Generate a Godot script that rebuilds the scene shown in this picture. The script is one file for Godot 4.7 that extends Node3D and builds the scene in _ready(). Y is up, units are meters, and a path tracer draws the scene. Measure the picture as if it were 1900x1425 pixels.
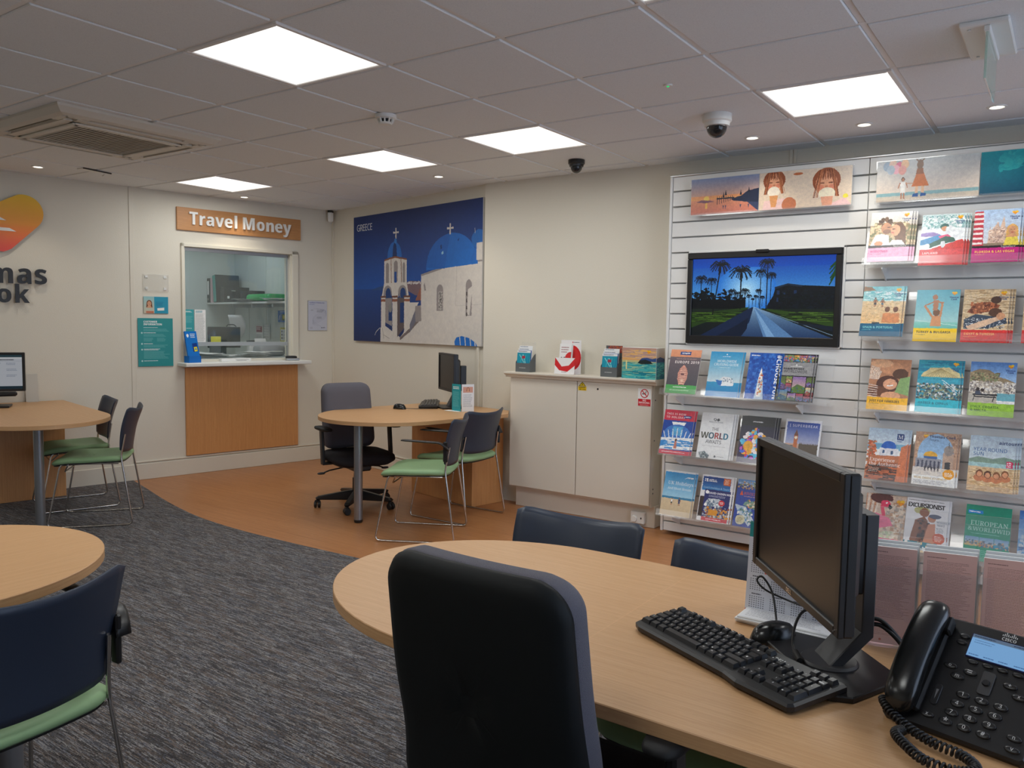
extends Node3D
# A travel agency: y up, metres. The display wall stands at z = -3, the back wall with the money counter is turned by 11.7 degrees.

const TURN := 0.204204                      # 11.7 degrees: how far the two far walls are turned from the ceiling grid
const K := Vector3(-3.73, 0, -3.66)         # the far corner of the room
const E1 := Vector3(0.97922, 0, 0.20279)    # along the poster wall, away from the corner
const E2 := Vector3(-0.20279, 0, 0.97922)   # along the back wall, away from the corner
const RB := 1.366592                        # a thing hung on the back wall is turned by this
const RP := -0.204204                       # a thing hung on the poster wall is turned by this
const CEIL := 2.52
const ZR := -3.16                           # right wall
const ZS := -2.98                           # face of the slatted display wall

var M := {}
var taken := {}
var rng := RandomNumberGenerator.new()
var sans: SystemFont
var bold: SystemFont
var serif: SystemFont


func _ready() -> void:
	rng.seed = 7
	camera_and_light()
	fonts()
	materials()
	room()
	ceiling()
	ceiling_fittings()
	booth()
	back_wall_things()
	poster_wall_things()
	cabinet_and_things()
	slatwall()
	brochures()
	desks()
	chairs()
	desk_with_phone()
	far_desk_things()


func camera_and_light() -> void:
	var cam := Camera3D.new()
	cam.name = "camera"
	cam.position = Vector3(2.497, 1.4115, 1.988)
	cam.rotation_degrees = Vector3(-4.327, 35.09, 0.874)
	cam.fov = 51.42
	cam.near = 0.05
	cam.far = 100.0
	add_child(cam)
	cam.current = true
	var we := WorldEnvironment.new()
	we.name = "surroundings"
	var env := Environment.new()
	env.background_mode = Environment.BG_COLOR
	env.background_color = Color(0.80, 0.88, 1.0)
	env.background_energy_multiplier = 3.0
	env.tonemap_mode = Environment.TONE_MAPPER_LINEAR
	env.tonemap_exposure = 1.0
	env.sdfgi_enabled = true
	env.ssao_enabled = true
	env.ssil_enabled = true
	we.environment = env
	add_child(we)
	# the LED panels of the ceiling: each light lies just under its glowing face (built in ceiling())
	for p in PANELS:
		var a := AreaLight3D.new()
		a.name = "panel_glow"
		a.position = Vector3(p.x, CEIL - 0.012, p.y)
		a.rotation_degrees = Vector3(-90, 0, 0)
		a.area_size = Vector2(0.54, 0.54)
		a.light_color = Color(0.985, 0.995, 0.985)
		a.light_energy = PANEL_ENERGY
		a.area_range = 14.0
		a.area_attenuation = 2.0
		a.shadow_enabled = true
		add_child(a, true)


const PANEL_ENERGY := 0.84
const PANELS := [Vector2(-0.3, -0.3), Vector2(-0.3, -2.1), Vector2(1.5, -2.1), Vector2(1.5, -0.3), Vector2(-1.5, -2.1), Vector2(-3.3, -2.1), Vector2(-0.3, 0.9), Vector2(1.5, 2.1), Vector2(-3.3, 0.9), Vector2(-2.1, 2.7), Vector2(3.3, -0.9), Vector2(-0.3, 3.3)]


# ---------------------------------------------------------------- helpers

func col(r, g, b, a = 255) -> Color:
	return Color(r / 255.0, g / 255.0, b / 255.0, a / 255.0)


func fonts() -> void:
	sans = SystemFont.new()
	sans.font_names = PackedStringArray(["Droid Sans"])
	bold = SystemFont.new()
	bold.font_names = PackedStringArray(["Droid Sans"])
	bold.font_weight = 700
	serif = SystemFont.new()
	serif.font_names = PackedStringArray(["Droid Serif"])


func mat(called: String, c: Color, rough := 0.6, metal := 0.0, spec := 0.5) -> StandardMaterial3D:
	var m := StandardMaterial3D.new()
	m.resource_name = called
	m.albedo_color = c
	m.roughness = rough
	m.metallic = metal
	m.metallic_specular = spec
	M[called] = m
	return m


func textured(called: String, im: Image, rough: float, scale: Vector2, spec := 0.5) -> StandardMaterial3D:
	var m := mat(called, Color.WHITE, rough, 0.0, spec)
	m.albedo_texture = ImageTexture.create_from_image(im)
	m.uv1_scale = Vector3(scale.x, scale.y, 1)
	return m


func printed(im: Image, rough := 0.35) -> StandardMaterial3D:
	var m := StandardMaterial3D.new()
	m.albedo_texture = ImageTexture.create_from_image(im)
	m.texture_repeat = false
	m.roughness = rough
	return m


func lit_screen(im: Image, energy: float) -> StandardMaterial3D:
	var m := StandardMaterial3D.new()
	m.albedo_color = Color(0.01, 0.01, 0.01)
	m.roughness = 0.25
	m.emission_enabled = true
	m.emission = Color.BLACK
	m.emission_texture = ImageTexture.create_from_image(im)
	m.emission_energy_multiplier = energy
	m.texture_repeat = false
	return m


func numbered(called: String) -> String:
	var n: int = taken.get(called, 0)
	taken[called] = n + 1
	return called if n == 0 else "%s_%03d" % [called, n]


func ms() -> SurfaceTool:
	var st := SurfaceTool.new()
	st.begin(Mesh.PRIMITIVE_TRIANGLES)
	st.set_smooth_group(-1)
	return st


func done(st: SurfaceTool) -> ArrayMesh:
	st.generate_normals()
	return st.commit()


func obj(called: String, shape, m: Material, parent: Node = self) -> MeshInstance3D:
	var o := MeshInstance3D.new()
	o.mesh = shape if shape is Mesh else done(shape)
	o.material_override = m
	o.name = numbered(called) if parent == self else called
	parent.add_child(o, true)
	return o


func tag(o: Node, label: String, category: String, group := "") -> Node:
	o.set_meta("label", label)
	o.set_meta("category", category)
	if group:
		o.set_meta("group", group)
	return o


func thing(called: String, label: String, category: String, at := Vector3.ZERO, turn := 0.0, group := "") -> Node3D:
	var o := Node3D.new()
	o.name = numbered(called)
	add_child(o)
	o.position = at
	o.rotation.y = turn
	tag(o, label, category, group)
	return o


func struct(called: String, shape, m: Material) -> MeshInstance3D:
	var o := obj(called, shape, m)
	o.set_meta("kind", "structure")
	return o


func dup(root: Node3D, at: Vector3, turn: float, label := "", group := "") -> Node3D:
	var r := root.duplicate()
	r.name = numbered(String(root.name).rstrip("0123456789").trim_suffix("_"))
	add_child(r)
	r.position = at
	r.rotation.y = turn
	if label:
		r.set_meta("label", label)
	if group:
		r.set_meta("group", group)
	return r


func wb(s: float, y: float, off := 0.0) -> Vector3:
	return K + E2 * s + E1 * off + Vector3(0, y, 0)


func wp(t: float, y: float, off := 0.0) -> Vector3:
	return K + E1 * t + E2 * off + Vector3(0, y, 0)


func face(st: SurfaceTool, p: Array, out: Vector3, uv := []) -> void:
	var flip: bool = (p[1] - p[0]).cross(p[2] - p[0]).dot(out) > 0
	var a := out.abs()
	var way := 1 if a.y >= a.x and a.y >= a.z else 0 if a.x >= a.z else 2
	for k in range(1, p.size() - 1):
		for n in ([0, k + 1, k] if flip else [0, k, k + 1]):
			st.set_uv(uv[n] if uv else Vector2(p[n].x, p[n].z) if way == 1 else Vector2(p[n].z, p[n].y) if way == 0 else Vector2(p[n].x, p[n].y))
			st.add_vertex(p[n])


func box(st: SurfaceTool, c: Vector3, s: Vector3, ch := 0.0, b := Basis()) -> void:
	var h := s / 2
	if ch <= 0.0:
		for ax in 3:
			for sg in [-1.0, 1.0]:
				var u := (ax + 1) % 3
				var v := (ax + 2) % 3
				var p := []
				for q in [[-1, -1], [1, -1], [1, 1], [-1, 1]]:
					var x := Vector3.ZERO
					x[ax] = sg * h[ax]
					x[u] = q[0] * h[u]
					x[v] = q[1] * h[v]
					p.append(c + b * x)
				var o := Vector3.ZERO
				o[ax] = sg
				face(st, p, b * o)
		return
	var corner := func(sx, sy, sz, ax):
		var x := Vector3(sx * (h.x - (0.0 if ax == 0 else ch)), sy * (h.y - (0.0 if ax == 1 else ch)), sz * (h.z - (0.0 if ax == 2 else ch)))
		return c + b * x
	for ax in 3:
		for sg in [-1, 1]:
			var p := []
			for q in [[-1, -1], [1, -1], [1, 1], [-1, 1]]:
				var g := [0, 0, 0]
				g[ax] = sg
				g[(ax + 1) % 3] = q[0]
				g[(ax + 2) % 3] = q[1]
				p.append(corner.call(g[0], g[1], g[2], ax))
			var o := Vector3.ZERO
			o[ax] = sg
			face(st, p, b * o)
		for s1 in [-1, 1]:
			for s2 in [-1, 1]:
				var a1 := (ax + 1) % 3
				var a2 := (ax + 2) % 3
				var p2 := []
				for e in [[-1, a1], [1, a1], [1, a2], [-1, a2]]:
					var g2 := [0, 0, 0]
					g2[ax] = e[0]
					g2[a1] = s1
					g2[a2] = s2
					p2.append(corner.call(g2[0], g2[1], g2[2], e[1]))
				var o2 := Vector3.ZERO
				o2[a1] = s1
				o2[a2] = s2
				face(st, p2, b * o2)
	for sx in [-1, 1]:
		for sy in [-1, 1]:
			for sz in [-1, 1]:
				face(st, [corner.call(sx, sy, sz, 0), corner.call(sx, sy, sz, 1), corner.call(sx, sy, sz, 2)], b * Vector3(sx, sy, sz))


func boxm(c: Vector3, s: Vector3, ch := 0.0, b := Basis()) -> SurfaceTool:
	var st := ms()
	box(st, c, s, ch, b)
	return st


func inset(poly: PackedVector2Array, d: float) -> PackedVector2Array:
	if absf(d) < 1e-7:
		return poly
	var n := poly.size()
	var area := 0.0
	for i in n:
		area += poly[i].cross(poly[(i + 1) % n])
	var sg := signf(area)
	var out := PackedVector2Array()
	for i in n:
		var a := (poly[i] - poly[(i + n - 1) % n]).normalized()
		var b := (poly[(i + 1) % n] - poly[i]).normalized()
		var na := Vector2(-a.y, a.x) * sg
		var nb := Vector2(-b.y, b.x) * sg
		var m := (na + nb)
		m = m / maxf(0.3, m.length_squared() / 2.0)
		out.append(poly[i] + m * d)
	return out


func rings(st: SurfaceTool, poly: PackedVector2Array, layers: Array, T := Transform3D(), warp = null, sharp := false) -> void:
	## stacks rings of an outline in the XY plane of T along its z: each layer is [inset, height, scale towards the middle]
	if warp != null:                                # long straight sides need points to bend at
		var fine := PackedVector2Array()
		for i in poly.size():
			var a := poly[i]
			var b := poly[(i + 1) % poly.size()]
			var cuts := maxi(1, ceili((b - a).length() / 0.035))
			for k in cuts:
				fine.append(a.lerp(b, float(k) / cuts))
		poly = fine
	var n := poly.size()
	var mid := Vector2.ZERO
	for p in poly:
		mid += p / n
	var all := []
	for l in layers:
		var q := inset(poly, l[0])
		var ring := []
		for p in q:
			var r: Vector2 = p if l.size() < 3 else mid + (p - mid) * l[2]
			var z: float = l[1]
			if warp != null:
				z += warp.call(r)
			ring.append(T * Vector3(r.x, r.y, z))
		all.append(ring)
	# the rings are wound the same way throughout, so the outside follows from the outline's sense and the frame's handedness
	var area := 0.0
	for i in n:
		area += poly[i].cross(poly[(i + 1) % n])
	var ccw: bool = area * T.basis.determinant() > 0
	var put_tri := func(a: Vector3, b: Vector3, c: Vector3):
		for v in ([a, c, b] if ccw else [a, b, c]):
			st.set_uv(Vector2(v.x, v.z))
			st.add_vertex(v)
	st.set_smooth_group(-1 if sharp else 1)
	for k in range(all.size() - 1):
		for i in n:
			var j := (i + 1) % n
			put_tri.call(all[k][i], all[k][j], all[k + 1][j])
			put_tri.call(all[k][i], all[k + 1][j], all[k + 1][i])
	for end in [0, all.size() - 1]:
		var q := inset(poly, layers[end][0])
		var t := Geometry2D.triangulate_polygon(q)
		for m in range(0, t.size(), 3):
			var turn := (q[t[m + 1]] - q[t[m]]).cross(q[t[m + 2]] - q[t[m]]) * area > 0
			if turn != (end == 0):
				put_tri.call(all[end][t[m]], all[end][t[m + 1]], all[end][t[m + 2]])
			else:
				put_tri.call(all[end][t[m]], all[end][t[m + 2]], all[end][t[m + 1]])
	st.set_smooth_group(-1)


func prism(st: SurfaceTool, poly: PackedVector2Array, z0: float, z1: float, T := Transform3D(), bev := 0.0, smooth_sides := false) -> void:
	var n := poly.size()
	var layers := [[0.0, z0], [0.0, z1]] if bev <= 0.0 else [[bev, z0], [0.0, z0 + bev], [0.0, z1 - bev], [bev, z1]]
	var all := []
	for l in layers:
		var ring := []
		for p in inset(poly, l[0]):
			ring.append(T * Vector3(p.x, p.y, l[1]))
		all.append(ring)
	var area := 0.0
	for i in n:
		area += poly[i].cross(poly[(i + 1) % n])
	for k in range(all.size() - 1):
		st.set_smooth_group(k + 2 if smooth_sides else -1)
		for i in n:
			var j := (i + 1) % n
			var e := poly[j] - poly[i]
			var o := Vector2(e.y, -e.x) * signf(area)
			face(st, [all[k][i], all[k][j], all[k + 1][j], all[k + 1][i]], T.basis * Vector3(o.x, o.y, 0))
	st.set_smooth_group(-1)
	var up := T.basis.z
	for c in [[0, -up], [all.size() - 1, up]]:
		var t := Geometry2D.triangulate_polygon(inset(poly, layers[c[0]][0]))
		for k in range(0, t.size(), 3):
			face(st, [all[c[0]][t[k]], all[c[0]][t[k + 1]], all[c[0]][t[k + 2]]], c[1])


func tube(st: SurfaceTool, path: Array, r: float, n := 8) -> void:
	st.set_smooth_group(1)
	var m := path.size()
	var up := Vector3.UP
	var rr := []
	for i in m:
		var t: Vector3 = (path[mini(i + 1, m - 1)] - path[maxi(i - 1, 0)]).normalized()
		if i == 0 and absf(t.dot(up)) > 0.9:
			up = Vector3.RIGHT
		var side := t.cross(up).normalized()
		up = side.cross(t).normalized()
		var ring := []
		for k in n:
			var a := TAU * k / n
			ring.append(path[i] + (side * cos(a) + up * sin(a)) * r)
		rr.append(ring)
	for i in range(m - 1):
		for k in n:
			var j := (k + 1) % n
			var p := [rr[i][k], rr[i][j], rr[i + 1][j], rr[i + 1][k]]
			face(st, p, (p[0] + p[1] + p[2] + p[3]) / 4.0 - (path[i] + path[i + 1]) / 2.0)
	st.set_smooth_group(-1)
	face(st, rr[0], path[0] - path[1])
	face(st, rr[m - 1], path[m - 1] - path[m - 2])


func tubem(path: Array, r: float, n := 8) -> SurfaceTool:
	var st := ms()
	tube(st, path, r, n)
	return st


func rounded(pts: Array, r: float, n := 4) -> Array:
	## a path with its inner corners rounded
	var out := [pts[0]]
	for i in range(1, pts.size() - 1):
		var a: Vector3 = pts[i - 1] - pts[i]
		var b: Vector3 = pts[i + 1] - pts[i]
		var d := minf(r, minf(a.length(), b.length()) * 0.45)
		var p0: Vector3 = pts[i] + a.normalized() * d
		var p1: Vector3 = pts[i] + b.normalized() * d
		for k in n + 1:
			var t := float(k) / n
			out.append(p0.lerp(pts[i], t).lerp(pts[i].lerp(p1, t), t))
	out.append(pts[pts.size() - 1])
	return out


func spline(pts: Array, n := 6) -> Array:
	var out := []
	for i in range(pts.size() - 1):
		var a = pts[maxi(i - 1, 0)]
		var b = pts[i]
		var c = pts[i + 1]
		var d = pts[mini(i + 2, pts.size() - 1)]
		for k in n:
			var t := float(k) / n
			out.append(b.cubic_interpolate(c, a, d, t))
	out.append(pts[pts.size() - 1])
	return out


func lathe(st: SurfaceTool, prof: Array, n := 20, T := Transform3D()) -> void:
	var grp := 1
	for k in range(prof.size() - 1):
		var a: Vector2 = prof[k]
		var b: Vector2 = prof[k + 1]
		if k > 0 and absf((a - prof[k - 1]).angle_to(b - a)) > 0.6:
			grp += 1
		st.set_smooth_group(grp)
		for i in n:
			var t0 := TAU * i / n
			var t1 := TAU * (i + 1) / n
			var p := [T * Vector3(a.x * cos(t0), a.y, a.x * sin(t0)), T * Vector3(a.x * cos(t1), a.y, a.x * sin(t1)), T * Vector3(b.x * cos(t1), b.y, b.x * sin(t1)), T * Vector3(b.x * cos(t0), b.y, b.x * sin(t0))]
			var tm := (t0 + t1) / 2
			var d := b - a
			var o := T.basis * Vector3(d.y * cos(tm), -d.x, d.y * sin(tm))
			if a.x < 1e-6:
				face(st, [p[0], p[2], p[3]], o)
			elif b.x < 1e-6:
				face(st, [p[0], p[1], p[2]], o)
			else:
				face(st, p, o)
	st.set_smooth_group(-1)


func lathem(prof: Array, n := 20, T := Transform3D()) -> SurfaceTool:
	var st := ms()
	lathe(st, prof, n, T)
	return st


func superq(st: SurfaceTool, c: Vector3, h: Vector3, e1 := 0.5, e2 := 0.5, b := Basis(), nu := 20, nv := 12) -> void:
	var pw := func(x, e): return signf(x) * pow(absf(x), e)
	st.set_smooth_group(1)
	var g := []
	for j in nv + 1:
		var v := -PI / 2 + PI * j / nv
		var row := []
		for i in nu:
			var u := TAU * i / nu
			row.append(c + b * Vector3(h.x * pw.call(cos(v), e1) * pw.call(cos(u), e2), h.y * pw.call(sin(v), e1), h.z * pw.call(cos(v), e1) * pw.call(sin(u), e2)))
		g.append(row)
	for j in nv:
		for i in nu:
			var i2 := (i + 1) % nu
			var p := [g[j][i], g[j][i2], g[j + 1][i2], g[j + 1][i]]
			var o: Vector3 = (p[0] + p[1] + p[2] + p[3]) / 4.0 - c
			if j == 0:
				face(st, [p[0], p[2], p[3]], o)
			elif j == nv - 1:
				face(st, [p[0], p[1], p[2]], o)
			else:
				face(st, p, o)
	st.set_smooth_group(-1)


func sheet(st: SurfaceTool, nu: int, nv: int, f: Callable, thick: float) -> void:
	## a curved shell: f(u in -1..1, v in 0..1); the second face lies thick behind (against the normal)
	var a := []
	var b := []
	for j in nv + 1:
		var ra := []
		var rb := []
		for i in nu + 1:
			var u := -1.0 + 2.0 * i / nu
			var v := float(j) / nv
			var p: Vector3 = f.call(u, v)
			var du: Vector3 = f.call(minf(u + 0.02, 1.0), v) - f.call(maxf(u - 0.02, -1.0), v)
			var dv: Vector3 = f.call(u, minf(v + 0.02, 1.0)) - f.call(u, maxf(v - 0.02, 0.0))
			var nrm := du.cross(dv).normalized()
			var edge := minf(1.0, minf(1.0 - absf(u), minf(v, 1.0 - v) * 2.0) * 12.0 + 0.45)
			ra.append(p + nrm * thick * 0.5 * edge)
			rb.append(p - nrm * thick * 0.5 * edge)
		a.append(ra)
		b.append(rb)
	for side in [a, b]:
		st.set_smooth_group(1)
		var sg := 1.0 if side == a else -1.0
		for j in nv:
			for i in nu:
				var p := [side[j][i], side[j][i + 1], side[j + 1][i + 1], side[j + 1][i]]
				face(st, p, (p[2] - p[0]).cross(p[3] - p[1]) * sg)
	for j in nv:
		for i in [0, nu]:
			face(st, [a[j][i], a[j + 1][i], b[j + 1][i], b[j][i]], a[j][i] - a[j][nu - i])
	for i in nu:
		for j in [0, nv]:
			face(st, [a[j][i], a[j][i + 1], b[j][i + 1], b[j][i]], a[j][i] - a[nv - j][i])
	st.set_smooth_group(-1)


func rrect(w: float, h: float, r: float, n := 5) -> PackedVector2Array:
	var out := PackedVector2Array()
	for q in [[1, 1, 0], [-1, 1, 1], [-1, -1, 2], [1, -1, 3]]:
		for k in n + 1:
			var a: float = PI / 2 * (q[2] + float(k) / n)
			out.append(Vector2(q[0] * (w / 2 - r) + r * cos(a), q[1] * (h / 2 - r) + r * sin(a)))
	return out


func picture(w: float, h: float) -> ArrayMesh:
	## a flat print in the XY plane, centred, with its own thickness
	var st := ms()
	box(st, Vector3(0, 0, -0.0005), Vector3(w, h, 0.0008))
	face(st, [Vector3(-w / 2, -h / 2, 0.0), Vector3(w / 2, -h / 2, 0.0), Vector3(w / 2, h / 2, 0.0), Vector3(-w / 2, h / 2, 0.0)], Vector3.BACK, [Vector2(0, 1), Vector2(1, 1), Vector2(1, 0), Vector2(0, 0)])
	return done(st)


func lettering(words: String, width: float, depth: float, font: Font = null, height := 0.0) -> TextMesh:
	var t := TextMesh.new()
	t.text = words
	t.font = font if font else bold
	t.font_size = 48
	t.pixel_size = 0.01
	t.curve_step = 1.0
	t.depth = 0.01
	var s: Vector3 = t.get_aabb().size
	t.pixel_size = 0.01 * (height / s.y if height > 0.0 else width / s.x)
	t.depth = depth
	return t


func put(o: Node3D, at: Vector3, rot := Vector3.ZERO) -> Node3D:
	o.position = at
	o.rotation = rot
	return o


# ---------------------------------------------------------------- a small canvas for flat print

class Canvas:
	var im: Image
	var r := RandomNumberGenerator.new()
	var fonts := {}

	func _init(w: int, h: int, c: Color, s := 1) -> void:
		im = Image.create_empty(w, h, false, Image.FORMAT_RGB8)
		im.fill(c)
		r.seed = s

	func rect(x: float, y: float, w: float, h: float, c: Color) -> void:
		im.fill_rect(Rect2i(roundi(x), roundi(y), maxi(1, roundi(w)), maxi(1, roundi(h))), c)

	func vg(x: float, y: float, w: float, h: float, a: Color, b: Color) -> void:
		for k in int(h):
			rect(x, y + k, w, 1, a.lerp(b, k / h))

	func poly(p: Array, c: Color) -> void:
		var n := p.size() / 2
		var lo := 1e9
		var hi := -1e9
		for i in n:
			lo = minf(lo, p[2 * i + 1])
			hi = maxf(hi, p[2 * i + 1])
		for y in range(maxi(0, floori(lo)), mini(im.get_height(), ceili(hi) + 1)):
			var xs := []
			for i in n:
				var j := (i + 1) % n
				var y0: float = p[2 * i + 1]
				var y1: float = p[2 * j + 1]
				if (y0 <= y + 0.5) != (y1 <= y + 0.5):
					xs.append(p[2 * i] + (y + 0.5 - y0) / (y1 - y0) * (p[2 * j] - p[2 * i]))
			xs.sort()
			for k in range(0, xs.size() - 1, 2):
				var x0 := clampi(roundi(xs[k]), 0, im.get_width())
				var x1 := clampi(roundi(xs[k + 1]), 0, im.get_width())
				if x1 > x0:
					im.fill_rect(Rect2i(x0, y, x1 - x0, 1), c)

	func ell(cx: float, cy: float, rx: float, ry: float, c: Color) -> void:
		var p := []
		for k in 24:
			p.append(cx + rx * cos(TAU * k / 24))
			p.append(cy + ry * sin(TAU * k / 24))
		poly(p, c)

	func line(x0: float, y0: float, x1: float, y1: float, w: float, c: Color) -> void:
		var d := Vector2(x1 - x0, y1 - y0).normalized() * w / 2
		poly([x0 - d.y, y0 + d.x, x1 - d.y, y1 + d.x, x1 + d.y, y1 - d.x, x0 + d.y, y0 - d.x], c)

	func dots(x: float, y: float, w: float, h: float, cols: Array, n: int, s0: float, s1: float, flat := 1.0) -> void:
		for k in n:
			var s := r.randf_range(s0, s1)
			rect(x + r.randf() * w, y + r.randf() * h, s / flat, s * flat, cols[r.randi() % cols.size()])

	func words(x: float, y: float, w: float, rows: int, step: float, c: Color, tall := 1.5) -> void:
		## lines of print too small to read
		for k in rows:
			var at := x
			var end := x + w * r.randf_range(0.75, 1.0)
			while at < end:
				var l := r.randf_range(3, 9)
				rect(at, y + k * step, minf(l, end - at), tall, c)
				at += l + 1.5

	var later := []

	func photo(amount: float, wobble: float, scale := 1.0) -> Image:
		## breaks up flat fills as in a photograph (mottling and uneven edges), then sets the lettering on top
		var w := im.get_width()
		var h := im.get_height()
		var src := im.get_data()
		var dst := im.get_data()
		var n := FastNoiseLite.new()
		n.seed = r.seed % 1000 + 1
		n.frequency = 0.035 * scale
		n.fractal_octaves = 4
		var n2 := FastNoiseLite.new()
		n2.seed = r.seed % 1000 + 77
		n2.frequency = 0.09 * scale
		n2.fractal_octaves = 2
		for y in h:
			for x in w:
				var a := n.get_noise_2d(x, y)
				var b := n2.get_noise_2d(x, y)
				var sx := clampi(x + int(b * wobble * 2.0), 0, w - 1)
				var sy := clampi(y + int(a * wobble * 2.0), 0, h - 1)
				var i := (sy * w + sx) * 3
				var o := (y * w + x) * 3
				var f := 1.0 + amount * (a * 1.6 + b * 0.9)
				dst[o] = clampi(int(src[i] * f), 0, 255)
				dst[o + 1] = clampi(int(src[i + 1] * f), 0, 255)
				dst[o + 2] = clampi(int(src[i + 2] * (1.0 + amount * (a * 1.2 + b * 0.9))), 0, 255)
		im = Image.create_from_data(w, h, false, Image.FORMAT_RGB8, dst)
		for q in later:
			write(q[0], q[1], q[2], q[3], q[4], q[5], q[6], q[7])
		later.clear()
		return im

	func t(s: String, x: float, y: float, size: int, c: Color, font: Font, spread := 0.0, turn := false, wait := false) -> float:
		if wait or waiting:
			later.append([s, x, y, size, c, font, spread, turn])
			var ts := TextServerManager.get_primary_interface()
			var rid: RID = font.get_rids()[0]
			var pen := x
			for ch in s:
				pen += ts.font_get_glyph_advance(rid, size, ts.font_get_glyph_index(rid, size, ch.unicode_at(0), 0)).x + spread
			return pen
		return write(s, x, y, size, c, font, spread, turn)

	var waiting := false

	func write(s: String, x: float, y: float, size: int, c: Color, font: Font, spread := 0.0, turn := false) -> float:
		## writes s with its baseline at y; returns where it ends
		var ts := TextServerManager.get_primary_interface()
		var rid: RID = font.get_rids()[0]
		var sz := Vector2i(size, 0)
		var pen := x
		for ch in s:
			var g := ts.font_get_glyph_index(rid, size, ch.unicode_at(0), 0)
			ts.font_render_glyph(rid, sz, g)
			var box := ts.font_get_glyph_uv_rect(rid, sz, g)
			var off := ts.font_get_glyph_offset(rid, sz, g)
			if box.size.x > 0 and ch != " ":
				var src := ts.font_get_texture_image(rid, sz, ts.font_get_glyph_texture_idx(rid, sz, g))
				for j in int(box.size.y):
					for i in int(box.size.x):
						var a := src.get_pixel(int(box.position.x) + i, int(box.position.y) + j).a
						if a > 0.02:
							var px := roundi(pen + off.x) + i
							var py := roundi(y + off.y) + j
							if turn:
								var dx := pen + off.x + i - x
								var dy := off.y + j
								px = roundi(x - dy)
								py = roundi(y + dx)
							if px >= 0 and py >= 0 and px < im.get_width() and py < im.get_height():
								im.set_pixel(px, py, im.get_pixel(px, py).lerp(c, a))
			pen += ts.font_get_glyph_advance(rid, size, g).x + spread
		return pen

	func heart(x: float, y: float, s: float) -> void:
		## a leaning gold heart
		var g := Color8(246, 183, 30)
		ell(x - s * 0.28, y - s * 0.12, s * 0.36, s * 0.34, g)
		ell(x + s * 0.30, y - s * 0.16, s * 0.38, s * 0.36, Color8(250, 200, 50))
		poly([x - s * 0.62, y + s * 0.02, x + s * 0.66, y - s * 0.02, x + s * 0.05, y + s * 0.62], Color8(240, 150, 30))

	func figure(x: float, y: float, h: float, skin: Color, top: Color, low: Color, hair: Color) -> void:
		ell(x, y + h * 0.09, h * 0.075, h * 0.10, hair)
		ell(x, y + h * 0.11, h * 0.055, h * 0.075, skin)
		poly([x - h * 0.12, y + h * 0.22, x + h * 0.12, y + h * 0.22, x + h * 0.09, y + h * 0.55, x - h * 0.09, y + h * 0.55], top)
		poly([x - h * 0.10, y + h * 0.53, x + h * 0.10, y + h * 0.53, x + h * 0.11, y + h * 0.74, x - h * 0.11, y + h * 0.74], low)
		line(x - h * 0.05, y + h * 0.72, x - h * 0.06, y + h, h * 0.06, skin)
		line(x + h * 0.05, y + h * 0.72, x + h * 0.06, y + h, h * 0.06, skin)
		line(x - h * 0.12, y + h * 0.24, x - h * 0.2, y + h * 0.5, h * 0.05, skin)
		line(x + h * 0.12, y + h * 0.24, x + h * 0.2, y + h * 0.5, h * 0.05, skin)

	func portrait(x: float, y: float, s: float, skin: Color, hair: Color) -> void:
		## a face with hair falling to the shoulders
		ell(x, y - s * 0.1, s * 0.62, s * 0.72, hair)
		poly([x - s * 0.62, y - s * 0.1, x + s * 0.62, y - s * 0.1, x + s * 0.72, y + s * 0.9, x - s * 0.72, y + s * 0.9], hair)
		ell(x, y, s * 0.44, s * 0.58, skin)
		poly([x - s * 0.25, y + s * 0.4, x + s * 0.25, y + s * 0.4, x + s * 0.6, y + s * 1.0, x - s * 0.6, y + s * 1.0], skin)
		var dark := skin.darkened(0.6)
		for e in [-1, 1]:
			ell(x + e * s * 0.17, y - s * 0.08, s * 0.07, s * 0.035, dark)
			line(x + e * s * 0.09, y - s * 0.18, x + e * s * 0.26, y - s * 0.17, s * 0.035, hair)
		line(x, y - s * 0.02, x + s * 0.04, y + s * 0.14, s * 0.05, skin.darkened(0.18))
		ell(x, y + s * 0.3, s * 0.15, s * 0.05, Color8(190, 80, 75))


# ---------------------------------------------------------------- materials

func wood(w: int, h: int, base: Color, dark: Color, light: Color, n: int, s: int, strong := 0.34) -> Image:
	## laminate grain running along the picture's x
	var c := Canvas.new(w, h, base, s)
	for k in n:
		var y := c.r.randf() * h
		var l := c.r.randf_range(0.08, 0.5) * w
		var x := c.r.randf() * w - l * 0.3
		var tone := base.lerp(dark if c.r.randf() < 0.55 else light, c.r.randf_range(0.05, strong))
		var wob := c.r.randf_range(-0.01, 0.01)
		var thick := 1.0 if c.r.randf() < 0.75 else 2.0
		var at := 0.0
		while at < l:
			c.rect(fposmod(x + at, w), y + at * wob, minf(14.0, w - fposmod(x + at, w)), thick, tone)
			at += 14.0
	var soft := c.im.duplicate()
	soft.resize(w / 6, h * 2 / 3, Image.INTERPOLATE_BILINEAR)
	soft.resize(w, h, Image.INTERPOLATE_CUBIC)
	return soft


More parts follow.
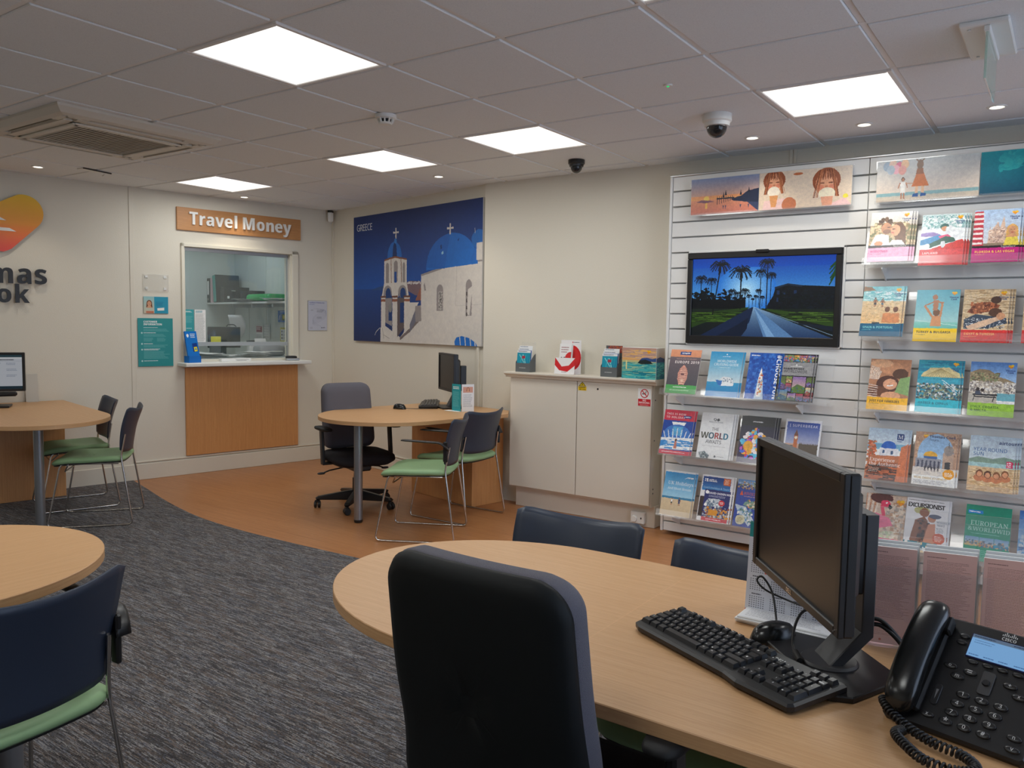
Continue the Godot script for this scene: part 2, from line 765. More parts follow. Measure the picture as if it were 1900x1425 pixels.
func carpet_picture() -> Image:
	var n := 1024
	var c := Canvas.new(n, n, col(88, 85, 85), 3)
	var tones := [col(70, 67, 68), col(82, 79, 80), col(96, 90, 88), col(76, 76, 82), col(90, 80, 75)]
	c.dots(0, 0, n, n, tones, 2600, 14, 60, 0.45)
	c.dots(0, 0, n, n, [col(56, 54, 56), col(66, 64, 66), col(100, 96, 94), col(86, 78, 74), col(78, 80, 88)], 52000, 1.5, 4.5, 0.7)
	for k in 7200:
		var x := c.r.randf() * n
		var y := c.r.randf() * n
		var l := c.r.randf_range(14, 74)
		var tone: Color = [col(142, 142, 146), col(126, 124, 126), col(112, 114, 124), col(150, 148, 146), col(44, 42, 46), col(52, 50, 52), col(118, 104, 96)][c.r.randi() % 7]
		var at := 0.0
		var yy := y
		while at < l:
			c.rect(fposmod(x + at, n), fposmod(yy, n), c.r.randf_range(6, 12), 2 if c.r.randf() < 0.6 else 1, tone)
			yy += [-1, 0, 0, 1][c.r.randi() % 4]
			at += 9
	return c.im


func speck_picture(base: Color, a: Color, b: Color, n: int, s: int) -> Image:
	var c := Canvas.new(512, 512, base, s)
	c.dots(0, 0, 512, 512, [a, b], n, 1, 2.5)
	return c.im


func materials() -> void:
	textured("desk_wood", wood(1024, 512, col(203, 159, 114), col(181, 133, 88), col(215, 173, 128), 5200, 11), 0.42, Vector2(0.85, 1.7))
	textured("panel_wood", wood(1024, 512, col(196, 140, 88), col(160, 108, 62), col(212, 158, 106), 5200, 12), 0.45, Vector2(0.9, 1.8))
	var up := textured("panel_wood_upright", wood(512, 1024, col(200, 145, 92), col(172, 118, 70), col(214, 162, 110), 1, 13), 0.45, Vector2(1.8, 0.9))
	var g := wood(1024, 512, col(210, 151, 94), col(176, 117, 68), col(222, 168, 112), 5200, 13)
	g.rotate_90(CLOCKWISE)
	up.albedo_texture = ImageTexture.create_from_image(g)
	textured("floor_wood", wood(1024, 1024, col(178, 122, 78), col(146, 94, 54), col(194, 138, 92), 5200, 14, 0.7), 0.38, Vector2(0.5, 0.8))
	var cp := textured("carpet", carpet_picture(), 0.95, Vector2(0.8, 0.8), 0.2)
	cp.rim_enabled = true
	cp.rim = 0.15
	cp.rim_tint = 0.6
	var paint := textured("wall_paint", speck_picture(col(224, 218, 204), col(221, 214, 199), col(227, 221, 208), 9000, 5), 0.75, Vector2(3, 3), 0.35)
	var nt := NoiseTexture2D.new()
	nt.width = 256
	nt.height = 256
	nt.seamless = true
	nt.as_normal_map = true
	nt.bump_strength = 1.2
	var fn := FastNoiseLite.new()
	fn.seed = 4
	fn.frequency = 0.12
	nt.noise = fn
	paint.normal_enabled = true
	paint.normal_texture = nt
	paint.normal_scale = 0.25
	textured("ceiling_tile", speck_picture(col(234, 237, 239), col(224, 227, 229), col(240, 243, 245), 12000, 6), 0.9, Vector2(1.7, 1.7), 0.2)
	mat("grid_metal", col(236, 234, 232), 0.5)
	mat("trim_paint", col(222, 215, 200), 0.5)
	mat("white_plastic", col(232, 232, 228), 0.4)
	mat("cream_plastic", col(226, 220, 204), 0.45)
	mat("cream_paint", col(222, 215, 202), 0.5)
	mat("slat_white", col(236, 236, 234), 0.38)
	mat("aluminium", col(190, 192, 194), 0.35, 0.85)
	mat("leg_metal", col(150, 152, 156), 0.32, 0.75)
	mat("chrome", col(205, 202, 198), 0.16, 1.0)
	mat("black_plastic", col(26, 26, 28), 0.38)
	mat("black_matt", col(22, 22, 23), 0.65)
	mat("screen_off", col(20, 20, 21), 0.32)
	mat("key_black", col(30, 30, 33), 0.34)
	mat("handset_black", col(24, 25, 26), 0.22)
	mat("stand_grey", col(58, 58, 60), 0.45)
	mat("ink_white", col(225, 225, 225), 0.5)
	mat("letter_white", col(240, 240, 238), 0.35)
	mat("letter_black", col(24, 22, 22), 0.4)
	mat("paper", col(236, 236, 234), 0.8, 0.0, 0.3)
	mat("paper_edge", col(216, 215, 212), 0.85, 0.0, 0.2)
	mat("card_grey", col(92, 96, 98), 0.6)
	mat("card_blue", col(20, 110, 196), 0.4)
	mat("green_plastic", col(30, 170, 84), 0.35)
	mat("yellow_card", col(232, 226, 60), 0.5)
	mat("binder_black", col(40, 40, 42), 0.5)
	mat("binder_pink", col(214, 176, 182), 0.5)
	mat("binder_teal", col(60, 156, 146), 0.5)
	mat("red_plastic", col(170, 40, 46), 0.4)
	var seat := mat("seat_green", col(140, 172, 128), 0.5, 0.0, 0.4)
	seat.rim_enabled = true
	seat.rim = 0.2
	seat.rim_tint = 0.5
	mat("shell_slate", col(46, 55, 72), 0.38)
	var cl := mat("office_cloth", col(96, 94, 102), 0.85, 0.0, 0.3)
	cl.rim_enabled = true
	cl.rim = 0.3
	cl.rim_tint = 0.5
	var weave := NoiseTexture2D.new()
	weave.width = 256
	weave.height = 256
	weave.seamless = true
	weave.as_normal_map = true
	weave.bump_strength = 4.0
	var wn := FastNoiseLite.new()
	wn.seed = 9
	wn.frequency = 0.25
	weave.noise = wn
	cl.normal_enabled = true
	cl.normal_texture = weave
	cl.normal_scale = 0.5
	cl.uv1_triplanar = true
	cl.uv1_scale = Vector3(6, 6, 6)
	var sc := mat("seat_cloth_dark", col(44, 42, 46), 0.85, 0.0, 0.3)
	sc.normal_enabled = true
	sc.normal_texture = weave
	sc.normal_scale = 0.5
	sc.uv1_triplanar = true
	sc.uv1_scale = Vector3(6, 6, 6)
	mat("office_shell", col(17, 20, 21), 0.6, 0.0, 0.35)
	mat("grille_grey", col(176, 168, 156), 0.7)
	mat("ac_plastic", col(214, 206, 192), 0.5)
	var ac := mat("acrylic", col(226, 230, 232, 14), 0.05)
	ac.transparency = BaseMaterial3D.TRANSPARENCY_ALPHA
	var sa := mat("satin_acrylic", col(226, 230, 232, 14), 0.12, 0.0, 0.3)
	sa.transparency = BaseMaterial3D.TRANSPARENCY_ALPHA
	var gl := mat("window_glass", col(196, 224, 220, 10), 0.03)
	gl.transparency = BaseMaterial3D.TRANSPARENCY_ALPHA
	var gg := mat("sign_glass", col(150, 200, 180, 90), 0.08)
	gg.transparency = BaseMaterial3D.TRANSPARENCY_ALPHA
	var dg := mat("dome_smoke", col(30, 32, 36, 190), 0.05)
	dg.transparency = BaseMaterial3D.TRANSPARENCY_ALPHA
	var lp := mat("panel_light", col(250, 250, 248), 0.5)
	lp.emission_enabled = true
	lp.emission = Color(1.0, 0.985, 0.96)
	lp.emission_energy_multiplier = 1.5
	var dl := mat("downlight_lamp", col(250, 248, 240), 0.5)
	dl.emission_enabled = true
	dl.emission = Color(1.0, 0.96, 0.9)
	dl.emission_energy_multiplier = 3.0
	var led := mat("green_led_light", col(20, 160, 90), 0.4)
	led.emission_enabled = true
	led.emission = Color(0.05, 0.8, 0.4)
	led.emission_energy_multiplier = 1.0


# ---------------------------------------------------------------- the room

func slab(called: String, a: Vector3, b: Vector3, y0: float, y1: float, thick: float, m: Material, holes := []) -> MeshInstance3D:
	## a wall from a to b whose room face lies on the line a-b and which is thick behind it; holes are [from, to, y0, y1] along it
	var dir := (b - a).normalized()
	var back := dir.cross(Vector3.UP) * -thick
	var l := (b - a).length()
	var st := ms()
	var cuts := [0.0, l]
	for h in holes:
		cuts.append_array([h[0], h[1]])
	cuts.sort()
	var basis := Basis(dir, Vector3.UP, dir.cross(Vector3.UP))
	for k in range(cuts.size() - 1):
		var x0: float = cuts[k]
		var x1: float = cuts[k + 1]
		if x1 - x0 < 1e-4:
			continue
		var spans := [[y0, y1]]
		for h in holes:
			if (x0 + x1) / 2 > h[0] and (x0 + x1) / 2 < h[1]:
				spans = [[y0, h[2]], [h[3], y1]]
		for sp in spans:
			box(st, a + dir * (x0 + x1) / 2 + back / 2 + Vector3(0, (sp[0] + sp[1]) / 2, 0), Vector3(x1 - x0, sp[1] - sp[0], thick), 0.0, basis)
	return struct(called, st, m)


func carpet_edge() -> Array:
	return spline([Vector2(-4.16, -1.74), Vector2(-3.70, -1.61), Vector2(-3.29, -1.49), Vector2(-2.9, -1.39), Vector2(-2.48, -1.31), Vector2(-1.99, -1.275), Vector2(-1.45, -1.285), Vector2(-0.93, -1.31), Vector2(0.2, -1.36), Vector2(2.0, -1.40), Vector2(5.0, -1.42)], 5)


func room() -> void:
	var floor_poly := PackedVector2Array([Vector2(-6.0, -4.2), Vector2(5.12, -4.2), Vector2(5.12, 4.72), Vector2(-6.0, 4.72)])
	var flat := Transform3D(Basis(Vector3.RIGHT, Vector3(0, 0, 1), Vector3(0, -1, 0)), Vector3.ZERO)   # outline x, y -> world x, z; height runs down
	var st := ms()
	prism(st, floor_poly, 0.0, 0.1, flat)
	struct("floor", st, M.floor_wood)
	var cp := PackedVector2Array()
	for p in carpet_edge():
		cp.append(p)
	cp.append_array(PackedVector2Array([Vector2(5.0, 4.6), Vector2(-5.42, 4.6)]))
	st = ms()
	prism(st, cp, -0.004, 0.0, flat)
	var carpet := struct("floor_carpet", st, M.carpet)
	carpet.set_meta("label", "dark grey streaked carpet with a curved edge")

	var n2 := K + E2 * 8.6
	slab("wall_back", n2, K, 0.0, 2.75, 0.12, M.wall_paint, [[8.6 - 1.506, 8.6 - 0.458, 1.04, 2.052]])
	var pe := K + E1 * 2.39
	slab("wall_poster", K - E1 * 0.12, pe, 0.0, 2.75, 0.12, M.wall_paint)
	slab("wall_right", Vector3(pe.x - 0.02, 0, ZR), Vector3(5.12, 0, ZR), 0.0, 2.75, 0.12, M.wall_paint)
	slab("wall_side", Vector3(5.0, 0, ZR), Vector3(5.0, 0, 4.72), 0.0, 2.75, 0.12, M.wall_paint, [[0.9, 5.1, 0.25, 2.35]])
	slab("wall_front", Vector3(5.0, 0, 4.6), Vector3(-6.0, 0, 4.6), 0.0, 2.75, 0.12, M.wall_paint)
	# the shop window in the side wall, two panes with a mullion
	for k in 2:
		var w := struct("window_%d" % (k + 1), boxm(Vector3(5.06, 1.3, -1.21 + 2.1 * k), Vector3(0.008, 2.1, 2.06)), M.window_glass)
		var f := ms()
		for sx in [-1, 1]:
			box(f, Vector3(5.06, 1.3, -1.21 + 2.1 * k + sx * 1.03), Vector3(0.06, 2.1, 0.05))
		for sy in [-1, 1]:
			box(f, Vector3(5.06, 1.3 + sy * 1.03, -1.21 + 2.1 * k), Vector3(0.06, 0.05, 2.06))
		obj("window_frame", f, M.aluminium, w)

	# skirting along the back wall and the poster wall, with a thin bead above it
	st = ms()
	var rb := Basis(-E2, Vector3.UP, E1)
	var rp := Basis(E1, Vector3.UP, E2)
	box(st, wb(4.3, 0.07, 0.007), Vector3(8.6, 0.14, 0.014), 0.003, rb)
	box(st, wb(0.985, 0.157, 0.006), Vector3(1.93, 0.014, 0.012), 0.003, rb)
	struct("baseboard_back", st, M.trim_paint)
	st = ms()
	box(st, wp(1.2, 0.07, 0.007), Vector3(2.38, 0.14, 0.014), 0.003, rp)
	box(st, wp(1.2, 0.157, 0.006), Vector3(2.38, 0.014, 0.012), 0.003, rp)
	struct("baseboard_poster", st, M.trim_paint)
	# cover strips over the joints of the wall boards
	struct("trim_1", boxm(wb(1.945, 1.335, 0.003), Vector3(0.034, 2.37, 0.006), 0.002, rb), M.trim_paint)
	struct("trim_2", boxm(wp(0.012, 1.335, 0.004), Vector3(0.024, 2.37, 0.008), 0.002, rp), M.trim_paint)
	var t3 := ms()
	for dx in [-0.013, 0.013]:
		box(t3, Vector3(1.0 + dx, 2.45, ZR + 0.004), Vector3(0.018, 0.15, 0.008), 0.002)
	struct("trim_3", t3, M.trim_paint)
	struct("trim_4", boxm(wp(2.375, 1.335, 0.004), Vector3(0.03, 2.37, 0.008), 0.002, rp), M.trim_paint)


func inside(x: float, z: float, grow := 0.0) -> bool:
	var d := Vector3(x, 0, z) - K
	if d.dot(E1) < -grow or z > 4.6 + grow or x > 5.0 + grow:
		return false
	return z > ZR - grow or (d.dot(E2) > -grow and x < -1.3)


func ceiling() -> void:
	var top := struct("ceiling", boxm(Vector3(-0.44, 2.72, 0.26), Vector3(11.12, 0.06, 8.92)), M.grid_metal)
	top.set_meta("label", "suspended ceiling of square grey mineral tiles in a metal grid")
	var tile := ms()
	box(tile, Vector3(0, 0.0075, 0), Vector3(0.574, 0.015, 0.574), 0.004)
	var tile_mesh := done(tile)
	var open := {}
	for p in PANELS:
		open[Vector2i(roundi((p.x - 0.3) / 0.6), roundi((p.y - 0.3) / 0.6))] = true
	for i in range(-10, 9):
		for j in range(-7, 8):
			var c := Vector2(i * 0.6 + 0.3, j * 0.6 + 0.3)
			var near := false
			for q in [Vector2(-0.3, -0.3), Vector2(0.3, -0.3), Vector2(0.3, 0.3), Vector2(-0.3, 0.3), Vector2.ZERO]:
				near = near or inside(c.x + q.x, c.y + q.y)
			if not near or open.has(Vector2i(i, j)):
				continue
			var o := obj("ceiling_tile", tile_mesh, M.ceiling_tile, top)
			o.position = Vector3(c.x, CEIL, c.y)
	for j in range(-7, 9):
		obj("grid_bar", boxm(Vector3(-0.45, CEIL + 0.016, j * 0.6), Vector3(10.9, 0.02, 0.022)), M.grid_metal, top)
	for i in range(-9, 9):
		obj("grid_bar", boxm(Vector3(i * 0.6, CEIL + 0.0165, 0.3), Vector3(0.022, 0.02, 8.8)), M.grid_metal, top)


func ceiling_fittings() -> void:
	var near := ["square LED ceiling panel between the air conditioner and the phone desk", "square LED ceiling panel beside the black dome camera", "square LED ceiling panel beside the white dome camera", "square LED ceiling panel over the phone desk", "square LED ceiling panel in front of the church poster", "square LED ceiling panel in front of the money counter"]
	var fr := ms()
	for sx in [-1, 1]:
		box(fr, Vector3(sx * 0.283, 0.004, 0), Vector3(0.022, 0.016, 0.588), 0.003)
		box(fr, Vector3(0, 0.004, sx * 0.283), Vector3(0.544, 0.016, 0.022), 0.003)
	var frame := done(fr)
	var glow := done(boxm(Vector3(0, 0.006, 0), Vector3(0.545, 0.006, 0.545)))
	for k in PANELS.size():
		var p: Vector2 = PANELS[k]
		var t := thing("ceiling_light", near[k] if k < near.size() else "square LED ceiling panel over the open carpet", "light", Vector3(p.x, CEIL, p.y), 0.0, "ceiling panel lights")
		obj("frame", frame, M.grid_metal, t)
		obj("diffuser", glow, M.panel_light, t)

	# small round downlights along the walls
	var ring := done(lathem([Vector2(0.030, 0.004), Vector2(0.034, -0.006), Vector2(0.044, -0.004), Vector2(0.046, 0.004)], 20))
	var lamp := done(lathem([Vector2(0.0, -0.004), Vector2(0.028, -0.004), Vector2(0.030, 0.002)], 16))
	for d in [[-3.86, -0.90, "by the wall with the heart emblem"], [-3.72, -2.60, "above the counter name board"], [-1.52, -2.72, "in front of the blue church poster"], [0.89, -2.71, "above the television"], [1.50, -2.72, "above the joint of the brochure wall"], [2.12, -2.69, "above the beach banner"]]:
		var t := thing("downlight", "small round recessed downlight " + d[2], "light", Vector3(d[0], CEIL, d[1]), 0.0, "round downlights along the walls")
		obj("rim", ring, M.white_plastic, t)
		obj("lamp", lamp, M.downlight_lamp, t)
		var sp := SpotLight3D.new()
		sp.name = "beam"
		sp.position = Vector3(0, -0.012, 0)
		sp.rotation_degrees = Vector3(-90, 0, 0)
		sp.spot_angle = 52.0
		sp.spot_angle_attenuation = 0.7
		sp.spot_range = 8.0
		sp.spot_attenuation = 2.0
		sp.light_size = 0.028
		sp.light_color = Color(1.0, 0.95, 0.87)
		sp.light_energy = 0.19
		sp.shadow_enabled = true
		t.add_child(sp)

	# air conditioner
	var ac := thing("air_conditioner", "square cream ceiling air conditioner with a slatted grille and four vents", "air conditioner", Vector3(-2.345, CEIL, -0.58))
	obj("housing", boxm(Vector3(0, -0.003, 0), Vector3(0.96, 0.006, 0.96)), M.ac_plastic, ac)
	var st := ms()
	# outer border with a slanting face, mitred at the corners, then a middle; the four slots between them stay open up to the housing
	var edge := [Vector2(0.485, 0.0), Vector2(0.485, -0.014), Vector2(0.455, -0.040), Vector2(0.425, -0.048), Vector2(0.425, -0.006)]
	for k in 4:
		var b := Basis(Vector3.UP, PI / 2 * k)
		for q in range(edge.size() - 1):
			var e: Vector2 = edge[q]
			var f: Vector2 = edge[q + 1]
			face(st, [b * Vector3(-e.x, e.y, e.x), b * Vector3(e.x, e.y, e.x), b * Vector3(f.x, f.y, f.x), b * Vector3(-f.x, f.y, f.x)], b * Vector3(0, f.x - e.x - 0.001, e.y - f.y))
		for sx in [-1, 1]:
			box(st, b * Vector3(sx * 0.34, -0.027, 0.4045), Vector3(0.118, 0.042, 0.041), 0.0, b)
		box(st, b * Vector3(0, -0.028, 0.334), Vector3(0.664, 0.044, 0.098), 0.0, b)
	obj("panel", st, M.ac_plastic, ac)
	st = ms()
	for k in 4:
		var b := Basis(Vector3.UP, PI / 2 * k)
		box(st, b * Vector3(0, -0.056, 0.305), Vector3(0.63, 0.012, 0.040), 0.004, b)
	obj("grille_frame", st, M.ac_plastic, ac)
	obj("grille_back", boxm(Vector3(0, -0.034, 0), Vector3(0.57, 0.006, 0.57)), M.grille_grey, ac)
	for k in 22:
		obj("grille_slat", boxm(Vector3(0, -0.054, -0.262 + k * 0.025), Vector3(0.56, 0.003, 0.015), 0.0, Basis(Vector3.RIGHT, 0.3)), M.ac_plastic, ac)
	for k in 4:
		var b := Basis(Vector3.UP, PI / 2 * k)
		obj("vent_flap", boxm(b * Vector3(0, -0.040, 0.394), Vector3(0.54, 0.003, 0.020), 0.0, b * Basis(Vector3.RIGHT, 0.6)), M.ac_plastic, ac)

	# smoke detector
	var sd := thing("smoke_detector", "round white smoke detector on the ceiling", "smoke detector", Vector3(-0.60, CEIL, -1.2))
	obj("base", lathem([Vector2(0.0, 0.0), Vector2(0.058, 0.0), Vector2(0.056, -0.018), Vector2(0.05, -0.022), Vector2(0.0, -0.022)], 24), M.white_plastic, sd)
	obj("cap", lathem([Vector2(0.0, -0.05), Vector2(0.03, -0.05), Vector2(0.036, -0.044), Vector2(0.036, -0.040), Vector2(0.0, -0.040)], 24), M.white_plastic, sd)
	obj("chamber", lathem([Vector2(0.0, -0.02), Vector2(0.030, -0.02), Vector2(0.026, -0.042), Vector2(0.0, -0.042)], 20), M.black_matt, sd)
	for k in 10:
		var b := Basis(Vector3.UP, TAU * k / 10)
		obj("rib", boxm(b * Vector3(0, -0.032, 0.038), Vector3(0.007, 0.024, 0.010), 0.0, b * Basis(Vector3.RIGHT, 0.4)), M.white_plastic, sd)

	dome("dome_camera", "black dome security camera on the ceiling above the cream cabinet", Vector3(-0.32, CEIL, -2.74), M.black_plastic, 0.85)
	dome("dome_camera", "white dome security camera with dark bubble on the ceiling", Vector3(0.90, CEIL, -2.12), M.white_plastic, 1.15)

	var al := thing("ceiling_sensor", "tiny round ceiling sensor with a green light", "sensor", Vector3(0.90, CEIL, -1.5))
	obj("body", lathem([Vector2(0.0, 0.0), Vector2(0.022, 0.0), Vector2(0.020, -0.006), Vector2(0.0, -0.007)], 16), M.white_plastic, al)
	obj("status_light", lathem([Vector2(0.0, -0.010), Vector2(0.006, -0.009), Vector2(0.007, -0.006), Vector2(0.0, -0.006)], 10), M.green_led_light, al)

	# a small hanging bar under the tile by the back wall
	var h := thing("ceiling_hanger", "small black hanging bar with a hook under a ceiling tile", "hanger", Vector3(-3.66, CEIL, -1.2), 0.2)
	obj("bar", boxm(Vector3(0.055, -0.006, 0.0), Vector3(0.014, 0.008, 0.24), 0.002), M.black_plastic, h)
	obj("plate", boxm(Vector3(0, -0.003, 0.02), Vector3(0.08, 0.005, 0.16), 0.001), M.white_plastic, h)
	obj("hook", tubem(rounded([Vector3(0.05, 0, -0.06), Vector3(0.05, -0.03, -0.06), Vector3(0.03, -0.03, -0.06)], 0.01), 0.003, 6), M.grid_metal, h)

	# emergency sign: a plate with a hanging glass blade
	var ex := thing("exit_sign", "white ceiling plate with a hanging green-tinted glass exit blade", "exit sign", Vector3(2.17, CEIL, -1.585))
	obj("plate", boxm(Vector3(0, -0.008, 0), Vector3(0.16, 0.016, 0.44), 0.005), M.white_plastic, ex)
	obj("holder", boxm(Vector3(0.01, -0.026, 0), Vector3(0.022, 0.02, 0.40), 0.003), M.white_plastic, ex)
	obj("blade", boxm(Vector3(0.01, -0.115, 0), Vector3(0.008, 0.17, 0.38), 0.0015), M.sign_glass, ex)
	for sz in [-0.17, 0.17]:
		obj("screw", lathem([Vector2(0.0, -0.019), Vector2(0.006, -0.019), Vector2(0.007, -0.015)], 8, Transform3D(Basis(), Vector3(-0.05, 0, sz))), M.aluminium, ex)

	# motion sensor in the far corner
	var mo := thing("motion_sensor", "small white motion sensor high in the room corner", "sensor", wp(0.06, 2.45, 0.06), RP + 0.78)
	obj("body", boxm(Vector3.ZERO, Vector3(0.055, 0.10, 0.04), 0.012), M.white_plastic, mo)
	obj("bracket", boxm(Vector3(0, 0.058, -0.01), Vector3(0.05, 0.018, 0.05), 0.003), M.black_plastic, mo)


func dome(called: String, label: String, at: Vector3, m: Material, s: float) -> void:
	var t := thing(called, label, "security camera", at)
	obj("housing", lathem([Vector2(0.0, 0.0), Vector2(0.066 * s, 0.0), Vector2(0.066 * s, -0.03 * s), Vector2(0.058 * s, -0.036 * s), Vector2(0.055 * s, -0.052 * s), Vector2(0.048 * s, -0.054 * s), Vector2(0.0, -0.054 * s)], 28), m, t)
	var prof := []
	for k in 9:
		var a := PI / 2 * k / 8
		prof.append(Vector2(0.046 * s * sin(a), -0.054 * s - 0.050 * s * cos(a)))
	obj("bubble", lathem(prof, 24), M.dome_smoke, t)
	var st := ms()
	superq(st, Vector3(0.01 * s, -0.070 * s, 0.012 * s), Vector3(0.022, 0.022, 0.022) * s, 1.0, 1.0, Basis(), 12, 8)
	obj("lens", st, M.black_plastic, t)


# ---------------------------------------------------------------- the money counter behind its window

func booth() -> void:
	# a small office behind the wall; local x runs to the right along the wall (x = -s), z out of the wall
	var b := Basis(-E2, Vector3.UP, E1)
	var at := func(s, y, off): return wb(s, y, off)
	var bw := mat("booth_paint", col(224, 230, 224), 0.7)
	struct("wall_booth_far", boxm(at.call(1.30, 1.30, -2.10), Vector3(2.6, 2.8, 0.1), 0.0, b), bw)
	struct("wall_booth_right", boxm(at.call(0.07, 1.30, -1.11), Vector3(0.1, 2.8, 1.98), 0.0, b), bw)
	struct("wall_booth_left", boxm(at.call(2.55, 1.30, -1.11), Vector3(0.1, 2.8, 1.98), 0.0, b), bw)
	struct("ceiling_booth", boxm(at.call(1.30, 2.66, -1.1), Vector3(2.6, 0.08, 2.1), 0.0, b), M.grid_metal)
	for k in 4:
		struct("trim_%d" % (5 + k), boxm(at.call(0.123, 1.3, -0.35 - 0.44 * k), Vector3(0.006, 2.6, 0.012), 0.0, b), bw)
	var lt := thing("booth_light", "strip light on the ceiling of the money counter office", "light", at.call(1.2, 2.60, -1.0), RB)
	obj("body", boxm(Vector3(0, 0, 0), Vector3(1.2, 0.03, 0.16), 0.004), M.white_plastic, lt)
	obj("diffuser", boxm(Vector3(0, -0.018, 0), Vector3(1.16, 0.008, 0.13)), M.panel_light, lt)
	var a := AreaLight3D.new()
	a.name = "strip_glow"
	a.position = Vector3(0, -0.03, 0)
	a.rotation_degrees = Vector3(-90, 0, 0)
	a.area_size = Vector2(1.16, 0.13)
	a.area_range = 8.0
	a.area_attenuation = 2.0
	a.light_color = Color(0.90, 0.97, 1.0)
	a.light_energy = 0.72
	a.shadow_enabled = true
	lt.add_child(a)

	# the window: frame, pane, and the counter board in front
	var fr := ms()
	var sx0 := 0.395
	var sx1 := 1.531
	for e in [[sx0, 0.458], [1.506, sx1]]:
		box(fr, Vector3(-(e[0] + e[1]) / 2, 1.54, 0.008), Vector3(e[1] - e[0], 1.084, 0.03), 0.003)
	box(fr, Vector3(-(sx0 + sx1) / 2, 2.067, 0.008), Vector3(sx1 - sx0, 0.03, 0.03), 0.003)
	# reveal lining
	box(fr, Vector3(-0.464, 1.54, -0.06), Vector3(0.012, 1.02, 0.12))
	box(fr, Vector3(-1.500, 1.54, -0.06), Vector3(0.012, 1.02, 0.12))
	var w := Node3D.new()
	w.name = "window_3"
	w.set_meta("kind", "structure")
	add_child(w)
	w.position = K
	w.rotation.y = RB
	obj("window_frame", fr, M.cream_plastic, w)
	obj("head_rail", boxm(Vector3(-0.98, 2.036, -0.05), Vector3(1.04, 0.03, 0.02)), M.aluminium, w)
	obj("side_rail", boxm(Vector3(-0.477, 1.54, -0.05), Vector3(0.016, 1.0, 0.02)), M.aluminium, w)
	obj("pane", boxm(Vector3(-0.98, 1.62, -0.055), Vector3(1.03, 0.85, 0.008)), M.window_glass, w)
	obj("glass_rail", boxm(Vector3(-0.98, 1.182, -0.05), Vector3(1.03, 0.036, 0.012)), mat("grey_film", col(168, 174, 178), 0.5), w)
	obj("lower_pane", boxm(Vector3(-0.98, 1.10, -0.055), Vector3(1.03, 0.13, 0.008)), M.window_glass, w)

	var sh := thing("counter_shelf", "white counter shelf below the money window", "shelf", K, RB)
	var st := ms()
	box(st, Vector3(-0.96, 1.004, 0.085), Vector3(1.225, 0.034, 0.23), 0.006)
	obj("board", st, M.white_plastic, sh)
	var pan := thing("wood_panel", "tall wood-grain board below the money window", "panel", K, RB)
	obj("board", boxm(Vector3(-0.957, 0.572, 0.010), Vector3(1.106, 0.80, 0.020), 0.002), M.panel_wood_upright, pan)

	# things on the shelf in front
	var lf := thing("leaflet_display", "blue bank card leaflet display leaning beside the money window", "leaflet display", wb(1.475, 1.021, 0.10), RB + 0.25)
	var c := Canvas.new(120, 280, col(22, 120, 208), 4)
	c.words(52, 22, 50, 3, 14, Color.WHITE, 6)
	c.ell(26, 36, 12, 12, Color.WHITE)
	c.poly([14, 44, 38, 44, 26, 58], Color.WHITE)
	c.poly([58, 110, 108, 104, 112, 180, 62, 186], col(22, 60, 140))
	c.poly([72, 142, 104, 138, 107, 178, 75, 182], col(244, 222, 50))
	c.ell(90, 160, 8, 8, col(60, 130, 190))
	c.poly([120, 220, 120, 280, 62, 280], Color.WHITE)
	put(obj("card", picture(0.12, 0.285), printed(c.im, 0.3), lf), Vector3(0, 0.140, 0.0), Vector3(-0.22, 0, 0))
	obj("back_board", boxm(Vector3(0, 0.14, -0.010), Vector3(0.118, 0.28, 0.012), 0.002, Basis(Vector3.RIGHT, -0.22)), M.card_blue, lf)
	obj("pocket", boxm(Vector3(0, 0.03, 0.028), Vector3(0.12, 0.06, 0.004), 0.0, Basis(Vector3.RIGHT, -0.15)), M.card_blue, lf)
	for sx in [-1, 1]:
		obj("side", boxm(Vector3(sx * 0.06, 0.03, 0.0), Vector3(0.003, 0.06, 0.07)), M.card_blue, lf)
	var pd := thing("card_reader", "small black and silver card reader on the counter shelf", "card reader", wb(0.50, 1.021, 0.09), RB - 0.2)
	obj("body", boxm(Vector3(0, 0.012, 0), Vector3(0.13, 0.024, 0.075), 0.008), M.aluminium, pd)
	st = ms()
	superq(st, Vector3(-0.01, 0.032, -0.005), Vector3(0.055, 0.014, 0.03), 0.6, 0.6)
	obj("top", st, M.black_plastic, pd)
	var tr := thing("money_tray", "white coin tray label strip on the counter shelf", "tray", wb(1.05, 1.021, 0.03), RB)
	obj("tray", boxm(Vector3(0, 0.014, 0), Vector3(0.29, 0.028, 0.05), 0.003), M.white_plastic, tr)
	c = Canvas.new(280, 28, col(240, 240, 238), 5)
	c.line(130, 14, 260, 12, 3, col(120, 120, 120))
	c.words(140, 18, 110, 1, 5, col(90, 90, 90), 3)
	put(obj("strip", picture(0.28, 0.026), printed(c.im), tr), Vector3(0, 0.014, 0.0262))

	# inside: shelf on the right-hand wall with brackets, files and papers
	var shelf := thing("wall_shelf", "white wall shelf inside the money counter office", "shelf", K, RB)
	obj("board", boxm(Vector3(-0.295, 1.592, -1.06), Vector3(0.35, 0.018, 1.94), 0.002), M.white_plastic, shelf)
	for k in 3:
		obj("bracket", boxm(Vector3(-0.26, 1.565, -0.55 - 0.48 * k), Vector3(0.26, 0.034, 0.02), 0.004), M.aluminium, shelf)
	binder(-2.015, 0.075, 0.285, 0.0, M.binder_black, "black lever arch file with a white spine label on the office shelf", true)
	binder(-1.935, 0.05, 0.285, 0.0, M.binder_pink, "pale pink ring binder beside the black lever arch file", false)
	binder(-1.83, 0.08, 0.315, 0.12, M.binder_black, "large black file with a teal spine leaning on the shelf", false, true)
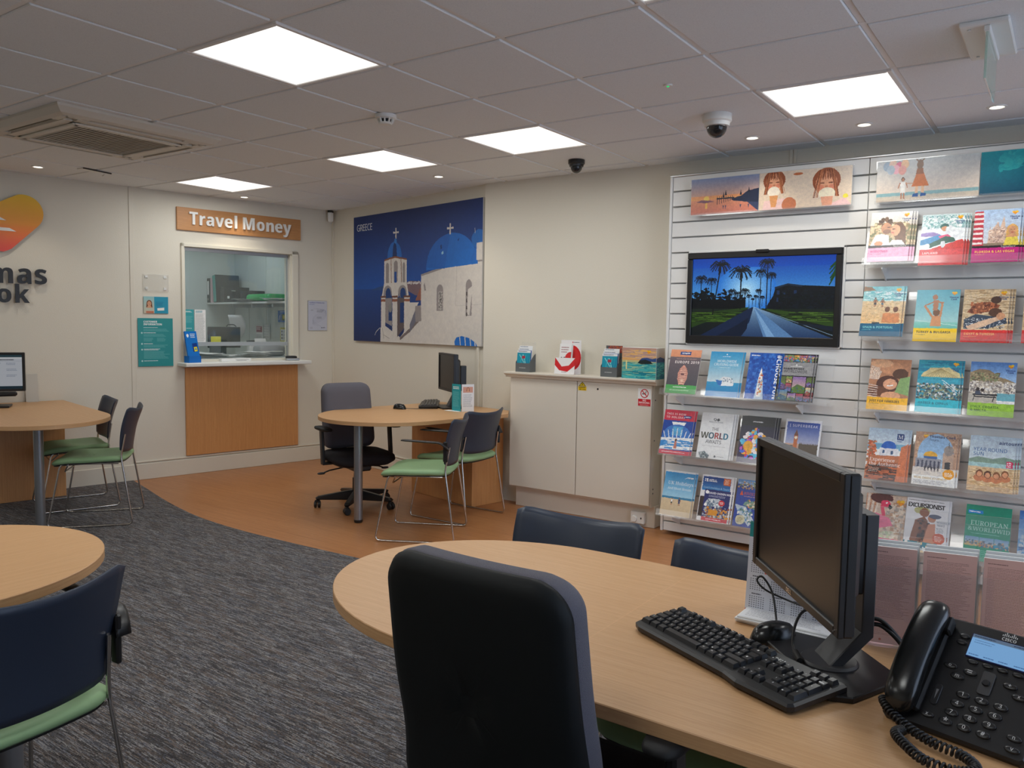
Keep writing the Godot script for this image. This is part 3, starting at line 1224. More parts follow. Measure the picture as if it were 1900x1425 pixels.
	var bf := thing("box_file", "black box file with a steel catch on the office shelf", "file", K, RB)
	obj("case", boxm(Vector3(-0.31, 1.69, -1.62), Vector3(0.30, 0.175, 0.10), 0.004), M.binder_black, bf)
	obj("catch", boxm(Vector3(-0.35, 1.735, -1.568), Vector3(0.05, 0.012, 0.006), 0.002), M.chrome, bf)
	obj("label_holder", boxm(Vector3(-0.41, 1.66, -1.568), Vector3(0.024, 0.028, 0.004)), M.paper, bf)
	var b2 := thing("box_file", "low black document box behind the green tray", "file", K, RB)
	obj("case", boxm(Vector3(-0.25, 1.665, -1.30), Vector3(0.16, 0.13, 0.28), 0.004), M.binder_black, b2)
	var gt := thing("letter_tray", "upturned bright green plastic tray on papers on the shelf", "tray", K, RB)
	st = ms()
	rings(st, rrect(0.25, 0.55, 0.05), [[0.0, 0.0], [0.004, 0.05], [0.02, 0.066], [0.05, 0.07]], Transform3D(Basis(Vector3.RIGHT, Vector3(0, 0, -1), Vector3.UP), Vector3(-0.33, 1.615, -0.78)))
	obj("shell", st, M.green_plastic, gt)
	loose_papers("paper_pile", "loose papers lying along the office shelf", wb(0.40, 1.602, -1.05), 7, 0.30)
	loose_papers("paper_pile", "loose papers under the edge of the green tray", wb(0.40, 1.602, -0.35), 6, 0.26)
	# desk inside with printer, monitor and heaps of paper
	var dk := thing("office_desk", "grey worktop inside the money counter office", "desk", K, RB)
	obj("top", boxm(Vector3(-1.05, 1.03, -0.42), Vector3(1.7, 0.03, 0.56), 0.003), mat("worktop_grey", col(186, 190, 192), 0.5), dk)
	obj("leg", boxm(Vector3(-0.25, 0.51, -0.42), Vector3(0.05, 1.01, 0.5)), M.leg_metal, dk)
	obj("leg", boxm(Vector3(-1.85, 0.51, -0.42), Vector3(0.05, 1.01, 0.5)), M.leg_metal, dk)
	var mn := thing("computer_monitor", "black monitor seen through the money window", "monitor", wb(0.875, 1.045, -0.62), RB)
	obj("panel", boxm(Vector3(0, 0.185, 0), Vector3(0.33, 0.21, 0.03), 0.004), M.black_plastic, mn)
	obj("screen", boxm(Vector3(0, 0.185, 0.016), Vector3(0.30, 0.18, 0.003)), M.screen_off, mn)
	obj("stand", boxm(Vector3(0, 0.05, -0.02), Vector3(0.05, 0.10, 0.03)), M.black_plastic, mn)
	obj("foot", boxm(Vector3(0, 0.006, -0.02), Vector3(0.2, 0.012, 0.14), 0.003), M.black_plastic, mn)
	var wc := thing("headset", "coiled black headset on top of the office monitor", "headset", wb(0.80, 1.335, -0.62), RB)
	obj("band", tubem(rounded([Vector3(-0.05, 0.004, 0), Vector3(-0.04, 0.022, 0.01), Vector3(0.03, 0.024, 0.0), Vector3(0.055, 0.004, -0.01)], 0.02), 0.005, 6), M.black_plastic, wc)
	var yb := thing("card_box", "small yellow box beside the office monitor", "box", wb(1.04, 1.045, -0.45), RB)
	obj("carton", boxm(Vector3(0, 0.10, 0), Vector3(0.10, 0.2, 0.04), 0.002), M.card_grey, yb)
	obj("front", boxm(Vector3(0, 0.165, 0.021), Vector3(0.10, 0.065, 0.002)), M.yellow_card, yb)
	loose_papers("paper_pile", "heap of white forms on the office worktop", wb(1.15, 1.046, -0.33), 9, 0.30)
	loose_papers("paper_pile", "untidy white papers beside the grey printer", wb(0.72, 1.046, -0.30), 10, 0.28)
	var pr := thing("printer", "grey desktop printer inside the money counter office", "printer", wb(0.50, 1.045, -0.40), RB)
	st = ms()
	superq(st, Vector3(0, 0.055, 0), Vector3(0.14, 0.055, 0.11), 0.45, 0.35)
	obj("case", st, mat("printer_grey", col(150, 152, 156), 0.5), pr)
	obj("output_tray", boxm(Vector3(-0.02, 0.05, 0.11), Vector3(0.2, 0.008, 0.07), 0.002), M.white_plastic, pr)
	obj("paper_feed", boxm(Vector3(-0.06, 0.12, -0.06), Vector3(0.12, 0.12, 0.004), 0.0, Basis(Vector3.RIGHT, -0.4)), M.paper, pr)
	var tm := thing("desk_phone", "small dark desk phone on a white stand in the office", "phone", wb(0.62, 1.045, -0.52), RB)
	obj("stand", boxm(Vector3(0, 0.055, 0), Vector3(0.10, 0.11, 0.07), 0.004), M.white_plastic, tm)
	obj("face", boxm(Vector3(0, 0.13, 0.01), Vector3(0.12, 0.012, 0.075), 0.004, Basis(Vector3.RIGHT, 0.7)), M.black_plastic, tm)
	var cs := thing("curled_sheet", "curled white sheet pinned to the office wall", "paper", wb(0.50, 1.32, -1.2), RB + 0.5)
	st = ms()
	sheet(st, 6, 8, func(u, v): return Vector3(u * 0.07 - 0.05 * v * v, (v - 0.5) * 0.28, 0.05 * sin(v * 2.4) * (u + 1.0)), 0.002)
	obj("page", st, M.paper, cs)

	# notices on the glass and on the wall behind
	notice("notice", "teal notice stuck inside the money window", 0.095, 0.30, wb(1.45, 1.345, -0.044), RB, col(54, 160, 166), "t")
	notice("notice", "long white notice of small print inside the money window", 0.10, 0.30, wb(1.345, 1.345, -0.044), RB, col(238, 238, 236), "w")
	notice("notice", "white leaflet with a dark red heading on the office wall", 0.18, 0.185, K + Basis(Vector3.UP, RB) * Vector3(-0.128, 1.255, -1.388), RB - PI / 2, col(236, 234, 232), "r")
	notice("notice", "plain white checklist beside the red-headed leaflet", 0.15, 0.17, K + Basis(Vector3.UP, RB) * Vector3(-0.128, 1.275, -1.204), RB - PI / 2, col(232, 232, 230), "p")
	notice("notice", "blue card notice on the office wall", 0.25, 0.125, K + Basis(Vector3.UP, RB) * Vector3(-0.128, 1.452, -0.815), RB - PI / 2, col(24, 110, 196), "b")
	notice("notice", "yellow framed notice with three symbols on the office wall", 0.19, 0.155, K + Basis(Vector3.UP, RB) * Vector3(-0.128, 1.255, -0.794), RB - PI / 2, col(238, 226, 96), "y")


func binder(off: float, w: float, h: float, lean: float, m: Material, label: String, big_label: bool, teal := false) -> void:
	var t := thing("ring_binder", label, "binder", wb(0.31, 1.602, off), RB, "files on the office shelf")
	t.rotation.x = 0.0
	var inner := Basis(Vector3.RIGHT, -lean)
	obj("cover", boxm(inner * Vector3(0, h / 2, 0) + Vector3(0, lean * 0.03, 0), Vector3(0.285, h, w), 0.003, inner), m, t)
	# the spine faces into the room, away from the wall
	var sp: Material = m if not teal else M.binder_teal
	obj("spine", boxm(inner * Vector3(-0.144, h / 2, 0) + Vector3(0, lean * 0.03, 0), Vector3(0.004, h - 0.01, w - 0.008), 0.001, inner), sp, t)
	if big_label:
		obj("label_card", boxm(Vector3(-0.1475, h * 0.6, 0), Vector3(0.002, h * 0.55, w * 0.6)), M.paper, t)
		obj("finger_ring", boxm(Vector3(-0.1475, h * 0.14, 0), Vector3(0.002, 0.02, 0.02)), M.chrome, t)


func loose_papers(called: String, label: String, at: Vector3, n: int, size: float) -> void:
	var t := thing(called, label, "papers", at, RB)
	for k in n:
		var b := Basis(Vector3.UP, rng.randf_range(-0.8, 0.8)) * Basis(Vector3.RIGHT, rng.randf_range(-0.012, 0.012))
		var st := ms()
		var bend := rng.randf_range(0.0, 0.012)
		sheet(st, 3, 3, func(u, v): return b * Vector3(u * 0.5 * 0.7 * size, bend * (u * u + (v - 0.5) * (v - 0.5)), (0.5 - v) * size) + Vector3(0, 0.002 + k * 0.0042, 0), 0.0015)
		var o := obj("sheet", st, M.paper, t)
		o.position = Vector3(rng.randf_range(-0.08, 0.08), 0, rng.randf_range(-0.06, 0.06))


func notice(called: String, label: String, w: float, h: float, at: Vector3, turn: float, base: Color, kind: String) -> void:
	var c := Canvas.new(int(w * 1000), int(h * 1000), base, int(w * 10000) + int(h * 777))
	var cw := float(c.im.get_width())
	var chh := float(c.im.get_height())
	match kind:
		"t":
			c.words(8, 14, cw - 20, 2, 7, Color.WHITE, 4)
			c.words(8, 60, cw - 16, 8, 8, col(150, 210, 212))
			c.ell(16, 170, 6, 5, Color.WHITE)
			c.words(28, 168, cw - 40, 1, 7, Color.WHITE, 4)
			c.words(8, 210, cw - 16, 9, 8, col(150, 210, 212))
		"w":
			c.words(8, 10, cw - 20, 2, 10, col(70, 150, 170), 6)
			c.words(8, 38, cw - 14, 34, 7.5, col(120, 124, 126))
		"r":
			c.rect(8, 10, cw * 0.8, chh * 0.36, col(150, 40, 66))
			c.words(14, 20, cw * 0.6, 3, 12, Color.WHITE, 5)
			c.words(10, chh * 0.55, cw - 24, 8, 8, col(110, 110, 112))
			c.rect(8, chh - 12, 60, 8, col(180, 40, 60))
		"p":
			for k in 5:
				c.ell(16, 20 + k * 30, 5, 5, col(90, 120, 120))
				c.words(30, 16 + k * 30, cw - 44, 2, 8, col(130, 134, 136))
		"b":
			c.rect(cw * 0.35, chh * 0.3, cw * 0.36, chh * 0.55, col(90, 120, 60))
			c.ell(cw * 0.53, chh * 0.56, 22, 22, col(210, 200, 60))
			c.words(cw * 0.2, 10, cw * 0.6, 1, 8, Color.WHITE, 5)
			c.line(cw * 0.1, chh * 0.8, cw * 0.2, chh * 0.4, 8, Color.WHITE)
		"y":
			c.rect(12, 22, cw - 24, chh - 34, col(246, 246, 244))
			c.words(30, 8, cw - 60, 1, 7, col(90, 90, 40), 4)
			for k in 3:
				c.ell(40, 44 + k * 36, 12, 12, col(70, 72, 74))
				c.words(70, 36 + k * 36, cw - 96, 3, 8, col(110, 110, 112))
	var t := thing(called, label, "notice", at, turn)
	obj("sheet", picture(w, h), printed(c.im, 0.5), t)


# ---------------------------------------------------------------- on the back wall

func back_wall_things() -> void:
	var sg := thing("name_board", "wooden sign board with raised white lettering above the money window", "sign", wb(0.967, 2.296, 0.0), RB)
	obj("board", boxm(Vector3(0, 0, 0.012), Vector3(1.198, 0.20, 0.024), 0.002), M.panel_wood, sg)
	var tx := obj("lettering", lettering("Travel Money", 0.985, 0.016, bold), M.letter_white, sg)
	tx.position = Vector3(-0.005, 0.006, 0.033)

	# the emblem: a leaning heart cut out of board, printed from yellow to red, with two slits showing white
	var em := thing("heart_emblem", "big leaning heart emblem fading from yellow to red on the wall", "emblem", wb(2.97, 2.13, 0.0), RB)
	var lobe := []
	for k in 15:                                      # the right lobe
		var a := -0.80 + 2.6 * k / 14
		lobe.append(Vector2(0.222 + 0.139 * cos(a), 0.087 + 0.139 * sin(a)))
	var pts := PackedVector2Array([Vector2(0.05, -0.222), Vector2(0.081, -0.224), Vector2(0.11, -0.212), Vector2(0.135, -0.199)])
	for p in lobe:
		pts.append(p)
	for p in [Vector2(0.128, 0.189), Vector2(0.074, 0.158), Vector2(0.03, 0.125), Vector2(-0.02, 0.11)]:
		pts.append(p)
	for k in 13:                                      # the left lobe
		var a := 1.0 + 3.1 * k / 12
		pts.append(Vector2(-0.17 + 0.165 * cos(a), 0.0 + 0.165 * sin(a)))
	pts.append(Vector2(-0.02, -0.20))
	var st := ms()
	prism(st, pts, 0.012, 0.03, Transform3D(), 0.0015)
	obj("edge", st, M.letter_black, em)
	var c := Canvas.new(256, 256, Color.WHITE, 1)
	for y in 256:
		var t := y / 255.0
		var cc: Color = col(240, 196, 28).lerp(col(240, 150, 36), clampf(t / 0.55, 0, 1)).lerp(col(226, 66, 40), clampf((t - 0.5) / 0.45, 0, 1))
		c.rect(0, y, 256, 1, cc)
	var fm := ms()
	var tri := Geometry2D.triangulate_polygon(pts)
	for k in range(0, tri.size(), 3):
		var p := []
		var uv := []
		for q in 3:
			var v: Vector2 = pts[tri[k + q]]
			p.append(Vector3(v.x, v.y, 0.0305))
			uv.append(Vector2((v.x + 0.36) / 0.72, 0.5 - v.y / 0.47))
		face(fm, p, Vector3.BACK, uv)
	obj("face", fm, printed(c.im, 0.3), em)
	for sl in [[-0.06, 0.016, 0.165, 0.024], [-0.08, -0.064, 0.25, 0.024]]:
		var q := PackedVector2Array([Vector2(sl[0], sl[1]), Vector2(sl[0] + sl[2], sl[1]), Vector2(sl[0] + sl[2] - 0.045, sl[1] + sl[3]), Vector2(sl[0], sl[1] + sl[3])])
		var s2 := ms()
		prism(s2, q, 0.0305, 0.032)
		obj("slit", s2, M.letter_white, em)
	for sx in [-0.18, 0.2]:
		obj("stand_off", lathem([Vector2(0.01, 0.0), Vector2(0.01, 0.012)], 8, Transform3D(Basis(Vector3.RIGHT, PI / 2), Vector3(sx, 0, 0))), M.aluminium, em)

	wall_word("Thomas", "black raised lettering below the heart emblem, upper word", 2.598, 1.665, 0.152)
	wall_word("Cook", "black raised lettering below the heart emblem, lower word", 2.722, 1.515, 0.136)

	# frames and notices
	var ci := Canvas.new(594, 840, col(42, 146, 148), 21)
	ci.t("CUSTOMER", 96, 78, 44, Color.WHITE, bold)
	ci.t("INFORMATION", 96, 122, 44, Color.WHITE, bold)
	ci.words(96, 158, 240, 1, 10, Color.WHITE, 6)
	ci.words(96, 186, 440, 3, 17, col(110, 186, 188), 7)
	for y in [250, 440, 540, 738]:
		ci.ell(66, y + 6, 15, 15, col(180, 220, 220))
	ci.words(96, 250, 220, 1, 10, Color.WHITE, 9)
	ci.words(96, 278, 440, 3, 17, col(110, 186, 188), 7)
	ci.words(96, 344, 160, 4, 17, col(110, 186, 188), 7)
	ci.words(320, 344, 160, 4, 17, col(110, 186, 188), 7)
	ci.words(96, 440, 170, 1, 10, Color.WHITE, 9)
	ci.words(96, 466, 440, 3, 17, col(110, 186, 188), 7)
	ci.words(96, 532, 300, 2, 17, Color.WHITE, 8)
	ci.words(96, 576, 440, 8, 17, col(110, 186, 188), 7)
	ci.words(96, 738, 300, 1, 10, Color.WHITE, 9)
	var p1 := thing("information_poster", "teal customer information poster in a clear wall holder", "poster", wb(1.760, 1.201, 0.0), RB)
	obj("holder", boxm(Vector3(0, 0, 0.003), Vector3(0.301, 0.424, 0.006), 0.001), M.acrylic, p1)
	put(obj("print", picture(0.297, 0.420), printed(ci.im, 0.25), p1), Vector3(0, 0, 0.008))

	var pc := Canvas.new(420, 290, col(44, 150, 180), 22)
	pc.vg(0, 0, 180, 290, col(150, 196, 200), col(210, 196, 170))
	pc.portrait(96, 122, 74, col(214, 158, 122), col(120, 70, 44))
	pc.rect(40, 250, 130, 40, col(196, 120, 90))
	pc.words(205, 90, 140, 5, 16, col(24, 110, 150), 7)
	pc.poly([230, 200, 350, 186, 350, 236, 234, 242], col(245, 240, 230))
	var p2 := thing("photo_card", "small blue notice card with a portrait photo on the wall", "notice", wb(1.752, 1.526, 0.0), RB)
	obj("holder", boxm(Vector3(0, 0, 0.003), Vector3(0.212, 0.149, 0.006), 0.001), M.acrylic, p2)
	put(obj("print", picture(0.208, 0.145), printed(pc.im, 0.2), p2), Vector3(0, 0, 0.008))

	var p3 := thing("clear_holder", "empty clear acrylic sign holder above the portrait card", "sign holder", wb(1.750, 1.720, 0.0), RB)
	obj("pane", boxm(Vector3(0, 0, 0.010), Vector3(0.212, 0.146, 0.004), 0.001), M.acrylic, p3)
	for q in [[-1, -1], [1, -1], [1, 1], [-1, 1]]:
		obj("pad", boxm(Vector3(q[0] * 0.078, q[1] * 0.05, 0.004), Vector3(0.024, 0.022, 0.008), 0.002), M.white_plastic, p3)
	st = ms()
	for e in [[0, 0.072, 0.212, 0.003], [0, -0.072, 0.212, 0.003], [-0.105, 0, 0.003, 0.146], [0.105, 0, 0.003, 0.146]]:
		box(st, Vector3(e[0], e[1], 0.010), Vector3(e[2], e[3], 0.006))
	obj("rim", st, M.acrylic, p3)

	var cc2 := Canvas.new(420, 594, col(196, 198, 212), 23)
	cc2.t("Certificate of Membership", 28, 46, 26, col(60, 70, 150), bold)
	cc2.t("2018 2019", 28, 80, 24, col(60, 70, 150), sans)
	for k in 7:
		var last := Vector2(120 + 40 * k, 160)
		for n in 12:
			var nx := Vector2(250 + 150 * sin(k * 0.5 + n * 0.32), 160 + n * 26 + 12 * k)
			cc2.line(last.x, last.y, nx.x, nx.y, 2.5, col(120, 124, 150))
			last = nx
	cc2.words(60, 180, 60, 2, 12, col(120, 120, 130), 5)
	cc2.words(190, 190, 150, 3, 16, col(90, 90, 110), 6)
	cc2.words(190, 320, 120, 3, 16, col(110, 110, 130), 6)
	cc2.ell(295, 540, 10, 10, col(30, 30, 60))
	cc2.t("ABTA", 312, 548, 26, col(30, 30, 60), bold)
	cc2.words(40, 530, 60, 3, 12, col(140, 140, 150), 4)
	var p4 := thing("certificate", "pale lilac membership certificate beside the money window", "certificate", wb(0.176, 1.462, 0.0), RB)
	obj("holder", boxm(Vector3(0, 0, 0.003), Vector3(0.220, 0.302, 0.006), 0.001), M.acrylic, p4)
	put(obj("print", picture(0.212, 0.296), printed(cc2.im, 0.4), p4), Vector3(0, 0, 0.008))


func wall_word(word: String, label: String, right_s: float, base_y: float, cap: float) -> void:
	var t := thing("wall_lettering", label, "lettering", wb(right_s, base_y, 0.0), RB)
	var m := lettering(word, 1.0, 0.014, bold)
	var cap_now := lettering("T", 1.0, 0.01, bold)
	m.pixel_size = cap / 0.714 / 48.0
	m.horizontal_alignment = HORIZONTAL_ALIGNMENT_RIGHT
	m.vertical_alignment = VERTICAL_ALIGNMENT_CENTER
	cap_now = null
	var box2: AABB = m.get_aabb()
	var o := obj("letters", m, M.letter_black, t)
	# baseline: Droid's letters without descenders end a little under the lowest point of the box
	o.position = Vector3(-box2.end.x, -box2.position.y, 0.028)


# ---------------------------------------------------------------- on the poster wall

func poster_wall_things() -> void:
	var c := Canvas.new(1152, 720, col(16, 60, 136), 31)
	c.waiting = true
	c.vg(0, 0, 1152, 440, col(14, 44, 104), col(20, 84, 172))
	c.vg(0, 420, 1152, 300, col(22, 66, 140), col(20, 40, 92))
	# far shore
	c.poly([200, 424, 260, 410, 320, 404, 420, 396, 560, 392, 640, 396, 640, 426, 200, 428], col(40, 74, 130))
	c.poly([480, 400, 560, 384, 640, 388, 700, 400, 700, 470, 610, 462, 520, 430], col(120, 96, 104))
	c.dots(530, 386, 120, 10, [col(210, 206, 206), col(190, 180, 180)], 60, 3, 8)
	c.poly([610, 490, 650, 430, 672, 410, 690, 490], col(150, 92, 74))
	var wht := col(214, 208, 202)
	var sha := col(150, 142, 142)
	# church hall
	c.poly([660, 352, 960, 300, 1152, 296, 1152, 720, 280, 720, 280, 640, 330, 630, 470, 690, 640, 560, 660, 540], wht)
	c.poly([960, 300, 1152, 296, 1152, 306, 962, 312], sha)
	c.poly([660, 352, 960, 300, 962, 310, 664, 362], sha)
	c.line(958, 306, 952, 520, 3, col(190, 184, 180))
	c.line(952, 520, 1152, 514, 2, col(196, 190, 186))
	# the great dome
	var dm := []
	for k in 25:
		var a := PI * k / 24
		dm.append(905 + 208 * cos(a) + 6)
		dm.append(316 - 172 * sin(a) + (18 * (k / 24.0)))
	c.poly(dm, col(20, 106, 196))
	var hl := []
	for k in 13:
		var a := PI * 0.5 + PI * 0.5 * k / 12
		hl.append(905 + 200 * cos(a))
		hl.append(320 - 164 * sin(a))
	hl.append_array([860, 330, 880, 240])
	c.poly(hl, col(16, 96, 186))
	c.poly([822, 212, 832, 206, 836, 226, 826, 232], col(10, 50, 110))
	c.poly([832, 248, 846, 240, 850, 252, 836, 258], col(150, 200, 226))
	c.poly([962, 190, 974, 182, 968, 198, 978, 208], col(10, 50, 110))
	c.poly([1082, 190, 1100, 176, 1092, 200, 1100, 212], col(10, 50, 110))
	c.ell(1126, 196, 56, 46, col(24, 100, 180))
	c.rect(1108, 214, 44, 84, wht)
	c.poly([1060, 300, 1108, 296, 1108, 216, 1112, 216], col(20, 100, 190))
	# crosses
	for x in [[428, 96, 150], [902, 108, 160]]:
		c.rect(x[0] - 5, x[1], 10, x[2] - x[1], wht)
		c.rect(x[0] - 20, x[1] + 16, 40, 9, wht)
		for e in [[-22, 20], [22, 20], [0, 0]]:
			c.ell(x[0] + e[0], x[1] + e[1], 6, 6, wht)
	c.rect(1094, 142, 3, 26, wht)
	# bell tower
	var td := []
	for k in 17:
		var a := PI * k / 16
		td.append(415 + 68 * cos(a))
		td.append(252 - 88 * sin(a))
	c.poly(td, col(28, 104, 190))
	c.poly([395, 252, 402, 190, 415, 164, 432, 186, 440, 252], col(20, 52, 110))
	c.ell(424, 162, 12, 14, col(40, 120, 200))
	c.poly([316, 258, 420, 244, 530, 262, 530, 392, 316, 392], wht)
	c.poly([316, 258, 420, 244, 530, 262, 530, 270, 420, 254, 316, 268], col(134, 80, 60))
	c.line(382, 250, 386, 392, 5, col(130, 90, 70))
	c.line(476, 256, 482, 390, 5, col(120, 84, 66))
	for w in [[332, 296, 30], [410, 288, 36], [492, 300, 24]]:
		c.rect(w[0], w[1], w[2], 96, sha)
		c.ell(w[0] + w[2] / 2.0, w[1], w[2] / 2.0, 18, sha)
	c.rect(414, 330, 22, 60, col(20, 74, 150))
	c.poly([316, 390, 530, 390, 552, 470, 290, 470], wht)
	for w in [[312, 470, 400], [452, 470, 400]]:
		c.rect(w[0], w[2] + 36, 78, 60, col(24, 60, 120))
		c.ell(w[0] + 39, w[2] + 40, 39, 36, sha)
		c.ell(w[0] + 44, w[2] + 52, 26, 34, col(24, 60, 120))
	for x in [[286, 320], [396, 436], [508, 552]]:
		c.rect(x[0], 470, x[1] - x[0] + 8, 230, wht)
		c.rect(x[0] - 6, 462, x[1] - x[0] + 18, 10, col(110, 70, 56))
		c.rect(x[0] - 2, 480, x[1] - x[0] + 10, 14, col(150, 92, 70))
	c.poly([328, 474, 392, 474, 392, 630, 328, 610], sha)
	c.rect(360, 520, 34, 80, col(26, 60, 120))
	c.ell(376, 530, 16, 24, col(140, 140, 136))
	c.poly([444, 474, 508, 474, 508, 640, 444, 690], col(96, 84, 86))
	c.rect(470, 500, 36, 110, col(26, 60, 120))
	c.poly([470, 690, 560, 640, 660, 560, 660, 590, 560, 660, 470, 706], col(120, 108, 106))
	c.poly([560, 500, 640, 500, 600, 560, 560, 620], wht)
	c.poly([610, 520, 660, 516, 664, 600, 604, 606], sha)
	c.poly([560, 620, 610, 540, 612, 606, 562, 660], col(112, 112, 128))
	# hall windows
	c.rect(795, 436, 54, 110, sha)
	c.ell(822, 438, 27, 28, sha)
	c.rect(810, 446, 32, 96, col(196, 190, 186))
	c.dots(812, 448, 28, 90, [col(80, 76, 76)], 150, 2, 4)
	c.rect(1030, 420, 46, 150, sha)
	c.ell(1053, 424, 24, 34, sha)
	c.poly([1046, 440, 1082, 420, 1060, 570, 1040, 560], wht)
	for k in 4:
		c.rect(1034, 452 + k * 34, 8, 18, col(70, 66, 66))
	c.poly([682, 410, 694, 396, 704, 440, 690, 440], sha)
	# gate, wires
	c.poly([944, 700, 960, 680, 1000, 672, 1060, 680, 1110, 704, 1120, 720, 948, 720], col(24, 110, 200))
	for x in [986, 1026, 1066, 1100]:
		c.line(x, 676, x + 6, 720, 7, wht)
	c.line(276, 640, 240, 660, 4, wht)
	c.line(240, 660, 222, 684, 4, wht)
	c.line(300, 640, 312, 700, 3, col(120, 116, 116))
	c.line(312, 680, 370, 700, 2, col(120, 116, 116))
	c.t("GREECE", 32, 84, 52, col(226, 226, 226), sans, -3)
	var t := thing("wall_poster", "large wide poster of a white church with blue domes", "poster", wp(1.399, 1.819, 0.0), RP)
	obj("board", boxm(Vector3(0, 0, 0.012), Vector3(1.916, 1.195, 0.024), 0.001), mat("board_edge", col(196, 194, 190), 0.5), t)
	put(obj("print", picture(1.914, 1.193), printed(c.photo(0.022, 1.6, 0.6), 0.5), t), Vector3(0, 0, 0.0255))
	# cable trunking below the poster
	var tk := thing("cable_trunking", "narrow white cable trunking running down below the church poster", "trunking", wp(2.30, 0.0, 0.0), RP)
	obj("cover", boxm(Vector3(0, 0.80, 0.010), Vector3(0.025, 0.84, 0.018), 0.002), M.trim_paint, tk)


# ---------------------------------------------------------------- cabinet by the display wall

func leaflet_holder(label: String, x: float, kind: int) -> void:
	var t := thing("leaflet_holder", label, "leaflet holder", Vector3(x, 1.046, -3.05), 0.0)
	if kind == 1:
		var st := ms()
		box(st, Vector3(0, 0.125, -0.045), Vector3(0.17, 0.25, 0.003))
		box(st, Vector3(0, 0.002, 0), Vector3(0.17, 0.003, 0.09))
		obj("back_panel", st, M.white_plastic, t)
		var c := Canvas.new(170, 250, col(240, 238, 238), 5)
		c.ell(96, 130, 74, 92, col(214, 40, 46))
		c.ell(100, 128, 56, 72, col(226, 60, 62))
		c.words(104, 14, 56, 1, 6, col(90, 90, 96), 4)
		c.ell(98, 16, 4, 5, col(200, 40, 50))
		put(obj("print", picture(0.17, 0.25), printed(c.im), t), Vector3(0.004, 0.126, -0.041))
		var fl := Canvas.new(150, 200, col(240, 240, 240), 6)
		fl.words(20, 24, 100, 3, 17, col(170, 120, 124), 7)
		fl.ell(140, 120, 70, 60, col(214, 44, 48))
		fl.rect(0, 0, 150, 10, col(240, 240, 240))
		for q in [[30, 110], [66, 108], [28, 144], [64, 146]]:
			fl.ell(q[0], q[1], 12, 11, col(60, 56, 60))
			fl.ell(q[0], q[1], 5, 5, col(240, 240, 240))
		for k in 3:
			put(obj("leaflet", picture(0.10, 0.20), M.paper if k else printed(fl.im), t), Vector3(-0.016 + 0.004 * k, 0.125, 0.012 - 0.004 * k), Vector3(-0.12, 0, 0))
		var fr := Canvas.new(170, 130, col(214, 40, 46), 7)
		fr.poly([0, 0, 60, 70, 120, 60, 170, 0, 170, 0, 0, 0], col(240, 238, 238))
		fr.poly([0, 60, 40, 100, 110, 110, 170, 60, 170, 130, 0, 130], col(240, 238, 238))
		fr.words(60, 112, 50, 1, 6, col(120, 90, 96), 4)
		put(obj("front_panel", picture(0.17, 0.12), printed(fr.im), t), Vector3(0, 0.062, 0.042), Vector3(-0.1, 0, 0))
		return
	# a card holder full of folded leaflets
	var grey := kind == 2
	var st2 := ms()
	box(st2, Vector3(0, 0.11 if grey else 0.115, -0.04), Vector3(0.13, 0.22, 0.003))
	box(st2, Vector3(0, 0.002, 0), Vector3(0.13, 0.003, 0.08))
	if not grey:
		obj("clear_back", st2, M.acrylic, t)
	else:
		obj("card_back", st2, M.card_grey, t)
		var cc := Canvas.new(130, 70, col(150, 70, 56), 9)
		cc.dots(0, 0, 130, 70, [col(210, 90, 70), col(60, 80, 110), col(190, 120, 80)], 160, 3, 8)
		put(obj("top_card", picture(0.11, 0.05), printed(cc.im), t), Vector3(0.01, 0.195, -0.036))
	for s in [-1, 1]:
		var sd := ms()
		prism(sd, PackedVector2Array([Vector2(-0.04, 0), Vector2(0.04, 0), Vector2(0.04, 0.075), Vector2(-0.02, 0.13), Vector2(-0.04, 0.14)]), s * 0.064 - 0.001, s * 0.064 + 0.001, Transform3D(Basis(Vector3(0, 0, 1), Vector3.UP, Vector3.RIGHT), Vector3.ZERO))
		obj("side", sd, M.card_grey, t)
	for k in 3:
		var c2 := Canvas.new(120, 150, [col(24, 150, 176), col(50, 90, 170), col(232, 236, 238)][k], 40 + k)
		c2.rect(0, 0, 120, 16, col(236, 238, 240))
		c2.words(8, 5, 90, 1, 8, col(60, 80, 110), 4)
		if k == 0:
			for q in 7:
				c2.line(c2.r.randf() * 120, 30, c2.r.randf() * 120, 150, 5, [col(60, 190, 200), col(20, 120, 160), col(180, 220, 220)][q % 3])
			c2.rect(44, 40, 30, 20, col(170, 50, 70))
			c2.poly([24, 130, 44, 90, 60, 130], col(230, 150, 90))
			c2.poly([70, 130, 84, 96, 104, 130], col(220, 226, 230))
		elif k == 1:
			c2.ell(60, 30, 24, 10, col(220, 226, 240))
		put(obj("leaflet", picture(0.12, 0.15), printed(c2.im), t), Vector3(0.001 * k, 0.088 + 0.018 * k, 0.030 - 0.012 * k), Vector3(-0.10, 0, 0))
	var c3 := Canvas.new(130, 70, col(98, 102, 104), 11)
	c3.words(34, 34, 60, 1, 8, col(170, 172, 172), 6)
	put(obj("front_pocket", picture(0.13, 0.068), printed(c3.im, 0.5), t), Vector3(0, 0.034, 0.041))


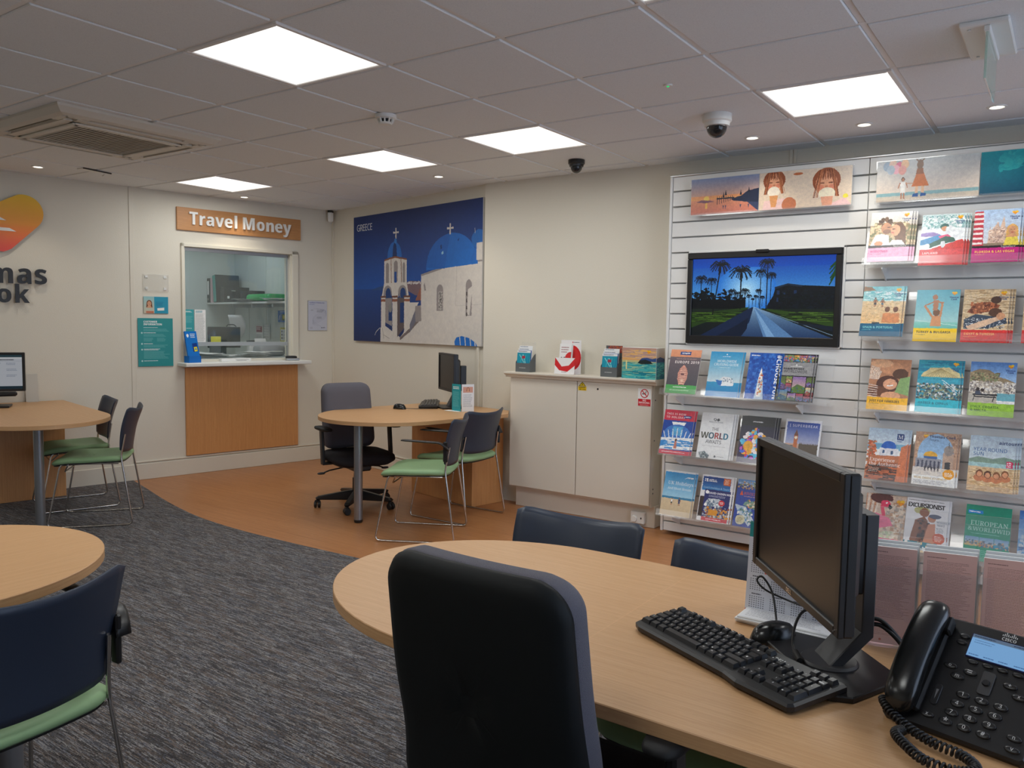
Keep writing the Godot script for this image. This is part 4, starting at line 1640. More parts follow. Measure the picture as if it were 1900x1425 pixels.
func cabinet_and_things() -> void:
	var t := thing("wall_cabinet", "long cream cupboard with two plain doors below a moulded ledge", "cabinet", Vector3(-0.43, 0, -3.1))
	obj("carcass", boxm(Vector3(0, 0.585, 0.010), Vector3(1.19, 0.865, 0.136)), M.cream_paint, t)
	obj("plinth", boxm(Vector3(0.015, 0.078, -0.015), Vector3(1.18, 0.156, 0.09), 0.003), M.cream_paint, t)
	var ld := ms()
	var pr := PackedVector2Array([Vector2(-0.06, 1.005), Vector2(0.11, 1.005), Vector2(0.115, 1.012), Vector2(0.118, 1.022), Vector2(0.132, 1.026), Vector2(0.138, 1.034), Vector2(0.138, 1.044), Vector2(0.134, 1.046), Vector2(-0.06, 1.046)])
	prism(ld, pr, -0.63, 0.63, Transform3D(Basis(Vector3(0, 0, 1), Vector3.UP, Vector3(1, 0, 0)), Vector3.ZERO))
	obj("ledge", ld, M.cream_paint, t)
	for k in 2:
		var d := obj("door", boxm(Vector3.ZERO, Vector3(0.588, 0.838, 0.020), 0.003), M.cream_paint, t)
		d.position = Vector3(-0.298 + 0.594 * k, 0.586, 0.09)
		if k == 1:
			var w := Canvas.new(70, 66, col(236, 196, 30), 2)
			w.rect(0, 0, 70, 36, col(222, 215, 202))
			w.poly([35, 1, 4, 34, 66, 34], col(30, 28, 26))
			w.poly([35, 6, 11, 31, 59, 31], col(240, 210, 30))
			w.poly([37, 11, 29, 22, 34, 22, 31, 29, 41, 19, 36, 19], col(30, 28, 26))
			w.t("DANGER", 6, 48, 14, col(40, 34, 10), bold)
			w.t("240 Volts", 8, 62, 13, col(40, 34, 10), bold)
			put(obj("warning_sticker", picture(0.068, 0.064), printed(w.im), d), Vector3(-0.252, 0.385, 0.0112))
			var n := Canvas.new(100, 120, col(238, 238, 238), 3)
			n.ell(50, 34, 31, 31, col(196, 30, 36))
			n.ell(50, 34, 25, 25, col(238, 238, 238))
			n.rect(32, 34, 30, 6, col(30, 30, 30))
			n.line(54, 32, 62, 16, 3, col(90, 90, 90))
			n.line(58, 32, 68, 18, 3, col(90, 90, 90))
			n.line(32, 16, 68, 52, 6, col(196, 30, 36))
			n.rect(2, 72, 96, 48, col(206, 34, 44))
			n.t("NO", 36, 88, 18, Color.WHITE, bold)
			n.t("SMOKING", 6, 104, 18, Color.WHITE, bold)
			n.words(16, 110, 70, 2, 4, col(240, 190, 190), 2)
			put(obj("no_smoking_sticker", picture(0.098, 0.12), printed(n.im), d), Vector3(0.240, 0.335, 0.0112))
			put(obj("lock", lathem([Vector2(0, 0.003), Vector2(0.006, 0.003), Vector2(0.007, 0.0)], 10), M.black_plastic, d), Vector3(-0.125, 0.37, 0.0105), Vector3(PI / 2, 0, 0))
	for y in [0.25, 0.28, 0.62, 0.9]:
		obj("hinge_hole", lathem([Vector2(0, 0.002), Vector2(0.005, 0.002), Vector2(0.006, 0.0)], 8, Transform3D(Basis(Vector3.FORWARD, PI / 2), Vector3(0.595, y, 0.05))), M.card_grey, t)
	var dial := thing("wall_control", "square white control box with a round dial on the plinth", "control", Vector3(0.058, 0.066, -3.07))
	obj("box", boxm(Vector3(0, 0, 0.018), Vector3(0.106, 0.082, 0.034), 0.004), M.white_plastic, dial)
	obj("knob", lathem([Vector2(0, 0.010), Vector2(0.020, 0.010), Vector2(0.024, 0.0)], 20, Transform3D(Basis(Vector3.RIGHT, PI / 2), Vector3(-0.022, -0.008, 0.036))), M.white_plastic, dial)
	obj("indicator", boxm(Vector3(0.03, 0.0, 0.036), Vector3(0.008, 0.012, 0.002)), M.black_plastic, dial)

	leaflet_holder("clear leaflet holder of small teal leaflets at the ledge end", -0.918, 0)
	leaflet_holder("red and white leaflet holder with a hanging heart print", -0.545, 1)
	leaflet_holder("dark grey leaflet holder beside the sunset box", -0.182, 2)
	var bx := thing("sunset_box", "display box printed with a sunset over a turquoise sea", "box", Vector3(0.062, 1.046, -3.055))
	var c := Canvas.new(260, 210, col(214, 170, 120), 12)
	c.vg(0, 0, 260, 85, col(190, 150, 140), col(232, 176, 110))
	c.dots(0, 10, 260, 60, [col(220, 180, 150), col(240, 190, 110), col(180, 150, 150)], 240, 4, 22, 0.3)
	c.vg(0, 85, 260, 125, col(206, 196, 140), col(24, 150, 170))
	c.dots(0, 100, 260, 108, [col(90, 196, 190), col(40, 170, 180), col(180, 206, 160), col(20, 130, 150)], 700, 4, 22, 0.2)
	c.rect(30, 88, 10, 60, col(236, 226, 160))
	c.poly([130, 90, 150, 70, 190, 66, 230, 72, 260, 66, 260, 92], col(50, 80, 140))
	c.poly([120, 102, 140, 84, 180, 78, 220, 90, 235, 106, 150, 110], col(30, 46, 50))
	c.heart(204, 26, 22)
	put(obj("front_print", picture(0.258, 0.212), printed(c.im), bx), Vector3(0, 0.107, 0.0665))
	var c2 := Canvas.new(130, 210, col(24, 150, 170), 13)
	c2.vg(0, 0, 130, 90, col(206, 190, 180), col(190, 160, 140))
	c2.poly([0, 70, 60, 60, 130, 74, 130, 96, 0, 96], col(40, 66, 120))
	c2.vg(0, 96, 130, 114, col(40, 150, 170), col(24, 140, 170))
	c2.dots(0, 100, 130, 108, [col(90, 196, 190), col(20, 120, 150)], 260, 4, 16, 0.3)
	put(obj("side_print", picture(0.128, 0.212), printed(c2.im), bx), Vector3(0.1305, 0.107, 0.0), Vector3(0, PI / 2, 0))
	var st := ms()
	for s in [-1, 1]:
		box(st, Vector3(s * 0.1285, 0.107, 0), Vector3(0.003, 0.212, 0.13))
		box(st, Vector3(0, 0.107, s * 0.0645), Vector3(0.258, 0.212, 0.003))
	box(st, Vector3(0, 0.002, 0), Vector3(0.256, 0.003, 0.128))
	box(st, Vector3(0, 0.195, 0), Vector3(0.254, 0.003, 0.126))
	obj("carton", st, M.paper, bx)


# ---------------------------------------------------------------- the slatted display wall

func slatwall() -> void:
	var t := thing("slatwall", "white slatted display wall holding the brochures and television", "display wall", Vector3(0, 0, ZS))
	obj("backing", boxm(Vector3(1.476, 1.207, -0.102), Vector3(2.43, 2.354, 0.150)), M.slat_white, t)
	for e in [[0.270, 0.018], [2.683, 0.018]]:
		obj("end_strip", boxm(Vector3(e[0], 1.21, -0.004), Vector3(e[1], 2.37, 0.02), 0.003), M.slat_white, t)
	obj("top_strip", boxm(Vector3(1.476, 2.392, -0.07), Vector3(2.43, 0.012, 0.16), 0.003), M.aluminium, t)
	var bays := [[0.282, 1.483], [1.487, 2.672]]
	for b in bays.size():
		for k in range(0, 24):
			var y0 := 0.1 * k - 0.007 + 0.005
			var y1 := 0.1 * k + 0.093 - 0.005
			if k == 0:
				y0 = 0.03
			if k == 23:
				y1 = 2.386
			var parts := [bays[b]]
			if b == 0 and k >= 13 and k < 19:
				parts = [[0.282, 0.394], [1.381, 1.483]]
			for p in parts:
				obj("slat", boxm(Vector3((p[0] + p[1]) / 2, (y0 + y1) / 2, -0.006), Vector3(p[1] - p[0], y1 - y0, 0.012), 0.0015), M.slat_white, t)
	# white surround of the television niche
	var fr := ms()
	for e in [[0.402, 1.594, 0.014, 0.608], [1.373, 1.594, 0.014, 0.608], [0.8875, 1.892, 0.985, 0.012], [0.8875, 1.296, 0.985, 0.012]]:
		box(fr, Vector3(e[0], e[1], -0.002), Vector3(e[2], e[3], 0.014), 0.002)
	obj("niche_frame", fr, M.slat_white, t)

	# television
	var tv := thing("television", "black flat television showing a palm-lined street", "television", Vector3(0.886, 1.594, ZS))
	var st := ms()
	for e in [[0, 0.272, 0.955, 0.040], [0, -0.266, 0.955, 0.052]]:
		box(st, Vector3(e[0], e[1], 0.010), Vector3(e[2], e[3], 0.03), 0.004)
	for e in [-0.4605, 0.4605]:
		box(st, Vector3(e, 0, 0.010), Vector3(0.034, 0.50, 0.03), 0.004)
	obj("bezel", st, M.black_plastic, tv)
	put(obj("screen", picture(0.888, 0.494), lit_screen(tv_picture(), 0.9), tv), Vector3(0, 0.006, 0.012))
	obj("camera_bar", boxm(Vector3(0.01, 0.288, 0.028), Vector3(0.08, 0.02, 0.02), 0.004), M.black_matt, tv)

	# banners along the top
	banner("banner_print", "sunset pier banner in the tray on the display wall", 0.43, 0.868, banner_picture(0))
	banner("banner_print", "banner of two children eating ice cream", 0.870, 1.405, banner_picture(1))
	banner("banner_print", "beach banner of a child holding balloons and a giraffe walker", 1.537, 2.040, banner_picture(2))
	banner("banner_print", "deep teal sea banner beside the beach banner", 2.043, 2.55, banner_picture(3))
	for e in [[0.42, 1.412], [1.53, 2.56]]:
		var h := thing("banner_tray", ["clear acrylic tray holding the sunset and ice cream banners", "clear acrylic tray holding the beach and teal banners"][0 if e[0] < 1 else 1], "tray", Vector3((e[0] + e[1]) / 2, 2.235, ZS))
		var w: float = e[1] - e[0]
		obj("back_sheet", boxm(Vector3(0, 0, 0.046), Vector3(w, 0.236, 0.003)), M.acrylic, h)
		obj("base", boxm(Vector3(0, -0.117, 0.026), Vector3(w, 0.003, 0.05)), M.acrylic, h)
		obj("lip", boxm(Vector3(0, -0.110, 0.056), Vector3(w, 0.016, 0.002)), M.satin_acrylic, h)
		for s in [-0.4, 0.4]:
			obj("hook", boxm(Vector3(s * w, 0.03, 0.022), Vector3(0.03, 0.012, 0.044), 0.002), M.white_plastic, h)

	# brochure shelves
	for y in [1.775, 1.365, 0.962, 0.565, 0.185]:
		shelf("acrylic_shelf", 1.50, 2.66, y, ["fifth", "fourth", "third", "second", "lowest"][[1.775, 1.365, 0.962, 0.565, 0.185].find(y)] + " shelf from the floor on the wide brochure bay")
	for y in [0.975, 0.578, 0.175]:
		shelf("acrylic_shelf", 0.30, 1.35, y, ["top", "middle", "lowest"][[0.975, 0.578, 0.175].find(y)] + " brochure shelf below the television")


func banner(called: String, label: String, x0: float, x1: float, im: Image) -> void:
	var t := thing(called, label, "banner", Vector3((x0 + x1) / 2, 2.2365, ZS + 0.050), 0.0)
	obj("card", boxm(Vector3(0, 0, 0), Vector3(x1 - x0, 0.224, 0.002)), M.paper, t)
	put(obj("print", picture(x1 - x0 - 0.001, 0.223), printed(im, 0.3), t), Vector3(0, 0, 0.002))


func shelf(called: String, x0: float, x1: float, y: float, label: String) -> void:
	var w := x1 - x0
	var t := thing(called, "clear acrylic " + label, "shelf", Vector3((x0 + x1) / 2, y, ZS))
	var tilt := 0.33
	var b := Basis(Vector3.RIGHT, -tilt)
	# back sheet, base and front lip of one bent tray; its front bottom edge lies at (y - 0.004, 0.165)
	obj("back_sheet", boxm(Vector3(0, 0.128, 0.062), Vector3(w, 0.27, 0.003), 0.0, b), M.acrylic, t)
	obj("base", boxm(Vector3(0, -0.009, 0.135), Vector3(w, 0.003, 0.066), 0.0, b), M.acrylic, t)
	obj("lip", boxm(Vector3(0, 0.014, 0.165), Vector3(w, 0.045, 0.003), 0.0, b), M.satin_acrylic, t)
	obj("support", boxm(Vector3(0, -0.018, 0.055), Vector3(w, 0.003, 0.11)), M.acrylic, t)
	for e in ([0.10, w - 0.18]):
		var br := ms()
		prism(br, PackedVector2Array([Vector2(0.0, -0.09), Vector2(0.0, -0.02), Vector2(0.14, -0.02), Vector2(0.14, -0.03)]), -w / 2 + e - 0.003, -w / 2 + e + 0.003, Transform3D(Basis(Vector3(0, 0, 1), Vector3.UP, Vector3(1, 0, 0)), Vector3.ZERO))
		obj("bracket", br, M.white_plastic, t)


func tv_picture() -> Image:
	var c := Canvas.new(880, 490, col(20, 110, 220), 51)
	c.vg(0, 0, 880, 310, col(8, 62, 164), col(92, 172, 226))
	for k in 14:
		c.ell(352, 196, 190 - k * 13, 150 - k * 10.5, col(40, 116, 206).lerp(col(168, 216, 244), k / 13.0))
	c.vg(0, 0, 880, 60, col(8, 60, 160), col(14, 76, 180))
	var dk := [col(3, 8, 16), col(5, 13, 24), col(8, 20, 32), col(4, 16, 20)]
	# tree masses on both sides: leafy clumps built up from many small blots
	for k in 900:
		var x := c.r.randf() * 345.0
		var top := 190 + 60 * (x / 345.0) + 22 * sin(x * 0.05) + 12 * sin(x * 0.17)
		c.ell(x, top + pow(c.r.randf(), 0.7) * 130.0, c.r.randf_range(3, 14), c.r.randf_range(3, 9), dk[k % 4])
	c.rect(0, 262, 352, 60, dk[0])
	c.poly([484, 300, 520, 240, 534, 186, 606, 172, 880, 186, 880, 400, 484, 330], dk[1])
	c.poly([528, 186, 606, 164, 690, 176, 690, 186, 606, 174, 530, 198], col(24, 40, 60))
	for k in 8:
		c.rect(542 + (k % 4) * 34, 206 + (k / 4) * 44, 17, 25, col(22, 44, 78))
	for k in 900:
		var x2 := 560 + c.r.randf() * 320.0
		c.ell(x2, 205 + pow(c.r.randf(), 0.8) * 150.0 + 20 * sin(x2 * 0.06), c.r.randf_range(3, 15), c.r.randf_range(3, 9), dk[k % 4])
	# verges and road
	c.vg(0, 318, 880, 172, col(20, 32, 26), col(12, 20, 26))
	c.poly([0, 352, 250, 322, 366, 308, 384, 312, 150, 384, 0, 440], col(34, 58, 22))
	c.dots(0, 338, 260, 60, [col(66, 96, 30), col(46, 76, 24), col(18, 34, 16)], 260, 4, 26, 0.25)
	c.poly([440, 312, 600, 330, 880, 386, 880, 426, 640, 372], col(40, 66, 24))
	c.dots(560, 336, 280, 50, [col(70, 100, 36), col(44, 70, 26), col(16, 30, 18)], 200, 4, 24, 0.25)
	for k in 180:
		var t := k / 179.0
		var y := 308 + 182 * t
		c.rect(392 - 330 * t, y, 24 + 790 * t, 1.5, col(148, 186, 216).lerp(col(34, 58, 96), pow(t, 0.55)))
	c.poly([392, 308, 402, 308, 380, 400, 300, 490, 60, 490, 180, 424], col(18, 34, 64))
	c.poly([300, 420, 372, 372, 366, 440, 330, 490, 170, 490], col(12, 24, 46))
	c.poly([404, 312, 418, 312, 650, 490, 470, 490], col(84, 124, 170))
	c.poly([406, 314, 412, 314, 540, 490, 490, 490], col(116, 156, 198))
	c.line(420, 312, 880, 474, 3, col(120, 146, 170))
	c.poly([640, 400, 880, 420, 880, 450], col(16, 28, 44))
	# palms: x, top, height, crown size
	for p in [[58, 126, 180, 50], [128, 138, 160, 44], [186, 44, 310, 74], [318, 84, 236, 84], [262, 208, 110, 36], [298, 224, 90, 32], [346, 206, 100, 36], [482, 36, 290, 62], [442, 92, 224, 48], [506, 112, 180, 42], [432, 206, 104, 26], [372, 236, 70, 22], [416, 240, 66, 20], [396, 256, 50, 13], [280, 250, 60, 20], [456, 244, 60, 18]]:
		var lean := -46.0 if p[3] > 70 and p[0] < 200 else c.r.randf_range(-4, 4)
		c.line(p[0], p[1], p[0] + lean, p[1] + p[2], maxf(2.5, p[3] * 0.10), dk[0])
		for q in 26:
			var a := TAU * q / 26 + c.r.randf() * 0.2
			var l: float = p[3] * c.r.randf_range(0.6, 1.0)
			var m := Vector2(p[0] + cos(a) * l * 0.6, p[1] + sin(a) * l * 0.36 - l * 0.14)
			var e := Vector2(p[0] + cos(a) * l, p[1] + sin(a) * l * 0.62 + l * 0.24)
			c.line(p[0], p[1], m.x, m.y, maxf(1.5, p[3] * 0.05), dk[q % 2])
			c.line(m.x, m.y, e.x, e.y, maxf(1.5, p[3] * 0.06), dk[q % 2])
			for z in 3:
				var f := m.lerp(e, z / 3.0)
				c.line(f.x, f.y, f.x + c.r.randf_range(-4, 4), f.y + p[3] * 0.16, 1.5, dk[1])
	for k in 9:
		c.line(880, 40 + k * 9, 842 + c.r.randf() * 20, 74 + k * 13, 7, col(26, 66, 26))
	return c.photo(0.05, 1.2, 2.0)


func banner_picture(k: int) -> Image:
	var c := Canvas.new(500, 224, Color.WHITE, 60 + k)
	match k:
		0:
			c.vg(0, 0, 500, 130, col(128, 146, 186), col(226, 170, 140))
			c.vg(0, 110, 500, 30, col(236, 160, 110), col(244, 176, 110))
			c.vg(0, 134, 500, 90, col(232, 156, 120), col(214, 128, 112))
			c.ell(118, 128, 20, 18, col(255, 214, 110))
			c.rect(110, 140, 16, 50, col(250, 196, 100))
			c.poly([40, 146, 80, 134, 150, 140, 180, 148, 110, 154], col(140, 96, 110))
			c.poly([300, 140, 380, 120, 420, 96, 500, 84, 500, 180, 400, 160, 320, 150], col(38, 48, 76))
			c.poly([320, 152, 420, 164, 500, 224, 500, 170], col(60, 70, 104))
			c.rect(195, 128, 130, 8, col(40, 44, 64))
			for q in 8:
				c.rect(198 + q * 16, 118, 4, 50 - q * 3, col(44, 46, 66))
			for q in [[262, 80], [246, 92], [372, 84], [430, 70]]:
				c.poly([q[0], q[1], q[0] - 8, q[1] + 34, q[0] + 8, q[1] + 34], col(30, 36, 58))
				c.poly([q[0], 218 - q[1] * 0.2, q[0] - 6, 176, q[0] + 6, 176], col(90, 84, 110))
		1:
			c.vg(0, 0, 500, 224, col(222, 206, 188), col(238, 216, 192))
			c.ell(215, 22, 26, 8, col(190, 110, 70))
			for e in [[84, 66, 72], [368, 94, 86]]:
				var x: float = e[0]
				var y: float = e[1]
				var s: float = e[2]
				c.ell(x, y - s * 0.22, s * 0.86, s * 0.86, col(150, 82, 52))
				c.ell(x, y + s * 0.02, s * 0.66, s * 0.86, col(226, 156, 120))
				c.ell(x + s * 0.12, y - s * 0.02, s * 0.46, s * 0.70, col(236, 172, 136))
				for q in [-1, 1]:
					c.ell(x + q * s * 0.34, y + s * 0.22, s * 0.20, s * 0.16, col(228, 142, 112))
					c.ell(x + q * s * 0.26, y - s * 0.06, s * 0.15, s * 0.06, col(196, 124, 94))
					c.line(x + q * s * 0.14, y - s * 0.05, x + q * s * 0.38, y - s * 0.08, 3, col(66, 38, 32))
				c.ell(x, y + s * 0.18, s * 0.11, s * 0.07, col(206, 130, 98))
				c.ell(x + 2, y + s * 0.44, s * 0.20, s * 0.13, col(124, 44, 44))
				for q in 46:                                    # wet loose hair over brow and cheeks
					var hx := c.r.randf_range(-0.9, 0.9)
					var low := 0.9 if absf(hx) > 0.55 else c.r.randf_range(-0.5, -0.22)
					c.line(x + hx * s * 0.5, y - s * 0.98, x + hx * s * 0.92 + c.r.randf_range(-4, 4), y + s * low, c.r.randf_range(1.5, 4.0), [col(168, 96, 60), col(128, 68, 44), col(190, 116, 76), col(108, 56, 38)][q % 4])
			c.poly([20, 224, 30, 170, 150, 160, 190, 224], col(244, 208, 204))
			c.ell(170, 200, 40, 44, col(206, 128, 92))
			c.poly([360, 224, 470, 180, 500, 224], col(246, 206, 204))
			c.ell(82, 118, 34, 32, col(250, 240, 222))
			c.poly([58, 140, 108, 140, 96, 210, 70, 210], col(226, 160, 104))
			c.ell(372, 150, 44, 34, col(252, 240, 212))
			c.poly([340, 168, 406, 168, 400, 220, 350, 220], col(236, 170, 140))
			c.ell(470, 172, 14, 12, col(240, 226, 80))
		2:
			c.vg(0, 0, 500, 224, col(188, 194, 196), col(226, 206, 190))
			c.rect(0, 178, 500, 22, col(136, 176, 182))
			c.vg(0, 196, 500, 28, col(196, 190, 176), col(214, 196, 176))
			for q in [[50, 30, col(150, 170, 190)], [80, 20, col(230, 196, 176)], [112, 34, col(222, 110, 140)], [140, 24, col(236, 190, 150)], [96, 50, col(240, 176, 190)], [70, 50, col(170, 186, 200)], [128, 56, col(230, 160, 150)]]:
				c.ell(q[0], q[1], 20, 26, q[2])
				c.line(q[0], q[1] + 24, 112, 110, 1, col(200, 190, 186))
			c.figure(134, 96, 118, col(176, 120, 92), col(236, 234, 230), col(236, 234, 230), col(70, 48, 40))
			c.poly([205, 60, 228, 60, 262, 150, 178, 150], col(206, 112, 54))
			c.poly([202, 52, 230, 52, 236, 84, 196, 84], col(150, 84, 44))
			c.ell(216, 32, 16, 26, col(122, 84, 56))
			c.line(206, 12, 196, 4, 6, col(120, 84, 60))
			c.line(226, 12, 236, 4, 6, col(120, 84, 60))
			c.rect(196, 150, 14, 44, col(226, 186, 150))
			c.rect(226, 150, 14, 44, col(226, 186, 150))
			c.poly([186, 190, 212, 186, 212, 206, 182, 206], col(30, 84, 150))
			c.poly([224, 186, 250, 190, 250, 204, 222, 206], col(30, 84, 150))
			c.line(150, 130, 190, 132, 5, col(196, 150, 120))
		3:
			c.vg(0, 0, 500, 224, col(20, 146, 160), col(10, 76, 104))
			for q in 60:
				c.ell(90 + c.r.randf() * 90, 20 + c.r.randf() * 70, 6 + c.r.randf() * 26, 5 + c.r.randf() * 18, col(24, 150, 162).lerp(col(70, 178, 176), c.r.randf() * 0.6))
			c.ell(260, 40, 60, 40, col(190, 150, 130))
			c.ell(250, 150, 30, 90, col(180, 150, 210))
	return c.photo(0.035, 1.6)


# ---------------------------------------------------------------- brochures

func emblem(c: Canvas, x := 182.0, y := 22.0, dark := true) -> void:
	c.heart(x, y, 20)
	c.t("Thomas", x - 22, y + 27, 12, col(30, 50, 110) if dark else Color.WHITE, bold)
	c.t("Cook", x - 14, y + 38, 12, col(30, 50, 110) if dark else Color.WHITE, bold)


func band(c: Canvas, y: float, base: Color, title: String, ink: Color, h := 297.0) -> void:
	c.rect(0, y, 210, h - y, base)
	c.t(title, 14, y + 28, 17, ink, bold)
	c.words(14, y + 36, 60, 1, 6, ink, 2)


func cover(id: String) -> Image:
	var c := Canvas.new(210, 297, col(236, 236, 234), hash(id) % 10000)
	c.waiting = true
	var sand := [col(226, 196, 150), col(206, 170, 120), col(240, 214, 170), col(190, 150, 104)]
	var skin := col(216, 158, 120)
	match id:
		"weddings":
			c.vg(0, 0, 210, 200, col(240, 240, 240), col(200, 170, 130))
			c.rect(0, 80, 210, 110, col(176, 150, 120))
			c.dots(0, 60, 210, 130, [col(150, 130, 90), col(196, 170, 130), col(120, 120, 80), col(226, 200, 160)], 260, 5, 22)
			c.poly([20, 204, 30, 150, 60, 130, 100, 140, 110, 204], col(222, 224, 228))
			for q in 40:                                    # curly hair round a turned face
				c.ell(76 + 36 * cos(q * 0.7) * c.r.randf_range(0.3, 1.0), 62 + 30 * sin(q * 0.7) * c.r.randf_range(0.3, 1.0), 9, 8, [col(92, 64, 44), col(120, 86, 60), col(74, 50, 36)][q % 3])
			c.ell(84, 98, 26, 34, col(198, 142, 106))
			c.ell(88, 118, 20, 14, col(140, 100, 80))
			c.ell(96, 92, 8, 3, col(90, 58, 46))
			c.poly([112, 100, 128, 68, 160, 66, 184, 100, 190, 204, 150, 204], col(112, 74, 48))
			c.ell(132, 112, 24, 34, col(220, 162, 126))
			c.ell(122, 104, 8, 3, col(90, 58, 46))
			c.ell(118, 126, 8, 4, col(190, 96, 88))
			c.poly([10, 200, 30, 140, 60, 130, 90, 190, 80, 205], col(226, 230, 236))
			c.ell(52, 190, 22, 16, col(214, 150, 112))
			c.poly([96, 205, 120, 170, 170, 172, 190, 205], col(240, 240, 238))
			c.rect(0, 200, 210, 16, col(40, 28, 28))
			c.t("Signature", 130, 213, 14, Color.WHITE, serif)
			band(c, 214, col(236, 166, 198), "WEDDINGS", col(196, 70, 130))
			emblem(c)
		"snow":
			c.vg(0, 0, 210, 200, col(206, 226, 228), col(226, 236, 238))
			c.dots(0, 6, 210, 74, [col(150, 190, 190), col(240, 246, 246), col(120, 170, 176), col(190, 216, 218)], 420, 3, 12)
			c.rect(0, 84, 210, 130, col(232, 238, 242))
			c.poly([60, 200, 200, 150, 214, 170, 214, 220, 40, 220], col(206, 60, 58))
			c.poly([0, 110, 60, 104, 92, 118, 80, 130, 0, 128], col(150, 130, 190))
			c.poly([0, 150, 90, 120, 120, 134, 60, 176, 0, 178], col(70, 140, 190))
			c.poly([84, 130, 130, 118, 150, 140, 100, 150], col(220, 90, 130))
			c.poly([30, 180, 120, 130, 160, 140, 170, 160, 90, 180, 50, 196], col(52, 96, 84))
			c.ell(112, 76, 22, 20, col(60, 106, 100))
			c.ell(112, 86, 15, 14, skin)
			c.ell(140, 92, 24, 20, col(226, 232, 236))
			c.ell(34, 184, 14, 12, col(220, 226, 228))
			c.ell(110, 176, 12, 20, col(214, 222, 226))
			band(c, 205, col(214, 76, 80), "LAPLAND", col(240, 214, 214))
			emblem(c)
		"florida":
			c.vg(0, 0, 210, 200, col(170, 200, 236), col(226, 228, 234))
			c.poly([70, 190, 70, 120, 90, 110, 110, 70, 120, 110, 134, 40, 146, 108, 160, 90, 170, 120, 170, 190], col(220, 190, 170))
			c.dots(72, 100, 96, 90, [col(170, 140, 130), col(240, 220, 206), col(200, 170, 156)], 160, 3, 9)
			c.rect(0, 190, 210, 14, col(150, 130, 110))
			c.portrait(176, 120, 40, skin, col(226, 176, 104))
			c.poly([140, 204, 150, 160, 200, 158, 210, 204], col(236, 214, 90))
			c.poly([0, 10, 40, 6, 50, 204, 0, 204], col(196, 60, 76))       # a striped awning in the place of the costumed figure
			for k in 7:
				c.rect(0, 16 + k * 28, 44, 12, col(236, 226, 226))
			c.rect(0, 204, 210, 14, col(36, 30, 34))
			c.t("Signature", 130, 216, 14, Color.WHITE, serif)
			band(c, 216, col(200, 30, 130), "FLORIDA & LAS VEGAS", col(246, 226, 90))
			emblem(c)
		"spain":
			c.vg(0, 0, 210, 90, col(120, 196, 206), col(170, 216, 214))
			c.poly([0, 0, 40, 4, 60, 24, 0, 30], col(150, 116, 90))
			c.dots(0, 30, 210, 60, [col(100, 180, 190), col(226, 240, 240), col(150, 206, 208)], 420, 2, 12, 0.4)
			c.vg(0, 88, 210, 134, col(226, 200, 160), col(232, 190, 136))
			c.dots(0, 90, 210, 130, sand, 260, 2, 8, 0.5)
			c.figure(66, 66, 60, col(150, 96, 66), col(150, 96, 66), col(50, 50, 60), col(50, 36, 30))
			c.figure(104, 70, 56, col(150, 96, 66), col(150, 96, 66), col(40, 90, 120), col(50, 36, 30))
			for x in [134, 176]:
				c.ell(x, 138, 13, 16, col(110, 66, 44))
				c.poly([x - 26, 216, x - 20, 160, x + 20, 158, x + 24, 216], col(214, 138, 88))
			c.rect(60, 214, 40, 8, col(60, 70, 80))
			band(c, 222, col(16, 96, 132), "SPAIN & PORTUGAL", col(140, 210, 210))
			emblem(c)
		"turkey":
			c.vg(0, 0, 210, 190, col(90, 176, 196), col(170, 214, 214))
			c.vg(0, 186, 210, 36, col(140, 206, 196), col(110, 190, 176))
			c.line(0, 176, 210, 206, 3, col(200, 230, 224))
			c.poly([78, 210, 84, 150, 126, 150, 132, 210], col(214, 150, 104))
			c.ell(104, 132, 17, 20, col(120, 80, 56))
			c.line(86, 156, 44, 92, 11, col(206, 140, 96))
			c.line(124, 156, 130, 70, 11, col(206, 140, 96))
			c.poly([84, 60, 112, 60, 108, 120, 86, 120], col(180, 120, 86))
			c.ell(92, 44, 13, 15, col(170, 112, 80))
			c.line(88, 70, 46, 92, 7, col(180, 120, 86))
			c.line(108, 70, 130, 78, 7, col(180, 120, 86))
			band(c, 222, col(246, 204, 30), "TURKEY & BULGARIA", col(60, 56, 40))
			emblem(c)
		"egypt":
			c.rect(0, 0, 210, 230, col(206, 176, 136))
			c.dots(0, 0, 210, 230, [col(220, 194, 154), col(186, 152, 112), col(230, 206, 170)], 900, 4, 16, 0.4)
			c.poly([10, 170, 60, 140, 200, 160, 206, 190, 120, 220, 10, 222], col(60, 74, 92))
			c.dots(14, 160, 180, 56, [col(220, 226, 230), col(40, 50, 70)], 300, 2, 5)
			c.poly([20, 210, 90, 176, 170, 150, 190, 160, 110, 206, 40, 230], col(226, 190, 160))
			c.poly([20, 130, 50, 80, 120, 70, 170, 90, 150, 120, 60, 140], col(150, 84, 56))
			c.dots(30, 70, 120, 60, [col(190, 110, 70), col(110, 56, 40), col(214, 140, 96)], 80, 4, 14)
			c.ell(150, 60, 24, 20, col(80, 56, 46))
			c.ell(150, 130, 30, 24, col(96, 64, 50))
			c.ell(176, 150, 20, 20, skin)
			band(c, 228, col(216, 56, 54), "EGYPT & TUNISIA", col(246, 190, 100))
			emblem(c)
		"families":
			c.rect(0, 0, 210, 240, col(186, 130, 96))
			for k in 9:
				c.line(10 + k * 8, 10, 0 + k * 6, 120, 4, col(236, 220, 204))
			c.ell(110, 52, 60, 36, col(206, 146, 108))
			c.ell(160, 84, 40, 30, col(90, 56, 40))
			c.ell(60, 26, 60, 24, col(222, 170, 132))
			c.ell(100, 146, 60, 50, col(84, 46, 36))
			c.ell(112, 146, 36, 32, col(230, 168, 132))
			c.line(96, 156, 128, 152, 6, Color.WHITE)
			c.poly([140, 190, 160, 110, 210, 96, 210, 210], col(140, 176, 110))
